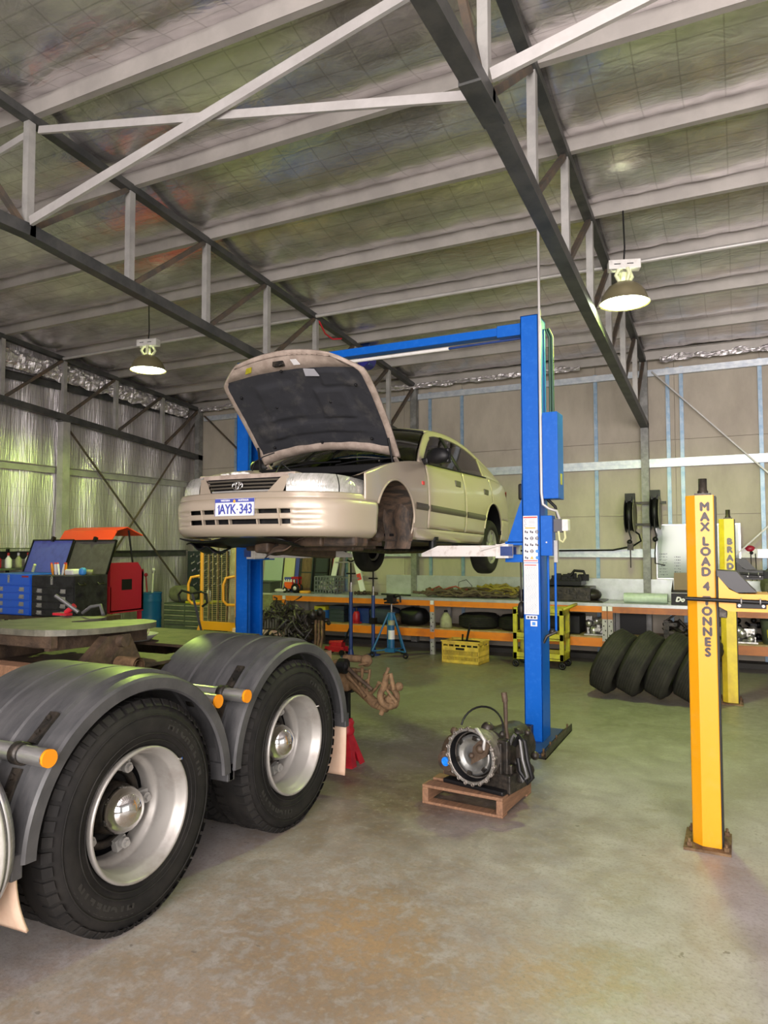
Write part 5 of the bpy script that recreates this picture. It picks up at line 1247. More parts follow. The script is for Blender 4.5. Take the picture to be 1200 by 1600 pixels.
m = MB(); m.tube([(0.18, -0.05, 0.30), (0.17, -0.06, 0.40), (0.165, -0.06, 0.60)], [0.014, 0.012, 0.016], 8); m.tube([(0.165, -0.06, 0.58), (0.155, -0.06, 0.64)], 0.02, 8); part(m, 'dipstick_tube', M['brownsteel'], gb)
m = MB(); m.tube([(-0.02-0.165*cos(a), -0.06+0.06*sin(a), 0.37+0.14*sin(a)) for a in [pi*i/14 for i in range(15)]], 0.007, 8); part(m, 'wire_loop', M['black'], gb)
for k, (dx, r_) in enumerate(((0.0, 0.012), (0.035, 0.016))):
    m = MB(); m.tube([(0.19+dx, -0.05, 0.30), (0.23+dx, -0.06, 0.37), (0.27+dx, -0.05, 0.34), (0.29+dx, -0.06, 0.22), (0.33+dx, -0.07, 0.12), (0.30+dx, -0.07, 0.08), (0.27, -0.06, 0.14), (0.25, -0.05, 0.22)], r_, 8); part(m, 'oil_hose', M['wire'] if k == 0 else M['black'], gb)
m = MB(); m.tube([(0.02, -0.20, 0.40), (0.07, -0.26, 0.42), (0.13, -0.27, 0.36), (0.12, -0.27, 0.30)], 0.012, 8); part(m, 'cooler_pipe', M['gal'], gb)

# ================================================================== RUSTY AXLE ON RED STAND
ast = thing('axle_stand', 'red axle stand holding the rusty axle, behind the rear mudflap', 'axle stand', (-2.86, 5.12, 0), world=True)
sx0, sy0 = -2.86, 5.12
for k in range(4):
    a = pi/4 + k*pi/2; a2 = a+pi/2
    p0 = Vector((sx0+0.15*cos(a), sy0+0.15*sin(a), 0.0)); p1 = Vector((sx0+0.15*cos(a2), sy0+0.15*sin(a2), 0.0))
    q0 = Vector((sx0+0.04*cos(a), sy0+0.04*sin(a), 0.26)); q1 = Vector((sx0+0.04*cos(a2), sy0+0.04*sin(a2), 0.26))
    def S_(u, v): b = p0.lerp(p1, u); t_ = q0.lerp(q1, u); return b.lerp(t_, v)
    # sheet side with an arched cut-out
    m = MB(); N = 20; vs = []; fs = []
    cut = lambda u: 0.42*max(0, 1-((u-0.5)/0.15)**2)**0.5 + 0.0
    for i in range(N+1):
        u = i/N
        for v in (cut(u), (cut(u)+1)/2, 1.0): vs.append(S_(u, v))
    for i in range(N):
        for j in range(2): fs.append((i*3+j, (i+1)*3+j, (i+1)*3+j+1, i*3+j+1))
    m.add(vs, fs); o = part(m, 'stand_leg_panel', M['red'], ast); so = o.modifiers.new('t', 'SOLIDIFY'); so.thickness = 0.008
m = MB(); m.lathe([(0.055, 0.24), (0.062, 0.27), (0.05, 0.30), (0.06, 0.33), (0.045, 0.36), (0.03, 0.365)], 16, Matrix.Translation((sx0, sy0, 0))); part(m, 'stand_collar', M['red'], ast)
m = MB(); m.box(sx0-0.022, sx0+0.022, sy0-0.022, sy0+0.022, 0.2, 0.58); m.box(sx0-0.06, sx0+0.06, sy0-0.03, sy0+0.03, 0.575, 0.592); part(m, 'ratchet_bar', M['black'], ast, bevel=0.003)
m = MB(); m.box(-0.04, 0.04, -0.002, 0, -0.018, 0.018, Matrix.Translation((sx0-0.01, sy0-0.112, 0.10)) @ Matrix.Rotation(radians(-12), 4, 'Y')); part(m, 'stand_label', M['paper'], ast)
ax = thing('rusty_axle', 'rusty brown axle and steering knuckle resting on the red stand', 'axle', (-2.86, 5.12, 0.595), world=True)
m = MB(); m.tube([(-4.4, 5.25, 0.72), (-3.4, 5.18, 0.68), (-2.95, 5.12, 0.645)], [0.06, 0.06, 0.055], 14); m.box(-3.0, -2.80, 5.02, 5.20, 0.595, 0.76); m.ball((-2.95, 5.1, 0.76), 0.07, 10, 8); part(m, 'axle_housing', M['rust'], ax, bevel=0.015)
m = MB(); m.tube([(-2.82, 5.08, 0.68), (-2.68, 5.05, 0.60), (-2.56, 5.02, 0.53), (-2.46, 5.0, 0.52), (-2.40, 5.0, 0.60)], [0.045, 0.04, 0.04, 0.05, 0.035], 10); part(m, 'lower_arm', M['rust'], ax)
m = MB(); m.tube([(-2.84, 5.04, 0.80), (-2.70, 5.0, 0.72), (-2.56, 4.98, 0.64)], [0.018, 0.016, 0.014], 8); part(m, 'tie_rod', M['brownsteel'], ax)
m = MB(); m.torus(0.075, 0.026, Matrix.Translation((-2.42, 4.98, 0.60)) @ Matrix.Rotation(radians(70), 4, 'Y') @ Matrix.Rotation(0.5, 4, 'X'), 20, 8)
m.tube([(-2.45, 4.97, 0.68), (-2.42, 4.95, 0.78)], [0.03, 0.022], 8); m.tube([(-2.40, 4.97, 0.78), (-2.37, 4.97, 0.66)], 0.018, 8); m.ball((-2.34, 5.0, 0.68), 0.035, 8, 6); m.tube([(-2.45, 4.98, 0.55), (-2.48, 4.97, 0.46)], 0.02, 8); m.ball((-2.40, 5.02, 0.55), 0.05, 8, 6); part(m, 'steering_knuckle', M['rust'], ax)
m = MB(); m.tube([(-2.86, 5.0, 0.80), (-2.80, 5.0, 0.80)], 0.06, 14); m.ball((-2.84, 5.0, 0.80), 0.055, 10, 8); part(m, 'bump_rubber', M['black'], ax)
m = MB()
for p, q in (((-2.76, 5.08, 0.76), (-2.62, 5.06, 0.76)), ((-2.62, 5.06, 0.78), (-2.64, 5.04, 0.60)), ((-2.72, 5.06, 0.70), (-2.62, 5.05, 0.66)), ((-2.74, 5.05, 0.64), (-2.63, 5.05, 0.70)), ((-2.66, 5.1, 0.82), (-2.74, 5.1, 0.80))): m.tube([p, q], 0.012, 6)
for p, q in (((-2.60, 5.03, 0.60), (-2.50, 4.98, 0.70)), ((-2.52, 4.97, 0.52), (-2.44, 4.95, 0.62)), ((-2.48, 4.99, 0.70), (-2.36, 4.99, 0.56)), ((-2.70, 5.04, 0.66), (-2.66, 5.0, 0.80)), ((-2.44, 4.96, 0.76), (-2.41, 4.96, 0.82)), ((-2.80, 5.02, 0.72), (-2.62, 4.98, 0.58))): m.tube([p, ((p[0]+q[0])/2+0.01, p[1]-0.02, (p[2]+q[2])/2), q], [0.018, 0.011, 0.016], 7)
m.ball((-2.70, 5.15, 0.83), 0.05, 10, 8); m.tube([(-2.9, 5.14, 0.84), (-2.70, 5.15, 0.84)], 0.03, 8); part(m, 'brake_linkage', M['rust'], ax)

# ================================================================== TYRES LEANING IN A ROW
def loose_tyre(name, label, loc, R, wd, rotm, group, mt='oldrubber'):
    m = MB(); h = wd/2; r0 = R*0.55
    prof = [(r0, -h+0.06), (r0+0.012, -h+0.02), (r0+0.05, -h), (R*0.82, -h-0.012), (R-0.05, -h+0.004), (R-0.02, -h+0.018)]
    n = 7
    tread = []
    for k in range(n):
        a = -h+0.03+(2*h-0.06)*k/n; b_ = -h+0.03+(2*h-0.06)*(k+1)/n
        tread += [(R, a+0.004), (R, b_-0.006), (R-0.005, b_-0.004), (R-0.005, b_+0.002)]
    prof = prof + tread[:-2] + [(R-0.02, h-0.018), (R-0.05, h-0.004), (R*0.82, h+0.012), (r0+0.05, h), (r0+0.012, h-0.02), (r0, h-0.06), (r0-0.004, 0), (r0, -h+0.06)]
    m.lathe(prof, 56)
    o = solo(m, name, M[mt], label, 'tyre', loc, group, local=True)
    o.matrix_world = Matrix.Translation(loc) @ rotm
    return o
lab4 = ['leftmost of the worn tyres leaning in a row before the bench', 'second from left of the worn tyres leaning in a row', 'third from left of the worn tyres leaning in a row', 'fourth worn tyre in the leaning row, half behind the yellow post', 'last worn tyre of the row, behind the yellow post']
tilt = radians(26)
for i in range(4):
    R = 0.385 - 0.01*(i > 2); wd = 0.245
    rot = Matrix.Rotation(radians(-9), 4, 'Z') @ Matrix.Rotation(tilt, 4, 'Y') @ Matrix.Rotation(pi/2, 4, 'Y')
    x = -1.50 + 0.305*i; zc = R*cos(tilt) + 0.5*wd*sin(tilt) - 0.006
    loose_tyre('worn_tyre', lab4[i], (x+R*sin(tilt), 8.80-0.03*i, zc), R, wd, rot, 'worn tyres leaning in a row')
# ================================================================== WORKBENCH (pallet-racking bench along the back wall)
bench = thing('workbench', 'long orange pallet-rack workbench along the back wall', 'workbench', (-2.5, 11.25, 0), world=True)
BX0, BX1, BY0, BY1, BT = -7.62, 3.2, 10.84, 11.66, 0.91
m = MB(); m.box(BX0, BX1, BY0-0.01, BY1, BT-0.03, BT); m.box(BX0, BX1, BY0-0.012, BY0-0.008, BT-0.045, BT); part(m, 'bench_top', M['zincsheet'], bench, 'grey zinc sheet top')
m = MB(); m.box(-5.7, BX1, BY1-0.01, BY1, BT, 1.235); part(m, 'upstand', M['zincsheet'], bench, 'upright zinc sheet behind the top', bevel=0.002)
ups = [-7.35, -4.47, -1.76, -1.68, 1.05]
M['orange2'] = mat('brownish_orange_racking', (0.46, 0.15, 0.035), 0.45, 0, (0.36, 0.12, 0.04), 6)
for a, b_ in ((-7.6, -4.49), (-4.45, -1.78), (-1.66, 1.03), (1.07, 3.2)):
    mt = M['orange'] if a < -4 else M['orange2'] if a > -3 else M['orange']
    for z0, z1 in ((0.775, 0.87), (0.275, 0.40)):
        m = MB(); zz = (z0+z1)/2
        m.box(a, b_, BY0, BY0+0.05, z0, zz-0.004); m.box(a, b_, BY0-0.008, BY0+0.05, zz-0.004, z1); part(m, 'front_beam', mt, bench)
        m = MB(); m.box(a, b_, BY1-0.06, BY1-0.02, z0, z1); part(m, 'rear_beam', mt, bench)
m = MB(); m.box(BX0, BX1, BY0+0.01, BY1-0.02, 0.40, 0.42); part(m, 'shelf_board', M['deck'], bench)
for x in ups:
    for y in (BY0-0.005, BY1-0.07):
        m = MB(); m.box(x-0.035, x+0.035, y-0.012, y+0.05, 0.0, 0.875); u = part(m, 'upright', M['gal'], bench)
        if y < 11:
            m = MB()
            for k in range(12): m.ball((x-0.012+0.024*(k % 2), y-0.0125, 0.06+0.065*k), 0.0085, 8, 4, (1, 0.2, 1.4))
            part(m, 'slot_holes', M['black'], u, kind='stuff')
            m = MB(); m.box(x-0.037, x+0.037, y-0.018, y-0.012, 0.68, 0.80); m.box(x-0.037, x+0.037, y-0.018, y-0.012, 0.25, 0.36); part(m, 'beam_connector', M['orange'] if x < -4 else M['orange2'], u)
            m = MB(); m.box(x-0.028, x+0.028, y-0.021, y-0.012, 0.80, 0.865); part(m, 'load_label', M['paper'], u)

Z0 = BT
def crate_lattice(mb, x0, x1, y0, y1, z0, z1, nx, nz_, t=0.008):
    for k in range(nx+1):
        x = x0+(x1-x0)*k/nx
        for y in (y0, y1): mb.box(x-t, x+t, y-t/2, y+t/2, z0, z1)
    for k in range(4):
        y = y0+(y1-y0)*k/3
        for x in (x0, x1): mb.box(x-t/2, x+t/2, y-t, y+t, z0, z1)
    for k in range(nz_+1):
        z = z0+(z1-z0)*k/nz_
        for y in (y0, y1): mb.box(x0, x1, y-t/2, y+t/2, z-t, z+t)
        for x in (x0, x1): mb.box(x-t/2, x+t/2, y0, y1, z-t, z+t)
    mb.box(x0, x1, y0, y1, z0-0.004, z0+0.004)
# left end cabinet with tub
m = MB(); m.box(-8.45, -7.72, 11.0, 11.6, 0.06, 0.86); cb = thing('storage_cabinet', 'pale grey-green cabinet beside the left end of the workbench', 'cabinet', (-8.1, 11.3, 0), world=True); part(m, 'cabinet_body', M['khaki'], cb, bevel=0.01)
m = MB(); m.box(-8.46, -7.71, 10.99, 11.61, 0.86, 0.885); part(m, 'cabinet_top', M['white'], cb)
m = MB(); m.box(-8.43, -8.10, 10.985, 11.0, 0.10, 0.83); part(m, 'door', M['khaki'], cb); m = MB(); m.box(-8.07, -7.74, 10.985, 11.0, 0.10, 0.83); part(m, 'door', M['khaki'], cb)
m = MB(); m.prism([(-8.32, 11.05), (-7.82, 11.05), (-7.82, 11.4), (-8.32, 11.4)], 0.885, 1.08); m.box(-8.35, -7.79, 11.02, 11.43, 1.07, 1.10); solo(m, 'plastic_tub', mat('grey_tub', (0.09, 0.10, 0.105), 0.5), 'dark grey tub on the pale cabinet behind the left lift column', 'tub', (-8.07, 11.2, 0.885), bevel=0.02)
def lean(name, x0, x1, z0, h, y, mt, label, cat, t=0.02, ang=9, grp=None, frame=None):
    Mx = Matrix.Translation(((x0+x1)/2, y, z0+0.004)) @ Matrix.Rotation(radians(-ang), 4, 'X')
    w_ = (x1-x0)/2
    th = thing(name, label, cat, ((x0+x1)/2, y, z0), world=True, group=grp)
    m = MB(); m.box(-w_, w_, 0, t, 0, h, Mx); part(m, 'panel', mt, th, bevel=0.003)
    if frame:
        m = MB(); m.box(-w_-0.008, -w_+0.02, -0.006, t+0.004, 0, h, Mx); m.box(w_-0.02, w_+0.008, -0.006, t+0.004, 0, h, Mx); m.box(-w_, w_, -0.006, t, h*0.46, h*0.49, Mx); m.box(-w_, w_, -0.006, t, h-0.02, h, Mx); part(m, 'panel_frame', frame, th)
    return th
lean('leaning_board', -8.28, -7.86, 0.885, 0.86, 11.45, M['mint'], 'pale mint board leaning on the wall behind the left lift column', 'board')
lean('leaning_board', -7.80, -7.56, Z0, 0.80, 11.42, M['paleyellow'], 'pale yellow board leaning on the wall left of the blue strip', 'board')
lean('leaning_strip', -7.53, -7.45, Z0, 0.85, 11.40, M['plateblue'], 'narrow dark blue strip leaning on the wall', 'board')
lean('air_filter_panel', -7.38, -7.12, Z0, 0.74, 11.36, M['brown'], 'brown framed panel leaning on the wall behind the orange toy tractor', 'panel', 0.03, 9, 'framed panels', M['darkpanel'])
lean('air_filter_panel', -7.08, -6.78, Z0, 0.74, 11.36, M['darkpanel'], 'dark green-black framed panel leaning left of the grey crate', 'panel', 0.03, 9, 'framed panels', M['black'])
lean('air_filter_panel', -6.74, -6.62, Z0, 0.74, 11.40, M['maroon'], 'narrow maroon-edged panel half behind the grey crate', 'panel', 0.03, 9, 'framed panels', M['black'])
sg = lean('shop_sign', -7.92+0.35, -7.66+0.35, Z0+0.0, 0.27, 11.12, M['plateblue'], 'small blue sign with white letters on the left end of the bench', 'sign', 0.01, 9)
m = MB(); put_text(m, 'NAPA', 0.10, Matrix.Translation((-7.44, 11.137, Z0+0.19)) @ Matrix.Rotation(radians(81), 4, 'X'), heavy=0.005); part(m, 'sign_lettering', M['paper'], sg)
# orange toy tractor
tt = thing('toy_tractor', 'small orange-red toy tractor on the left end of the bench', 'toy', (-7.27, 11.0, Z0), world=True)
m = MB(); m.box(-7.42, -7.14, 10.95, 11.05, Z0+0.07, Z0+0.15); m.box(-7.44, -7.28, 10.96, 11.04, Z0+0.12, Z0+0.19); part(m, 'body', M['skin_orange'], tt, bevel=0.01)
m = MB(); m.box(-7.27, -7.12, 10.94, 11.06, Z0+0.25, Z0+0.29)
for dx in (-7.26, -7.14):
    for dy in (10.95, 11.04): m.box(dx, dx+0.014, dy, dy+0.014, Z0+0.14, Z0+0.26)
part(m, 'cab', M['red'], tt)
for x, r_ in ((-7.18, 0.085), (-7.40, 0.05)):
    for y in (10.93, 11.05):
        m = MB(); m.torus(r_*0.7, r_*0.32, Matrix.Translation((x, y, Z0+r_)) @ Matrix.Rotation(pi/2, 4, 'X'), 20, 8); wq = part(m, 'toy_wheel', M['black'], tt)
        m = MB(); m.lathe([(0, 0.02), (r_*0.45, 0.015), (r_*0.45, -0.015), (0, -0.02)], 14, Matrix.Translation((x, y, Z0+r_)) @ Matrix.Rotation(pi/2, 4, 'X')); part(m, 'toy_hub', M['white'], wq)
m = MB(); m.ball((-7.52, 10.95, Z0+0.035), 0.12, 14, 8, (1, 0.6, 0.3)); solo(m, 'rag', M['white'], 'crumpled white rag on the left end of the bench', 'rag', (-7.52, 10.95, Z0))
m = MB(); m.lathe([(0, 0.0), (0.10, 0.0), (0.105, 0.03), (0.09, 0.045), (0.0, 0.045)], 18, Matrix.Translation((-6.98, 10.95, Z0))); solo(m, 'round_dish', M['printorange'], 'small orange dish lying on the bench before the dark panel', 'dish', (-6.98, 10.95, Z0))
ck = thing('milk_crate', 'grey plastic lattice crate full of parts on the bench', 'crate', (-6.55, 11.05, Z0), world=True)
m = MB(); crate_lattice(m, -6.76, -6.36, 10.92, 11.25, Z0+0.006, Z0+0.30, 7, 4); part(m, 'lattice', mat('grey_crate', (0.18, 0.20, 0.21), 0.5), ck)
m = MB(); rq = random.Random(8)
for k in range(16): m.ball((rq.uniform(-6.7, -6.42), rq.uniform(10.97, 11.2), Z0+rq.uniform(0.05, 0.2)), rq.uniform(0.03, 0.05), 8, 6)
part(m, 'crate_contents', M['gal'], ck, kind='stuff')
# step ladder standing on the bench
ld = thing('step_ladder', 'aluminium step ladder standing open on the bench, behind the car', 'ladder', (-6.35, 11.3, Z0), world=True)
for (xa, xb, y) in ((-6.66, -6.42, 11.30), (-5.98, -6.26, 11.30)):
    m = MB(); m.bar((xa, y, Z0), (xb, y, 1.98), 0.03, 0.10, (1, 0, 0)); r_ = part(m, 'ladder_rail', M['paper'], ld, bevel=0.003)
    m = MB(); m.bar((xa*0.5+xb*0.5+0.0, y+0.22, Z0+0.3), (xb, y+0.22, 1.98), 0.025, 0.04, (1, 0, 0)); part(m, 'ladder_rail', M['whitesteel'], ld)
for z in (1.18, 1.46, 1.74):
    f_ = (z-Z0)/(1.98-Z0); xa = -6.66+0.24*f_; xb = -5.98-0.28*f_
    m = MB(); m.box(xa, xb, 11.27, 11.36, z-0.012, z+0.012); part(m, 'ladder_step', M['alu'], ld)
m = MB(); m.box(-6.46, -6.22, 11.26, 11.56, 1.97, 2.0); part(m, 'ladder_top', M['whitesteel'], ld)
m = MB(); m.bar((-6.045, 11.282, 1.15), (-6.075, 11.282, 1.26), 0.004, 0.08, (1, 0, 0)); part(m, 'ladder_label', M['printred'], ld)
# small clutter near the ladder
m = MB(); 
for k in range(9): m.ball((-5.95+0.05*k+rq.uniform(-.02, .02), 11.0+rq.uniform(-.08, .08), Z0+0.03), rq.uniform(0.025, 0.045), 8, 6)
solo(m, 'scrap_parts', M['brownsteel'], 'low heap of brown metal bits on the bench by the ladder foot', 'scrap', (-5.75, 11.0, Z0))
m = MB(); m.tube([(-5.55, 11.15, Z0+0.012), (-4.95, 11.05, Z0+0.012)], 0.012, 8); solo(m, 'steel_rod', M['black'], 'thin dark rod lying on the bench right of the ladder', 'rod', (-5.3, 11.1, Z0))
# wiring loom heap: separate strands
def loom(name, x0, x1, y0, y1, n, mt, label, r0, r1, hh, seed, z0=Z0, cat='cable heap', loc=None):
    q = random.Random(seed); m = MB()
    for k in range(n):
        x = q.uniform(x0, x1-0.3); L = q.uniform(0.3, min(0.9, x1-x0)); y = q.uniform(y0, y1); pts = []
        base = hh*q.random()**1.5*sin(pi*min(1, max(0, (x-x0+0.2)/(x1-x0))))
        for i in range(7):
            pts.append((min(x1, x+L*i/6), min(y1, max(y0, y+q.uniform(-0.09, 0.09))), z0+r1+max(0, base+q.uniform(-0.03, 0.05))))
        m.tube(pts, q.uniform(r0, r1), 6)
    return solo(m, name, mt, label, cat, loc or ((x0+x1)/2, (y0+y1)/2, z0))
loom('wiring_loom', -4.95, -3.15, 10.98, 11.5, 60, mat('dusty_brown_cable', (0.075, 0.055, 0.035), 0.7, 0, (0.14, 0.10, 0.06), 8), 'long heap of dusty brown wiring looms on the middle of the bench', 0.009, 0.024, 0.10, 21)
loom('yellow_hose_coil', -4.0, -3.2, 11.15, 11.5, 16, mat('olive_yellow_hose', (0.26, 0.20, 0.03), 0.6), 'olive-yellow coiled hoses at the right of the wiring heap', 0.016, 0.026, 0.16, 5)
loom('red_cable', -4.75, -4.0, 11.0, 11.3, 7, mat('dull_red_cable', (0.3, 0.06, 0.04), 0.6), 'dull red cable lying over the wiring heap', 0.008, 0.014, 0.15, 6)
m = MB(); m.tube([(-4.2, 11.3, Z0+0.1), (-4.18, 11.3, Z0+0.24), (-4.05, 11.3, Z0+0.28), (-3.95, 11.3, Z0+0.18), (-4.0, 11.3, Z0+0.06)], 0.005, 6); solo(m, 'wire_loop', M['black'], 'thin wire looping up from the wiring heap', 'wire', (-4.1, 11.3, Z0+0.05))
# under-car plastics at the right
m = MB(); m.box(-2.72, -1.98, 10.95, 11.45, Z0+0.01, Z0+0.22); m.ball((-2.0, 11.15, Z0+0.10), 0.14, 12, 8, (1.1, 1.2, 0.7)); m.box(-2.75, -1.80, 10.93, 11.5, Z0, Z0+0.02)
solo(m, 'fuel_tank', M['darkmetal'], 'rounded dark car fuel tank on the bench right of the blue lift column', 'car part', (-2.35, 11.2, Z0), bevel=0.05)
q = random.Random(31); m = MB(); m.box(-2.70, -2.12, 11.0, 11.42, Z0+0.235, Z0+0.31)
for k in range(22): x = q.uniform(-2.7, -2.2); m.box(x, x+q.uniform(0.05, 0.16), 11.0+0.015*k, 11.03+0.015*k, Z0+0.30, Z0+q.uniform(0.33, 0.42))
m.tube([(-2.30, 11.1, Z0+0.38), (-2.24, 11.1, Z0+0.46), (-2.10, 11.1, Z0+0.45), (-2.08, 11.1, Z0+0.38)], 0.022, 8)
solo(m, 'intake_manifold', M['black'], 'jagged black intake manifold lying on the dark fuel tank', 'car part', (-2.4, 11.2, Z0+0.235), bevel=0.008)
m = MB(); m.tube([(-1.52, 11.12, Z0+0.072), (-0.92, 11.12, Z0+0.072)], 0.071, 28); rl = solo(m, 'film_roll', M['clearroll'], 'pale green roll of film lying on the bench beside the black carton', 'roll', (-1.2, 11.12, Z0))
bxx = thing('carton', 'open black carton on the bench beside the green roll', 'box', (-0.55, 11.15, Z0), world=True)
m = MB(); m.box(-0.86, -0.25, 10.95, 11.35, Z0, Z0+0.19); part(m, 'carton_body', M['black'], bxx, bevel=0.003)
m = MB(); Mx = Matrix.Translation((-0.55, 11.35, Z0+0.19)) @ Matrix.Rotation(radians(-8), 4, 'X'); m.box(-0.30, 0.30, 0, 0.006, 0, 0.25, Mx); part(m, 'flap', M['cardboard'], bxx, 'brown cardboard flap')
m = MB(); m.prism([(0, 0), (0.36, 0), (0.30, 0.14)], 0, 0.006, Matrix.Translation((-0.86, 10.97, Z0+0.19)) @ Matrix.Rotation(pi/2, 4, 'Z') @ Matrix.Rotation(pi/2, 4, 'X')); part(m, 'side_flap', M['black'], bxx)
m = MB(); put_text(m, 'Do', 0.09, FRONT(-0.745, 10.949, Z0+0.075), heavy=0.006, shear=0.25); part(m, 'carton_lettering', M['paper'], bxx)
m = MB(); m.box(-0.86, -0.25, 10.948, 10.95, Z0+0.165, Z0+0.17); part(m, 'white_line', M['paper'], bxx)
m = MB(); m.ball((0.55, 11.1, Z0+0.30), 0.3, 18, 12, (0.95, 0.75, 1.0)); m.box(0.30, 0.80, 10.92, 11.3, Z0, Z0+0.35); solo(m, 'canvas_bag', M['olivecloth'], 'olive canvas bag on the bench at the right edge of the photo', 'bag', (0.55, 11.1, Z0), bevel=0.06)
m = MB(); m.box(0.02, 0.14, 10.95, 11.1, Z0, Z0+0.16); solo(m, 'small_carton', M['paper'], 'small pale carton on the bench behind the farther hoist arm', 'box', (0.08, 11.0, Z0), bevel=0.004)
# --- lower shelf
SZ = 0.42
y_ = 11.1
def gbox(name, x0, x1, y0, y1, z0, z1, mt, label, cat, bevel=0.006, lid=None):
    if lid is None:
        m = MB(); m.box(x0, x1, y0, y1, z0, z1); return solo(m, name, mt, label, cat, ((x0+x1)/2, (y0+y1)/2, z0), bevel=bevel)
    t = thing(name, label, cat, ((x0+x1)/2, (y0+y1)/2, z0), world=True)
    m = MB(); m.box(x0, x1, y0, y1, z0, z1); part(m, 'box_body', mt, t, bevel=bevel)
    m = MB(); m.box(x0-0.006, x1+0.006, y0-0.006, y1+0.006, z1, z1+0.07); part(m, 'box_lid', lid, t, bevel=bevel); return t
yb = gbox('oil_carton', -6.78, -6.56, 10.95, 11.25, SZ, SZ+0.20, M['printblue'], 'blue carton with yellow top on the lower shelf', 'box', lid=M['cart'])
m = MB(); m.ball((-6.66, 10.949, SZ+0.10), 0.055, 16, 8, (1, 0.05, 0.8)); part(m, 'carton_print', M['paper'], yb)
for k in range(4):
    gbox('shallow_case', -6.50, -6.20, 10.98, 11.3, SZ+0.072*k, SZ+0.07*k+0.07, M['slate'], 'blue-grey shallow case, %s in the stack beside the blue carton' % ['lowest', 'second lowest', 'second from top', 'topmost'][k], 'case', 0.004)
gbox('steel_case', -6.12, -5.72, 11.0, 11.45, SZ, SZ+0.26, M['navy'], 'dark navy case on the lower shelf behind the red bottle jack', 'case')
bj = thing('bottle_jack', 'red bottle jack standing on the lower shelf', 'jack', (-5.92, 10.93, SZ), world=True)
m = MB(); m.box(-5.99, -5.85, 10.87, 10.99, SZ, SZ+0.03); m.lathe([(0.055, 0.03), (0.06, 0.05), (0.06, 0.17), (0.045, 0.20), (0.028, 0.21)], 18, Matrix.Translation((-5.92, 10.93, SZ))); part(m, 'jack_body', M['red'], bj)
m = MB(); m.tube([(-5.92, 10.93, SZ+0.21), (-5.92, 10.93, SZ+0.27)], 0.02, 12); part(m, 'jack_ram', M['darkmetal'], bj)
m = MB(); m.tube([(-5.98, 10.90, SZ+0.03), (-5.98, 10.90, SZ+0.15)], 0.018, 10); part(m, 'pump_cylinder', M['red'], bj)
def sack(name, c, sc, mt, label, seed, cat='bag'):
    m = MB()
    def f(u, v):
        t = 2*pi*u; p = -pi/2+pi*v; n_ = 1+0.16*noise.noise((cos(t)*2+seed, sin(t)*2, v*4))
        e = 0.7; cx = abs(cos(p))**e
        return (c[0]+sc[0]*cx*(abs(cos(t))**e*(1 if cos(t) > 0 else -1))*n_, c[1]+sc[1]*cx*(abs(sin(t))**e*(1 if sin(t) > 0 else -1))*n_, c[2]+sc[2]*(1+(abs(sin(p))**e*(1 if sin(p) > 0 else -1))*(n_ if p > 0 else 1)))
    m.grid(f, 28, 16); return solo(m, name, mt, label, cat, c)
sack('tool_bag', (-5.45, 11.1, SZ), (0.26, 0.2, 0.15), mat('dark_blue_canvas', (0.025, 0.035, 0.055), 0.7), 'dark slate tool bag on the lower shelf behind the blue stands', 1)
sack('black_bag', (-4.90, 11.1, SZ), (0.24, 0.2, 0.15), M['black'], 'black bag on the lower shelf behind the blue tripod jack', 2)
m = MB(); m.ball((-5.18, 11.0, SZ+0.10), 0.10, 12, 8); m.tube([(-5.18, 10.9, SZ+0.04), (-5.10, 10.9, SZ+0.04)], 0.04, 10); solo(m, 'starter_motor', M['brownsteel'], 'brown starter motor between the two bags on the lower shelf', 'car part', (-5.18, 11.0, SZ))
jc = thing('jerrycan', 'pale khaki plastic oil jug on the lower shelf beside the upright', 'jug', (-4.30, 11.0, SZ), world=True)
m = MB(); m.lathe([(0.0, 0), (0.10, 0), (0.105, 0.02), (0.10, 0.14), (0.05, 0.23), (0.03, 0.25)], 14, Matrix.Translation((-4.30, 11.0, SZ)) @ Matrix.Diagonal((1.0, 0.7, 1, 1))); part(m, 'jug_body', M['khaki'], jc)
m = MB(); m.lathe([(0.03, 0.25), (0.032, 0.28), (0, 0.28)], 12, Matrix.Translation((-4.30, 11.0, SZ))); part(m, 'jug_cap', M['black'], jc)
for k, (x, lb) in enumerate(((-3.80, 'worn tyre lying flat on the lower shelf beside the khaki jug'), (-3.13, 'worn tyre lying flat on the lower shelf left of the blue column'))):
    loose_tyre('stored_tyre', lb, (x, 11.22, SZ+0.115), 0.335, 0.205, Matrix.Identity(4), 'tyres on the lower shelf', 'rubber')
def scrap(name, x0, x1, y0, y1, z0, hh, n, mt, label, seed, cat='car part'):
    q = random.Random(seed); m = MB()
    m.box(x0, x1, y0, y1, z0, z0+0.02)
    for k in range(n):
        c = (q.uniform(x0+0.04, x1-0.04), q.uniform(y0+0.04, y1-0.04), z0+0.03+hh*q.random())
        if k % 3 == 0: m.ball(c, q.uniform(0.03, 0.07), 8, 6)
        elif k % 3 == 1: m.tube([c, (c[0]+q.uniform(-.12, .12), c[1]+q.uniform(-.1, .1), max(z0+0.02, c[2]+q.uniform(-.1, .1)))], q.uniform(0.012, 0.03), 8)
        else: m.cb(c, (q.uniform(.04, .12), q.uniform(.04, .1), q.uniform(.03, .08)))
    return solo(m, name, mt, label, cat, ((x0+x1)/2, (y0+y1)/2, z0))
scrap('alternator', -2.08, -1.78, 10.95, 11.3, SZ, 0.22, 26, M['brightcast'], 'silvery alloy car part on the lower shelf left of the bench upright', 41)
gbox('black_case', -2.75, -2.15, 11.0, 11.5, SZ, SZ+0.28, M['black'], 'black case on the lower shelf behind the yellow cart', 'case', 0.02)
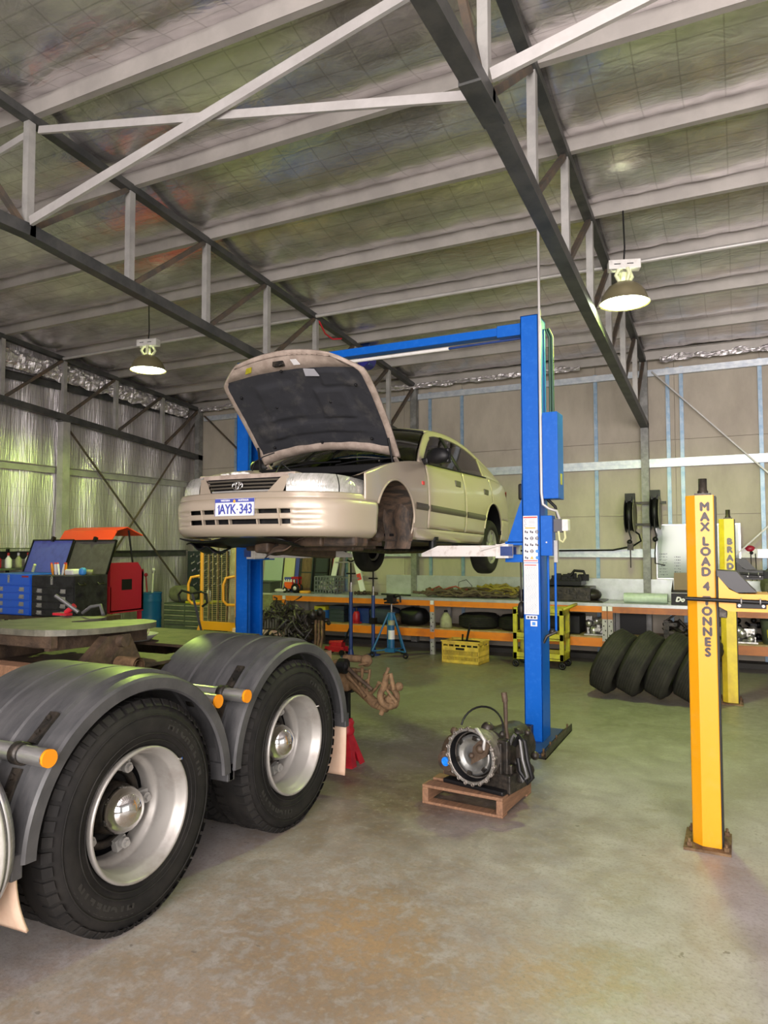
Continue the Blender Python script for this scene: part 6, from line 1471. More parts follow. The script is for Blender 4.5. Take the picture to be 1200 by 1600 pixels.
gbox('narrow_panel', -1.62, -1.25, 11.35, 11.4, SZ, SZ+0.33, M['black'], 'dark panel standing on the lower shelf right of the bench upright', 'panel')
scrap('steering_rack', -1.05, -0.45, 10.95, 11.35, SZ, 0.20, 28, M['darkmetal'], 'tangled dark steering parts on the lower shelf above the leaning tyres', 42)
m = MB(); m.tube([(-0.95, 11.0, SZ+0.25), (-0.72, 11.0, SZ+0.42)], 0.014, 8); m.box(-0.97, -0.90, 10.97, 11.03, SZ+0.02, SZ+0.26); solo(m, 'lever_bar', M['darkmetal'], 'dark lever sticking up from the steering parts', 'tool', (-0.93, 11.0, SZ+0.02))
scrap('engine_block', -0.10, 0.22, 10.92, 11.2, SZ, 0.16, 20, M['brightcast'], 'bright alloy engine part on the lower shelf right of the far hoist post', 43)
scrap('engine_part', -0.25, 0.30, 11.22, 11.5, SZ, 0.26, 26, M['black'], 'black engine part behind the bright alloy part', 44)
bk = thing('bucket', 'olive bucket with a yellow label on the lower shelf at the right edge', 'bucket', (0.42, 11.05, SZ), world=True)
m = MB(); m.lathe([(0, 0), (0.14, 0), (0.165, 0.29), (0.172, 0.30), (0.172, 0.32), (0.16, 0.32)], 24, Matrix.Translation((0.42, 11.05, SZ))); part(m, 'bucket_body', M['olive'], bk)
m = MB(); m.lathe([(0.152, 0.09), (0.162, 0.20)], 12, Matrix.Translation((0.42, 11.05, SZ)), a0=radians(235), a1=radians(275)); part(m, 'bucket_label', M['cart'], bk)

# ================================================================== FLOOR ITEMS BEFORE THE BENCH
def pole_stand(x, y, h, label, lever=False):
    t = thing('pole_stand', label, 'support stand', (x, y, 0), world=True, group='tall blue support stands')
    m = MB(); rb = 0.11 if lever else 0.16; m.lathe([(0, 0.0), (rb, 0.0), (rb+0.01, 0.012), (0.06, 0.022), (0.05, 0.03), (0, 0.03)], 24, Matrix.Translation((x, y, 0))); part(m, 'base_disc', M['navy'], t)
    m = MB(); m.tube([(x, y, 0.025), (x, y, h*0.67)], 0.030, 16); m.lathe([(0.05, 0.03), (0.036, 0.12)], 16, Matrix.Translation((x, y, 0))); part(m, 'outer_pole', M['navy'], t)
    m = MB(); m.tube([(x, y, h*0.67), (x, y, h*0.77)], 0.021, 14); part(m, 'inner_pole', M['chrome'], t)
    m = MB(); m.tube([(x, y, h*0.77), (x, y, h*0.97)], 0.013, 10); m.tube([(x-0.08, y, h*0.86), (x+0.08, y, h*0.86)], 0.012, 8); part(m, 'screw', M['black'], t)
    m = MB(); m.bar((x-0.06, y, h), (x, y, h-0.03), 0.05, 0.015); m.bar((x+0.06, y, h), (x, y, h-0.03), 0.05, 0.015); part(m, 'saddle', M['black'], t)
    if lever:
        m = MB(); m.box(x-0.045, x+0.045, y-0.05, y+0.05, 0.50, 0.60); part(m, 'foot_pump', M['black'], t)
pole_stand(-5.53, 10.02, 1.53, 'left one of the two tall blue support stands before the bench')
pole_stand(-5.29, 10.33, 1.43, 'right one of the two tall blue support stands, beside the blue tripod jack', True)
# transmission jack on tripod
tj = thing('transmission_jack', 'blue tripod transmission jack on castors before the bench', 'jack', (-4.95, 10.30, 0), world=True)
jx, jy = -4.95, 10.30
m = MB(); m.tube([(jx, jy, 0.12), (jx, jy, 0.50)], 0.05, 18); m.tube([(jx, jy, 0.58), (jx, jy, 0.70)], 0.06, 18); m.box(jx-0.08, jx+0.08, jy-0.08, jy+0.08, 0.08, 0.14); part(m, 'cylinder', M['tripodblue'], tj)
m = MB(); m.tube([(jx, jy, 0.50), (jx, jy, 0.58)], 0.055, 18); part(m, 'cylinder_label', M['khaki'], tj)
m = MB(); m.tube([(jx, jy, 0.28), (jx, jy, 0.42)], 0.0525, 18); part(m, 'white_label', M['paper'], tj)
m = MB(); m.tube([(jx, jy, 0.70), (jx, jy, 0.84)], 0.018, 14); part(m, 'ram', M['chrome'], tj)
m = MB(); m.box(jx-0.09, jx+0.09, jy-0.08, jy+0.08, 0.84, 0.87); m.tube([(jx-0.13, jy, 0.90), (jx+0.15, jy, 0.97)], 0.02, 8); m.box(jx-0.05, jx+0.06, jy-0.07, jy+0.07, 0.87, 0.98); m.tube([(jx+0.15, jy, 0.97), (jx+0.16, jy, 0.86)], 0.015, 8); part(m, 'saddle_head', M['black'], tj)
for a in (radians(-142), radians(-20), radians(80)):
    e = Vector((jx+0.31*cos(a), jy+0.31*sin(a), 0.10))
    m = MB(); m.tube([(jx+0.05*cos(a), jy+0.05*sin(a), 0.68), e], 0.016, 10); m.tube([(jx, jy, 0.12), (e.x, e.y, 0.10)], 0.012, 8); lg = part(m, 'leg', M['tripodblue'], tj)
    m = MB(); m.torus(0.035, 0.014, Matrix.Translation((e.x, e.y, 0.049)) @ Matrix.Rotation(pi/2, 4, 'X'), 16, 8); m.tube([(e.x, e.y, 0.05), (e.x, e.y, 0.11)], 0.012, 8); part(m, 'castor', M['black'], lg)
m = MB(); m.tube([(jx-0.07, jy+0.02, 0.12), (jx-0.07, jy+0.02, 0.66)], 0.018, 8); part(m, 'pump_tube', M['tripodblue'], tj)
# little red trolley jack
rj = thing('trolley_jack', 'small red trolley jack on the floor left of the blue stands', 'jack', (-5.88, 10.15, 0), world=True)
m = MB(); m.box(-6.05, -5.70, 10.08, 10.11, 0.05, 0.13); m.box(-6.05, -5.70, 10.22, 10.25, 0.05, 0.13); m.box(-5.95, -5.75, 10.10, 10.23, 0.10, 0.20); m.tube([(-6.0, 10.165, 0.18), (-5.75, 10.165, 0.20)], 0.035, 10); part(m, 'jack_frame', M['red'], rj, bevel=0.004)
for x in (-6.02, -5.72):
    for y in (10.06, 10.27): m = MB(); m.tube([(x, y-0.015, 0.045), (x, y+0.015, 0.045)], 0.045, 14); part(m, 'jack_wheel', M['black'], rj)
m = MB(); m.tube([(-5.74, 10.165, 0.20), (-5.62, 10.165, 0.46)], 0.014, 8); part(m, 'jack_handle', M['black'], rj)
m = MB(); m.tube([(-6.0, 10.05, 0.03), (-6.12, 9.72, 0.012)], 0.012, 8); solo(m, 'pry_bar', M['black'], 'dark bar lying on the floor before the red trolley jack', 'bar', (-6.06, 9.9, 0))
# yellow crate
yc_ = thing('plastic_crate', 'yellow vented plastic crate on the floor before the bench', 'crate', (-3.72, 10.32, 0), rotz=radians(-4))
m = MB(); w2, d2 = 0.30, 0.20
for (x0, x1, y0, y1) in ((-w2, w2, -d2, -d2+0.012), (-w2, w2, d2-0.012, d2), (-w2, -w2+0.012, -d2, d2), (w2-0.012, w2, -d2, d2)):
    m.box(x0, x1, y0, y1, 0.0, 0.05); m.box(x0, x1, y0, y1, 0.19, 0.25); m.box(x0, x1, y0, y1, 0.28, 0.33)
    m.box(x0, x1, y0, y1, 0.10, 0.125)
for k in range(25):
    x = -w2+0.012+k*(2*w2-0.024)/24
    for y in (-d2+0.006, d2-0.006): m.box(x-0.006, x+0.006, y-0.006, y+0.006, 0.04, 0.20)
for k in range(16):
    y = -d2+0.012+k*(2*d2-0.024)/15
    for x in (-w2+0.006, w2-0.006): m.box(x-0.006, x+0.006, y-0.006, y+0.006, 0.04, 0.20)
for k in range(7):
    x = -w2+0.012+k*(2*w2-0.024)/6
    for y in (-d2+0.006, d2-0.006): m.box(x-0.01, x+0.01, y-0.006, y+0.006, 0.24, 0.29)
for x in (-w2+0.006, w2-0.006):
    for y in (-d2+0.03, 0, d2-0.03): m.box(x-0.006, x+0.006, y-0.02, y+0.02, 0.24, 0.29)
m.box(-w2, w2, -d2, d2, 0.0, 0.012); part(m, 'crate_shell', M['cratey'], yc_)
for s in (-1, 1):
    m = MB(); m.box(-w2-0.012, w2+0.012, s*d2-0.014, s*d2+0.014, 0.32, 0.335); part(m, 'crate_rim', M['cratey'], yc_)
    m = MB(); m.box(-0.07, 0.07, s*(d2+0.003)-0.004, s*(d2+0.003)+0.004, 0.205, 0.235); part(m, 'hand_slot', M['black'], yc_)
m = MB(); m.tube([(-3.76, 10.30, 0.05), (-3.62, 10.26, 0.58)], 0.018, 8); m.tube([(-3.80, 10.34, 0.05), (-3.74, 10.26, 0.42)], 0.014, 8); solo(m, 'tyre_lever', M['black'], 'black levers sticking up out of the yellow crate', 'tool', (-3.75, 10.3, 0.02))
m = MB(); m.lathe([(0.0, 0.0), (0.17, 0.0), (0.19, 0.05), (0.19, 0.30), (0.0, 0.31)], 20, Matrix.Translation((-3.72, 10.32, 0.014)) @ Matrix.Diagonal((1.2, 0.8, 1, 1))); solo(m, 'black_cushion', M['black'], 'rounded black item filling the yellow crate', 'car part', (-3.72, 10.32, 0.014))
# yellow service cart
sc_ = thing('service_cart', 'yellow three-tier service cart behind the blue lift column', 'cart', (-2.58, 10.42, 0), world=True)
X0_, X1_, Y0_, Y1_ = -2.95, -2.22, 10.20, 10.64
for z in (0.14, 0.42, 0.78):
    m = MB(); m.box(X0_, X1_, Y0_, Y1_, z, z+0.02); m.box(X0_, X1_, Y0_, Y0_+0.02, z-0.02, z+0.08); m.box(X0_, X1_, Y1_-0.02, Y1_, z-0.02, z+0.08); m.box(X0_, X0_+0.02, Y0_, Y1_, z-0.02, z+0.08); m.box(X1_-0.02, X1_, Y0_, Y1_, z-0.02, z+0.08); part(m, 'tray', M['cart'], sc_, bevel=0.006)
for x in (X0_+0.03, X1_-0.03):
    for y in (Y0_+0.03, Y1_-0.03):
        m = MB(); m.box(x-0.03, x+0.03, y-0.03, y+0.03, 0.12, 0.84); p = part(m, 'leg', M['cart'], sc_, bevel=0.006)
        m = MB(); m.torus(0.035, 0.018, Matrix.Translation((x, y, 0.054)) @ Matrix.Rotation(pi/2, 4, 'X'), 16, 8); m.tube([(x, y, 0.05), (x, y, 0.13)], 0.014, 8); part(m, 'castor', M['black'], p)
m = MB(); m.tube([(X1_-0.02, Y0_+0.04, 0.84), (X1_+0.10, Y0_+0.04, 0.90), (X1_+0.10, Y1_-0.04, 0.90), (X1_-0.02, Y1_-0.04, 0.84)], 0.022, 10); part(m, 'push_handle', M['cart'], sc_)
gbox('parts_tray', -2.80, -2.40, 10.28, 10.55, 0.44, 0.56, M['black'], 'black box on the middle tray of the yellow cart', 'box')

# ================================================================== BACK WALL FITTINGS
def reel(x, z, label, hang):
    t = thing('hose_reel', label, 'hose reel', (x, 11.45, z), world=True, group='hose reels on the wall post')
    A = Matrix.Translation((x, 11.42, z)) @ Matrix.Rotation(pi/2, 4, 'Y')
    m = MB(); m.torus(0.185, 0.045, A, 32, 10); m.torus(0.12, 0.045, A, 28, 10); part(m, 'coiled_hose', M['black'], t)
    for s in (-1, 1):
        m = MB(); m.lathe([(0.0, s*0.058), (0.20, s*0.058), (0.25, s*0.066), (0.255, s*0.06), (0.20, s*0.052), (0.0, s*0.052)], 32, A); part(m, 'reel_disc', M['khaki'] if s > 0 else M['black'], t)
    m = MB(); m.box(x-0.07, x+0.07, 11.36, 11.46, z+0.20, z+0.34); m.tube([(x, 11.30, z+0.26), (x, 11.42, z+0.26)], 0.04, 12); part(m, 'reel_bracket', M['black'], t)
    m = MB(); m.tube([(x, 11.22, z-0.05), (x+0.005, 11.20, z-0.25), (x+0.03, 11.2, z-0.34), (x+0.01, 11.2, z-0.44)], 0.012, 8); m.ball((x+0.01, 11.2, z-0.40), 0.04, 10, 8); part(m, 'hose_end', M['black'], t)
    if hang:
        m = MB(); m.box(x-0.02, x+0.06, 11.17, 11.24, z-0.52, z-0.42); m.tube([(x+0.02, 11.2, z-0.52), (x+0.02, 11.2, z-0.78)], 0.009, 8); part(m, 'trigger_gun', M['darkmetal'], t)
    else:
        m = MB(); m.tube([(x+0.02, 11.2, z-0.44), (x, 11.21, z-0.6), (x+0.0, 11.22, z-0.75), (x+0.14, 11.22, z-0.78)], 0.009, 8); part(m, 'hose_tail', M['black'], t)
    return t
reel(-1.45, 2.20, 'black hose reel on the left of the wall post', True)
reel(-1.09, 2.24, 'black hose reel on the right of the wall post, above the whiteboard', False)
m = MB(); m.box(-1.50, -0.95, 11.56, 11.62, 2.38, 2.42); m.box(-1.42, -1.05, 11.56, 11.62, 2.05, 2.09); m.box(-1.46, -1.42, 11.45, 11.60, 2.05, 2.42); m.box(-1.10, -1.06, 11.45, 11.60, 2.05, 2.42); solo(m, 'reel_mount', M['darkmetal'], 'dark steel bracket clamped round the wall post holding both reels', 'bracket', (-1.25, 11.58, 2.05))
m = MB(); m.tube([(-1.44, 11.45, 2.0), (-1.34, 11.5, 1.92), (-1.32, 11.55, 1.82), (-1.45, 11.62, 1.74), (-1.75, 11.68, 1.68), (-2.6, 11.69, 1.67), (-3.3, 11.69, 1.67)], 0.014, 10); solo(m, 'air_hose', M['black'], 'black hose curving from the left reel along the low wall rail', 'hose', (-1.6, 11.6, 1.67))
wbd = thing('whiteboard', 'glossy whiteboard with faint notes, on the wall behind the yellow posts', 'whiteboard', (-0.55, 11.69, 1.25), world=True)
m = MB(); m.box(-1.10, 0.02, 11.665, 11.68, 1.25, 2.06); part(m, 'board_face', M['board'], wbd)
m = MB(); m.box(-1.115, 0.035, 11.66, 11.685, 2.055, 2.07); m.box(-1.115, 0.035, 11.66, 11.685, 1.24, 1.255); m.box(-1.115, -1.10, 11.66, 11.685, 1.25, 2.06); m.box(0.02, 0.045, 11.655, 11.685, 1.24, 2.07); part(m, 'board_frame', M['alu'], wbd)
q = random.Random(9); m = MB()
for r_ in range(8):
    z = 1.62-0.045*r_
    for (xa, n_) in ((-1.07, 5), (-0.86, 4)):
        if r_ == 0 and xa > -1: continue
        for k in range(n_): m.box(xa+0.024*k, xa+0.024*k+q.uniform(0.006, 0.018), 11.6635, 11.665, z+q.uniform(-0.008, 0.002), z+q.uniform(0.004, 0.010))
part(m, 'pen_marks', M['printdark'], wbd, kind='stuff')
po = thing('power_outlet', 'white power outlet with a red beacon on the low wall rail at the right', 'outlet', (0.14, 11.7, 1.63), world=True)
m = MB(); m.box(0.02, 0.26, 11.67, 11.72, 1.57, 1.70); part(m, 'outlet_plate', M['white'], po, bevel=0.006)
m = MB(); m.ball((0.18, 11.66, 1.64), 0.025, 12, 8); part(m, 'plug', M['black'], po)
m = MB(); m.ball((0.16, 11.69, 1.70), 0.07, 14, 8, (1, 0.6, 0.7)); part(m, 'red_beacon', M['maroon'], po)
for x in (0.17, 0.23):
    m = MB(); m.tube([(x, 11.66, 1.63), (x+0.01, 11.66, 1.3), (x+0.02, 11.66, 1.0)], 0.007, 6); part(m, 'lead', M['black'], po)
# blue air hose reel hung from the middle truss
bw = thing('hanging_reel', 'blue hose reel hanging from the middle truss above the car', 'hose reel', (-5.15, 9.8, 4.5), world=True)
m = MB(); m.box(-5.30, -5.02, 9.70, 9.90, 4.82, 5.02); m.box(-5.28, -5.04, 9.72, 9.88, 4.55, 4.80); part(m, 'reel_case', M['navy'], bw, bevel=0.02)
m = MB(); m.tube([(-5.16, 9.68, 4.66), (-5.16, 9.92, 4.66)], 0.14, 24); part(m, 'drum', mat('violet_blue_drum', (0.03, 0.03, 0.26), 0.4), bw)
m = MB(); m.box(-5.19, -5.11, 9.76, 9.84, 4.99, 5.05); part(m, 'hanger', M['darkmetal'], bw)
for x in (-5.25, -5.2):
    m = MB(); m.tube([(x, 9.8, 4.55), (x, 9.8, 4.30)], 0.012, 8); part(m, 'hose_drop', M['black'], bw)
m = MB(); m.tube([(-5.12, 8.36, CT(8.36)), (-5.10, 8.5, 4.72), (-5.04, 8.6, 4.66), (-4.95, 8.7, 4.68)], 0.012, 8); solo(m, 'red_hose', M['red'], 'thin red hose hanging from the middle truss behind the hood', 'hose', (-5.1, 8.4, 4.66))

# ================================================================== ENGINE BEHIND THE TRUCK
en = thing('engine', 'greasy engine tangled with hoses on a stand behind the rear mudguard', 'engine', (-5.45, 8.45, 0), world=True)
q = random.Random(77); en_dx = -0.36
m = MB(); m.M = Matrix.Translation((-0.36, 0, 0)); m.box(-5.28, -4.87, 8.25, 8.75, 0.40, 0.84)
for k in range(46):
    c = (q.uniform(-5.35, -4.70), q.uniform(8.12, 8.6), q.uniform(0.28, 0.88)); m.ball(c, q.uniform(0.03, 0.065), 8, 6, (1, 1, q.uniform(0.6, 1.3)))
part(m, 'engine_block', M['darkmetal'], en, bevel=0.02)
m = MB(); m.M = Matrix.Translation((-0.36, 0, 0))
for k in range(95):
    c = Vector((q.uniform(-5.45, -4.72), q.uniform(8.0, 8.3), q.uniform(0.22, 0.90))); pts = [c]
    for j in range(4): pts.append(pts[-1]+Vector((q.uniform(-.12, .12), q.uniform(-.05, .05), q.uniform(-.12, .12))))
    m.tube(pts, q.uniform(0.006, 0.02), 6)
part(m, 'engine_hoses', mat('black_grey_hose', (0.016, 0.014, 0.013), 0.5, 0, (0.06, 0.048, 0.04), 10), en, kind='stuff')
m = MB(); m.M = Matrix.Translation((-0.36, 0, 0))
for k in range(3):
    m.tube([(-4.76+0.05*k, 8.3, 0.75), (-4.70+0.05*k, 8.2, 0.55), (-4.72+0.04*k, 8.2, 0.28)], 0.018, 8)
part(m, 'exhaust_pipes', M['rust'], en)
m = MB(); m.M = Matrix.Translation((-0.36, 0, 0)); m.box(-5.98, -5.25, 8.15, 8.7, 0.62, 0.80); m.ball((-5.55, 8.4, 0.80), 0.16, 14, 8, (1.3, 1, 0.6))
for k in range(16): m.tube([(-5.96+0.045*k, 8.13, 0.64), (-5.96+0.045*k, 8.13, 0.76)], 0.016, 8)
part(m, 'gearbox_section', M['greasedeck'], en, 'olive-grey ribbed housing', bevel=0.02)
m = MB(); m.M = Matrix.Translation((-0.36, 0, 0)); m.box(-6.0, -5.15, 8.1, 8.75, 0.55, 0.61); m.box(-5.98, -5.92, 8.15, 8.7, 0, 0.55); m.box(-5.3, -5.22, 8.15, 8.7, 0, 0.55); m.box(-5.2, -4.75, 8.2, 8.7, 0.0, 0.30); part(m, 'engine_stand', M['flap'], en)

# ================================================================== LEFT SIDE: tool chests, parts washer, drum, cabinet, cage
def tool_chest(name, x0, x1, y0, y1, z0, z1, mt, lidm, label, rows, pulls, side_handles):
    t = thing(name, label, 'tool chest', ((x0+x1)/2, (y0+y1)/2, z0), world=True)
    m = MB(); m.box(x0, x1, y0, y1, z0, z1-0.0); b_ = part(m, 'chest_body', mt, t, bevel=0.006)
    H = z1-z0; zc = z1-0.16
    m = MB(); m.box(x0+0.01, x1-0.01, y0-0.012, y0, zc+0.005, z1-0.005); lp = part(m, 'lid_front', mt, t, bevel=0.004)
    xm = (x0+x1)/2
    m = MB(); m.box(xm-0.012, xm+0.012, y0-0.03, y0-0.012, zc+0.04, zc+0.12); m.torus(0.018, 0.005, FRONT(xm, y0-0.022, zc+0.125), 14, 6); part(m, 'padlock', M['gal'], lp)
    m = MB(); m.box(x1-0.17, x1-0.04, y0-0.014, y0-0.012, z1-0.045, z1-0.022); part(m, 'name_strip', M['maroon'] if mt is M['chestblue'] else M['chestblack'], lp)
    dz = (zc-z0)/rows
    for r_ in range(rows):
        za = zc-dz*(r_+1); 
        m = MB(); m.box(x0+0.012, x1-0.012, y0-0.010, y0+0.0, za+0.006, za+dz-0.006); dr = part(m, 'drawer', mt, t, bevel=0.003)
        for fx in pulls:
            px = x0+(x1-x0)*fx
            m = MB(); m.box(px-0.045, px+0.045, y0-0.014, y0-0.010, za+dz*0.25, za+dz*0.8); m.tube([(px-0.035, y0-0.014, za+dz*0.6), (px-0.035, y0-0.03, za+dz*0.4), (px+0.035, y0-0.03, za+dz*0.4), (px+0.035, y0-0.014, za+dz*0.6)], 0.005, 6); part(m, 'drawer_pull', M['gal'], dr)
    # lid tipped back
    Mx = Matrix.Translation((0, y1, z1)) @ Matrix.Rotation(radians(-20), 4, 'X')
    m = MB(); m.box(x0, x1, -0.012, 0.0, 0, y1-y0-0.04, Mx); ld_ = part(m, 'lid', lidm, t, 'lid tipped open')
    m = MB(); m.box(x0, x0+0.012, -0.03, 0.002, 0, y1-y0-0.04, Mx); m.box(x1-0.012, x1, -0.03, 0.002, 0, y1-y0-0.04, Mx); m.box(x0, x1, -0.03, 0.002, y1-y0-0.055, y1-y0-0.04, Mx); part(m, 'lid_edge', M['black'], ld_)
    m = MB(); m.box(xm-0.02, xm+0.02, -0.05, 0.0, y1-y0-0.07, y1-y0-0.0, Mx); part(m, 'lid_latch', M['black'], ld_)
    if side_handles:
        m = MB()
        for yy in (y0+0.10, y1-0.12): m.tube([(x1, yy-0.05, z1-0.10), (x1+0.03, yy-0.05, z1-0.12), (x1+0.03, yy+0.05, z1-0.12), (x1, yy+0.05, z1-0.10)], 0.008, 8)
        part(m, 'side_handle', M['darkmetal'], b_)
    return t
tool_chest('tool_chest', -8.58, -7.76, 6.62, 7.16, 0.82, 1.37, M['chestblack'], M['lidgrey'], 'black tool chest with its lid up, behind the truck', 4, (0.2, 0.75), True)
tool_chest('tool_chest', -9.46, -8.60, 6.62, 7.16, 0.82, 1.38, M['chestblue'], M['lidblue'], 'bright blue tool chest with its lid up, at the left edge', 4, (0.3, 0.8), False)
rc = thing('tool_bench', 'dark bench carrying the blue and black tool chests', 'workbench', (-8.7, 6.85, 0), world=True)
m = MB(); m.box(-9.6, -7.6, 6.55, 7.25, 0.76, 0.82); part(m, 'bench_top', M['brownsteel'], rc)
for x in (-9.5, -7.85):
    for y in (6.62, 7.08): m = MB(); m.box(x-0.04, x+0.04, y-0.04, y+0.04, 0, 0.76); part(m, 'leg', M['chestblack'], rc)
# things poking out of the chests
rs_ = random.Random(4)
def driver(x, y, z, c1, label):
    t = thing('screwdriver', label, 'screwdriver', (x, y, z), world=True, group='screwdrivers in the black chest')
    dx, dy = rs_.uniform(-0.03, 0.04), rs_.uniform(-0.02, 0.02)
    m = MB(); m.tube([(x, y, z-0.02), (x+dx*0.5, y+dy*0.5, z+0.05), (x+dx, y+dy, z+0.13)], [0.012, 0.02, 0.017], 10); part(m, 'handle', c1, t)
    m = MB(); m.tube([(x+dx, y+dy, z+0.13), (x+dx*1.2, y+dy*1.2, z+0.15)], 0.014, 8); part(m, 'handle_end', M['printred'], t)
cols = [(M['amber'], 'orange'), (M['paper'], 'white'), (M['paper'], 'second white'), (M['paper'], 'third white'), (M['amber'], 'second orange')]
for k, (mm, nm) in enumerate(cols): driver(-8.42+0.06*k, 6.82, 1.385, mm, nm + '-handled screwdriver poking up from the black tool chest')
gbox('paper_stack', -8.12, -7.96, 6.75, 6.95, 1.371, 1.45, M['paper'], 'white folded rags on top of the black tool chest', 'rags', 0.02)
m = MB(); m.lathe([(0, 0), (0.055, 0), (0.065, 0.07), (0.06, 0.07)], 18, Matrix.Translation((-7.93, 6.98, 1.371))); solo(m, 'tin_bowl', M['khaki'], 'pale tin on the black tool chest', 'tin', (-7.93, 6.98, 1.371))
sack('blue_glove', (-7.83, 6.80, 1.371), (0.045, 0.04, 0.05), M['printblue'], 'blue glove on the right corner of the black tool chest', 3, 'glove')
m = MB(); m.tube([(-9.0, 6.95, 1.40), (-8.93, 6.93, 1.50)], 0.02, 8); solo(m, 'file_handle', M['paleyellow'], 'pale yellow file handle in the blue tool chest', 'tool', (-9.0, 6.95, 1.39))
# red parts washer with raised lid
pw = thing('parts_washer', 'dark red parts washer with its bright orange-red lid raised', 'parts washer', (-8.720, 8.0, 0), world=True)
MXw = Matrix(((0, 0, 1, 0), (1, 0, 0, 0), (0, 1, 0, 0), (0, 0, 0, 1)))
m = MB(); m.prism([(7.72, 0.78), (8.38, 0.78), (8.38, 1.35), (8.26, 1.51), (7.72, 1.51)], -9.130, -9.070, MXw); m.prism([(7.72, 0.78), (8.38, 0.78), (8.38, 1.35), (8.26, 1.51), (7.72, 1.51)], -8.370, -8.310, MXw)
m.box(-9.130, -8.310, 7.70, 7.74, 0.78, 1.15); m.box(-9.130, -8.310, 8.34, 8.38, 0.78, 1.40); m.box(-9.130, -8.310, 7.72, 8.38, 0.76, 0.80); part(m, 'washer_tub', M['maroon'], pw)
m = MB(); m.box(-8.930, -8.690, 7.695, 7.70, 0.9, 1.1); part(m, 'front_panel', M['black'], pw)
m = MB(); m.box(-8.315, -8.306, 7.94, 8.14, 1.10, 1.26); part(m, 'side_opening', M['black'], pw, 'square black opening in the side')
m = MB(); Lp = [(7.55, 1.60), (7.82, 2.0), (8.02, 2.05), (8.34, 1.93)]
for (a, b_) in zip(Lp, Lp[1:]): m.add([(-9.410, a[0], a[1]), (-8.290, a[0], a[1]), (-8.290, b_[0], b_[1]), (-9.410, b_[0], b_[1])], [(0, 1, 2, 3)])
o = part(m, 'washer_lid', M['litred'], pw, 'folded orange-red lid'); so = o.modifiers.new('t', 'SOLIDIFY'); so.thickness = 0.012
for x in (-9.090, -8.350):
    m = MB(); m.tube([(x, 8.2, 1.45), (x, 8.1, 2.0)], 0.014, 8); part(m, 'lid_stay', M['black'], pw)
for x in (-9.090, -8.350):
    for y in (7.76, 8.34): m = MB(); m.box(x-0.025, x+0.025, y-0.025, y+0.025, 0, 0.78); part(m, 'leg', M['maroon'], pw)
# side shelf with bottles
sh = thing('side_shelf', 'dark wall shelf holding bottles at the left edge of the photo', 'shelf', (-10.0, 7.3, 1.38), world=True)
m = MB(); m.box(-10.18, -9.8, 6.3, 8.6, 1.40, 1.43); m.box(-10.18, -9.8, 6.3, 8.6, 1.72, 1.735); part(m, 'shelf_board', M['olive'], sh)
for y in (6.4, 7.4, 8.4):
    m = MB(); m.box(-10.18, -10.14, y-0.02, y+0.02, 0.0, 1.74); part(m, 'shelf_post', M['chestblack'], sh)
bc = [(M['mint'], 'pale green'), (M['printblue'], 'blue'), (M['maroon'], 'dark red'), (M['paper'], 'white'), (M['khaki'], 'khaki'), (M['paper'], 'tall white')]
for k, (mm, nm) in enumerate(bc):
    y = 6.75+0.17*k; t = thing('spray_bottle', nm + ' bottle on the wall shelf at the left edge', 'bottle', (-9.95, y, 1.43), world=True, group='bottles on the wall shelf')
    m = MB(); m.lathe([(0, 0), (0.045, 0), (0.048, 0.02), (0.048, 0.13), (0.02, 0.17), (0.016, 0.19)], 14, Matrix.Translation((-9.95, y, 1.43))); part(m, 'bottle_body', mm, t)
    m = MB(); m.lathe([(0.018, 0.19), (0.018, 0.23), (0, 0.235)], 12, Matrix.Translation((-9.95, y, 1.43))); part(m, 'bottle_cap', M['paper'] if mm is not M['paper'] else M['printred'], t)
# blue drum
dm = thing('drum', 'blue plastic drum beside the red parts washer', 'drum', (-9.50, 9.75, 0), world=True)
m = MB(); prof = [(0, 0.0), (0.19, 0.0)] + [(0.195+0.006*(abs(((z*3.2) % 1)-0.5) < 0.08), z) for z in [0.02+0.022*i for i in range(41)]] + [(0.19, 0.925), (0.0, 0.925)]
m.lathe(prof, 28, Matrix.Translation((-9.50, 9.75, 0))); part(m, 'drum_shell', M['drumblue'], dm)
m = MB(); m.torus(0.195, 0.012, Matrix.Translation((-9.50, 9.75, 0.92)), 28, 8); part(m, 'drum_rim', M['drumblue'], dm)
for k, (dx, dy) in enumerate(((-.08, 0), (0.02, 0.05), (0.08, -0.04))):
    m = MB(); m.tube([(-9.50+dx, 9.75+dy, 0.93), (-9.50+dx*1.4, 9.75+dy, 1.22+0.05*k)], 0.012, 8); m.ball((-9.50+dx*1.4, 9.75+dy, 1.24+0.05*k), 0.035, 8, 6)
    solo(m, 'hand_tool', [M['maroon'], M['gal'], M['white']][k], ['red', 'steel', 'pale'][k] + '-headed tool standing on the blue drum', 'tool', (-9.50+dx, 9.75+dy, 0.926))
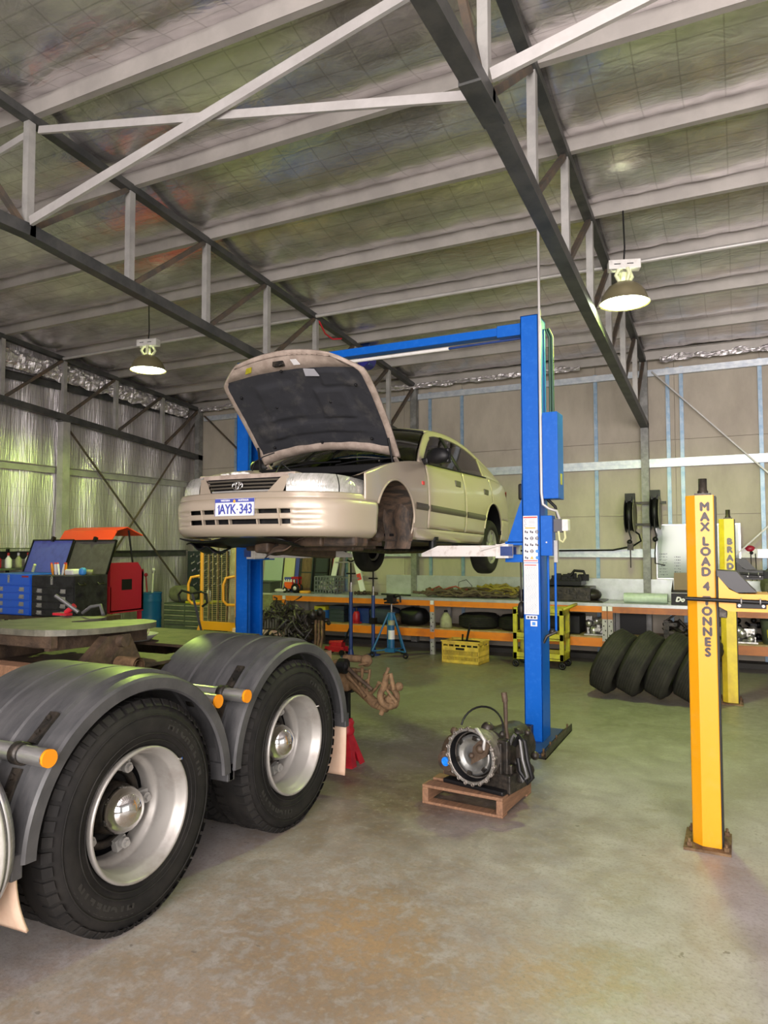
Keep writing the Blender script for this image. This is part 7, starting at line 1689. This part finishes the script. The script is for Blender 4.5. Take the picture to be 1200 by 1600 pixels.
# olive drawer cabinet
oc = thing('drawer_cabinet', 'olive green drawer cabinet between the blue drum and the yellow cage', 'cabinet', (-8.35, 9.5, 0), world=True)
m = MB(); m.box(-8.85, -7.85, 9.40, 9.85, 0.0, 0.79); part(m, 'cabinet_body', M['olive'], oc, bevel=0.006)
for c, (xa, xb) in enumerate(((-8.83, -8.38), (-8.36, -7.87))):
    for r_ in range(4 if c == 0 else 5):
        zt = 0.77-0.085*r_; m = MB(); m.box(xa, xb, 9.385, 9.40, zt-0.078, zt); d_ = part(m, 'drawer', M['olive'], oc, bevel=0.003)
        m = MB(); m.box(xa+0.01, xb-0.01, 9.375, 9.388, zt-0.02, zt-0.008); part(m, 'drawer_pull', M['khaki'], d_)
for xa, xb in ((-8.83, -8.38), (-8.36, -7.87)):
    m = MB(); m.box(xa, xb, 9.385, 9.40, 0.07, 0.33); part(m, 'cabinet_door', M['olive'], oc, bevel=0.003)
m = MB(); m.box(-8.4, -7.9, 9.42, 9.8, 0.79, 0.83); solo(m, 'yellow_case', M['cart'], 'flat yellow case on the olive cabinet', 'case', (-8.15, 9.6, 0.79), bevel=0.01)
sack('dark_jacket', (-8.62, 9.62, 0.79), (0.24, 0.16, 0.14), M['olivecloth'], 'dark green jacket heaped on the olive cabinet', 5, 'jacket')
m = MB(); m.lathe([(0, 0), (0.035, 0), (0.035, 0.16), (0.015, 0.2), (0.015, 0.23)], 14, Matrix.Translation((-8.0, 9.55, 0.831))); solo(m, 'spray_can', M['paper'], 'white spray can on the flat yellow case', 'can', (-8.0, 9.55, 0.831))
# tool board with spanners in the corner
tb = thing('tool_board', 'dark board hung with spanners near the left corner', 'tool board', (-9.2, 10.9, 1.0), world=True)
m = MB(); m.box(-9.75, -8.75, 11.0, 11.03, 0.0, 1.66); part(m, 'board', M['darkpanel'], tb)
for r_ in range(5):
    for c in range(6):
        x = -9.65+0.15*c+0.02*r_; z = 1.56-0.14*r_; L = 0.07
        t = None
        m = MB(); m.bar((x, 10.985, z), (x+L, 10.985, z+0.035), 0.014, 0.014); m.torus(0.014, 0.006, FRONT(x, 10.985, z), 10, 6); m.torus(0.014, 0.006, FRONT(x+L, 10.985, z+0.035), 10, 6, 0.4, 5.4)
        solo(m, 'spanner', M['chrome'], 'small chrome spanner hanging on the dark tool board', 'spanner', (x, 10.99, z), 'spanners on the tool board')
bs = thing('blue_rack', 'dark blue storage rack in the left corner behind the yellow cage', 'rack', (-8.2, 11.3, 0), world=True)
for x in (-8.68, -8.50): m = MB(); m.box(x-0.02, x+0.02, 11.05, 11.1, 0, 1.72); part(m, 'rack_post', M['navy'], bs)
for z in (0.3, 0.75, 1.15, 1.65): m = MB(); m.box(-8.7, -8.48, 11.05, 11.6, z, z+0.03); part(m, 'rack_shelf', M['navy'], bs)
# yellow cage trolley
cg = thing('cage_trolley', 'yellow framed wire cage trolley left of the left lift column', 'trolley', (-6.75, 8.35, 0), world=True)
cx0, cx1, cy0 = -7.08, -6.44, 8.30
for x in (cx0, cx1):
    m = MB(); m.tube([(x, cy0, 0.06), (x, cy0, 1.95)], 0.028, 12); part(m, 'frame_post', M['yellow'], cg)
    m = MB(); m.tube([(x-0.03, cy0-0.02, 1.32), (x-0.12, cy0-0.10, 1.30), (x-0.15, cy0-0.12, 1.20), (x-0.15, cy0-0.12, 0.98), (x-0.10, cy0-0.10, 0.92), (x-0.03, cy0-0.02, 0.91)], 0.02, 10); part(m, 'grab_handle', M['yellow'], cg)
m = MB(); m.box(cx0-0.03, cx1+0.03, cy0-0.03, cy0+0.03, 0.54, 0.66); part(m, 'cross_bar', M['yellow'], cg)
m = MB(); m.tube([(cx0, cy0, 1.95), (cx1, cy0, 1.95)], 0.026, 12); part(m, 'top_bar', M['yellow'], cg)
m = MB()
for k in range(8): x = cx0+0.03+(cx1-cx0-0.06)*k/7; m.tube([(x, cy0+0.0, 0.66), (x, cy0, 1.94)], 0.005, 5)
for k in range(44): z = 0.68+k*0.0285; m.tube([(cx0+0.02, cy0+0.006, z), (cx1-0.02, cy0+0.006, z)], 0.003, 4)
part(m, 'wire_mesh', mat('yellowed_wire', (0.42, 0.33, 0.14), 0.5, 0.3), cg)
for k, x in enumerate((-6.93, -6.76, -6.60)):
    m = MB(); m.tube([(x, cy0-0.02, 0.7), (x+0.01, cy0-0.03, 1.2), (x, cy0-0.02, 1.8)], 0.008, 6); part(m, 'hanging_chain', M['rust'], cg)
m = MB(); m.box(cx0, cx1, cy0, cy0+0.5, 0.10, 0.14); 
part(m, 'trolley_deck', M['yellow'], cg)
for x in (cx0+0.05, cx1-0.05):
    for y in (cy0+0.06, cy0+0.44): m = MB(); m.tube([(x-0.02, y, 0.05), (x+0.02, y, 0.05)], 0.05, 14); part(m, 'wheel', M['black'], cg)
m = MB(); m.bar((cx0, cy0-0.02, 0.60), (cx0-0.16, cy0-0.10, 0.10), 0.05, 0.05); part(m, 'side_leg', M['yellow'], cg)
lean('notice_sheet', -6.86, -6.48, 0.14, 1.72, 8.60, mat('cream_sheet', (0.50, 0.44, 0.34), 0.7, 0, (0.33, 0.28, 0.2), 9), 'cream mottled sheet standing behind the wire cage', 'board', 0.01, 3)
# pallet jack handle
pj = thing('pallet_jack', 'black pallet jack handle in front of the yellow cage', 'pallet jack', (-6.6, 7.8, 0), world=True)
m = MB(); m.bar((-6.62, 7.9, 0.2), (-6.78, 7.75, 1.10), 0.05, 0.03); part(m, 'shaft', M['chestblack'], pj)
m = MB(); m.tube([(-6.78, 7.75, 1.10), (-6.95, 7.73, 1.14), (-7.0, 7.72, 1.08), (-6.97, 7.72, 0.98)], 0.017, 8); m.tube([(-6.78, 7.75, 1.10), (-6.62, 7.75, 1.13), (-6.53, 7.75, 1.10), (-6.52, 7.75, 0.98), (-6.60, 7.75, 0.93)], 0.017, 8); part(m, 'handle_loop', M['black'], pj)
m = MB(); m.box(-6.85, -6.4, 7.85, 8.05, 0.05, 0.22); m.box(-6.82, -6.68, 7.9, 8.25, 0.05, 0.09); m.box(-6.55, -6.42, 7.9, 8.25, 0.05, 0.09); part(m, 'pump_and_forks', M['darkmetal'], pj)
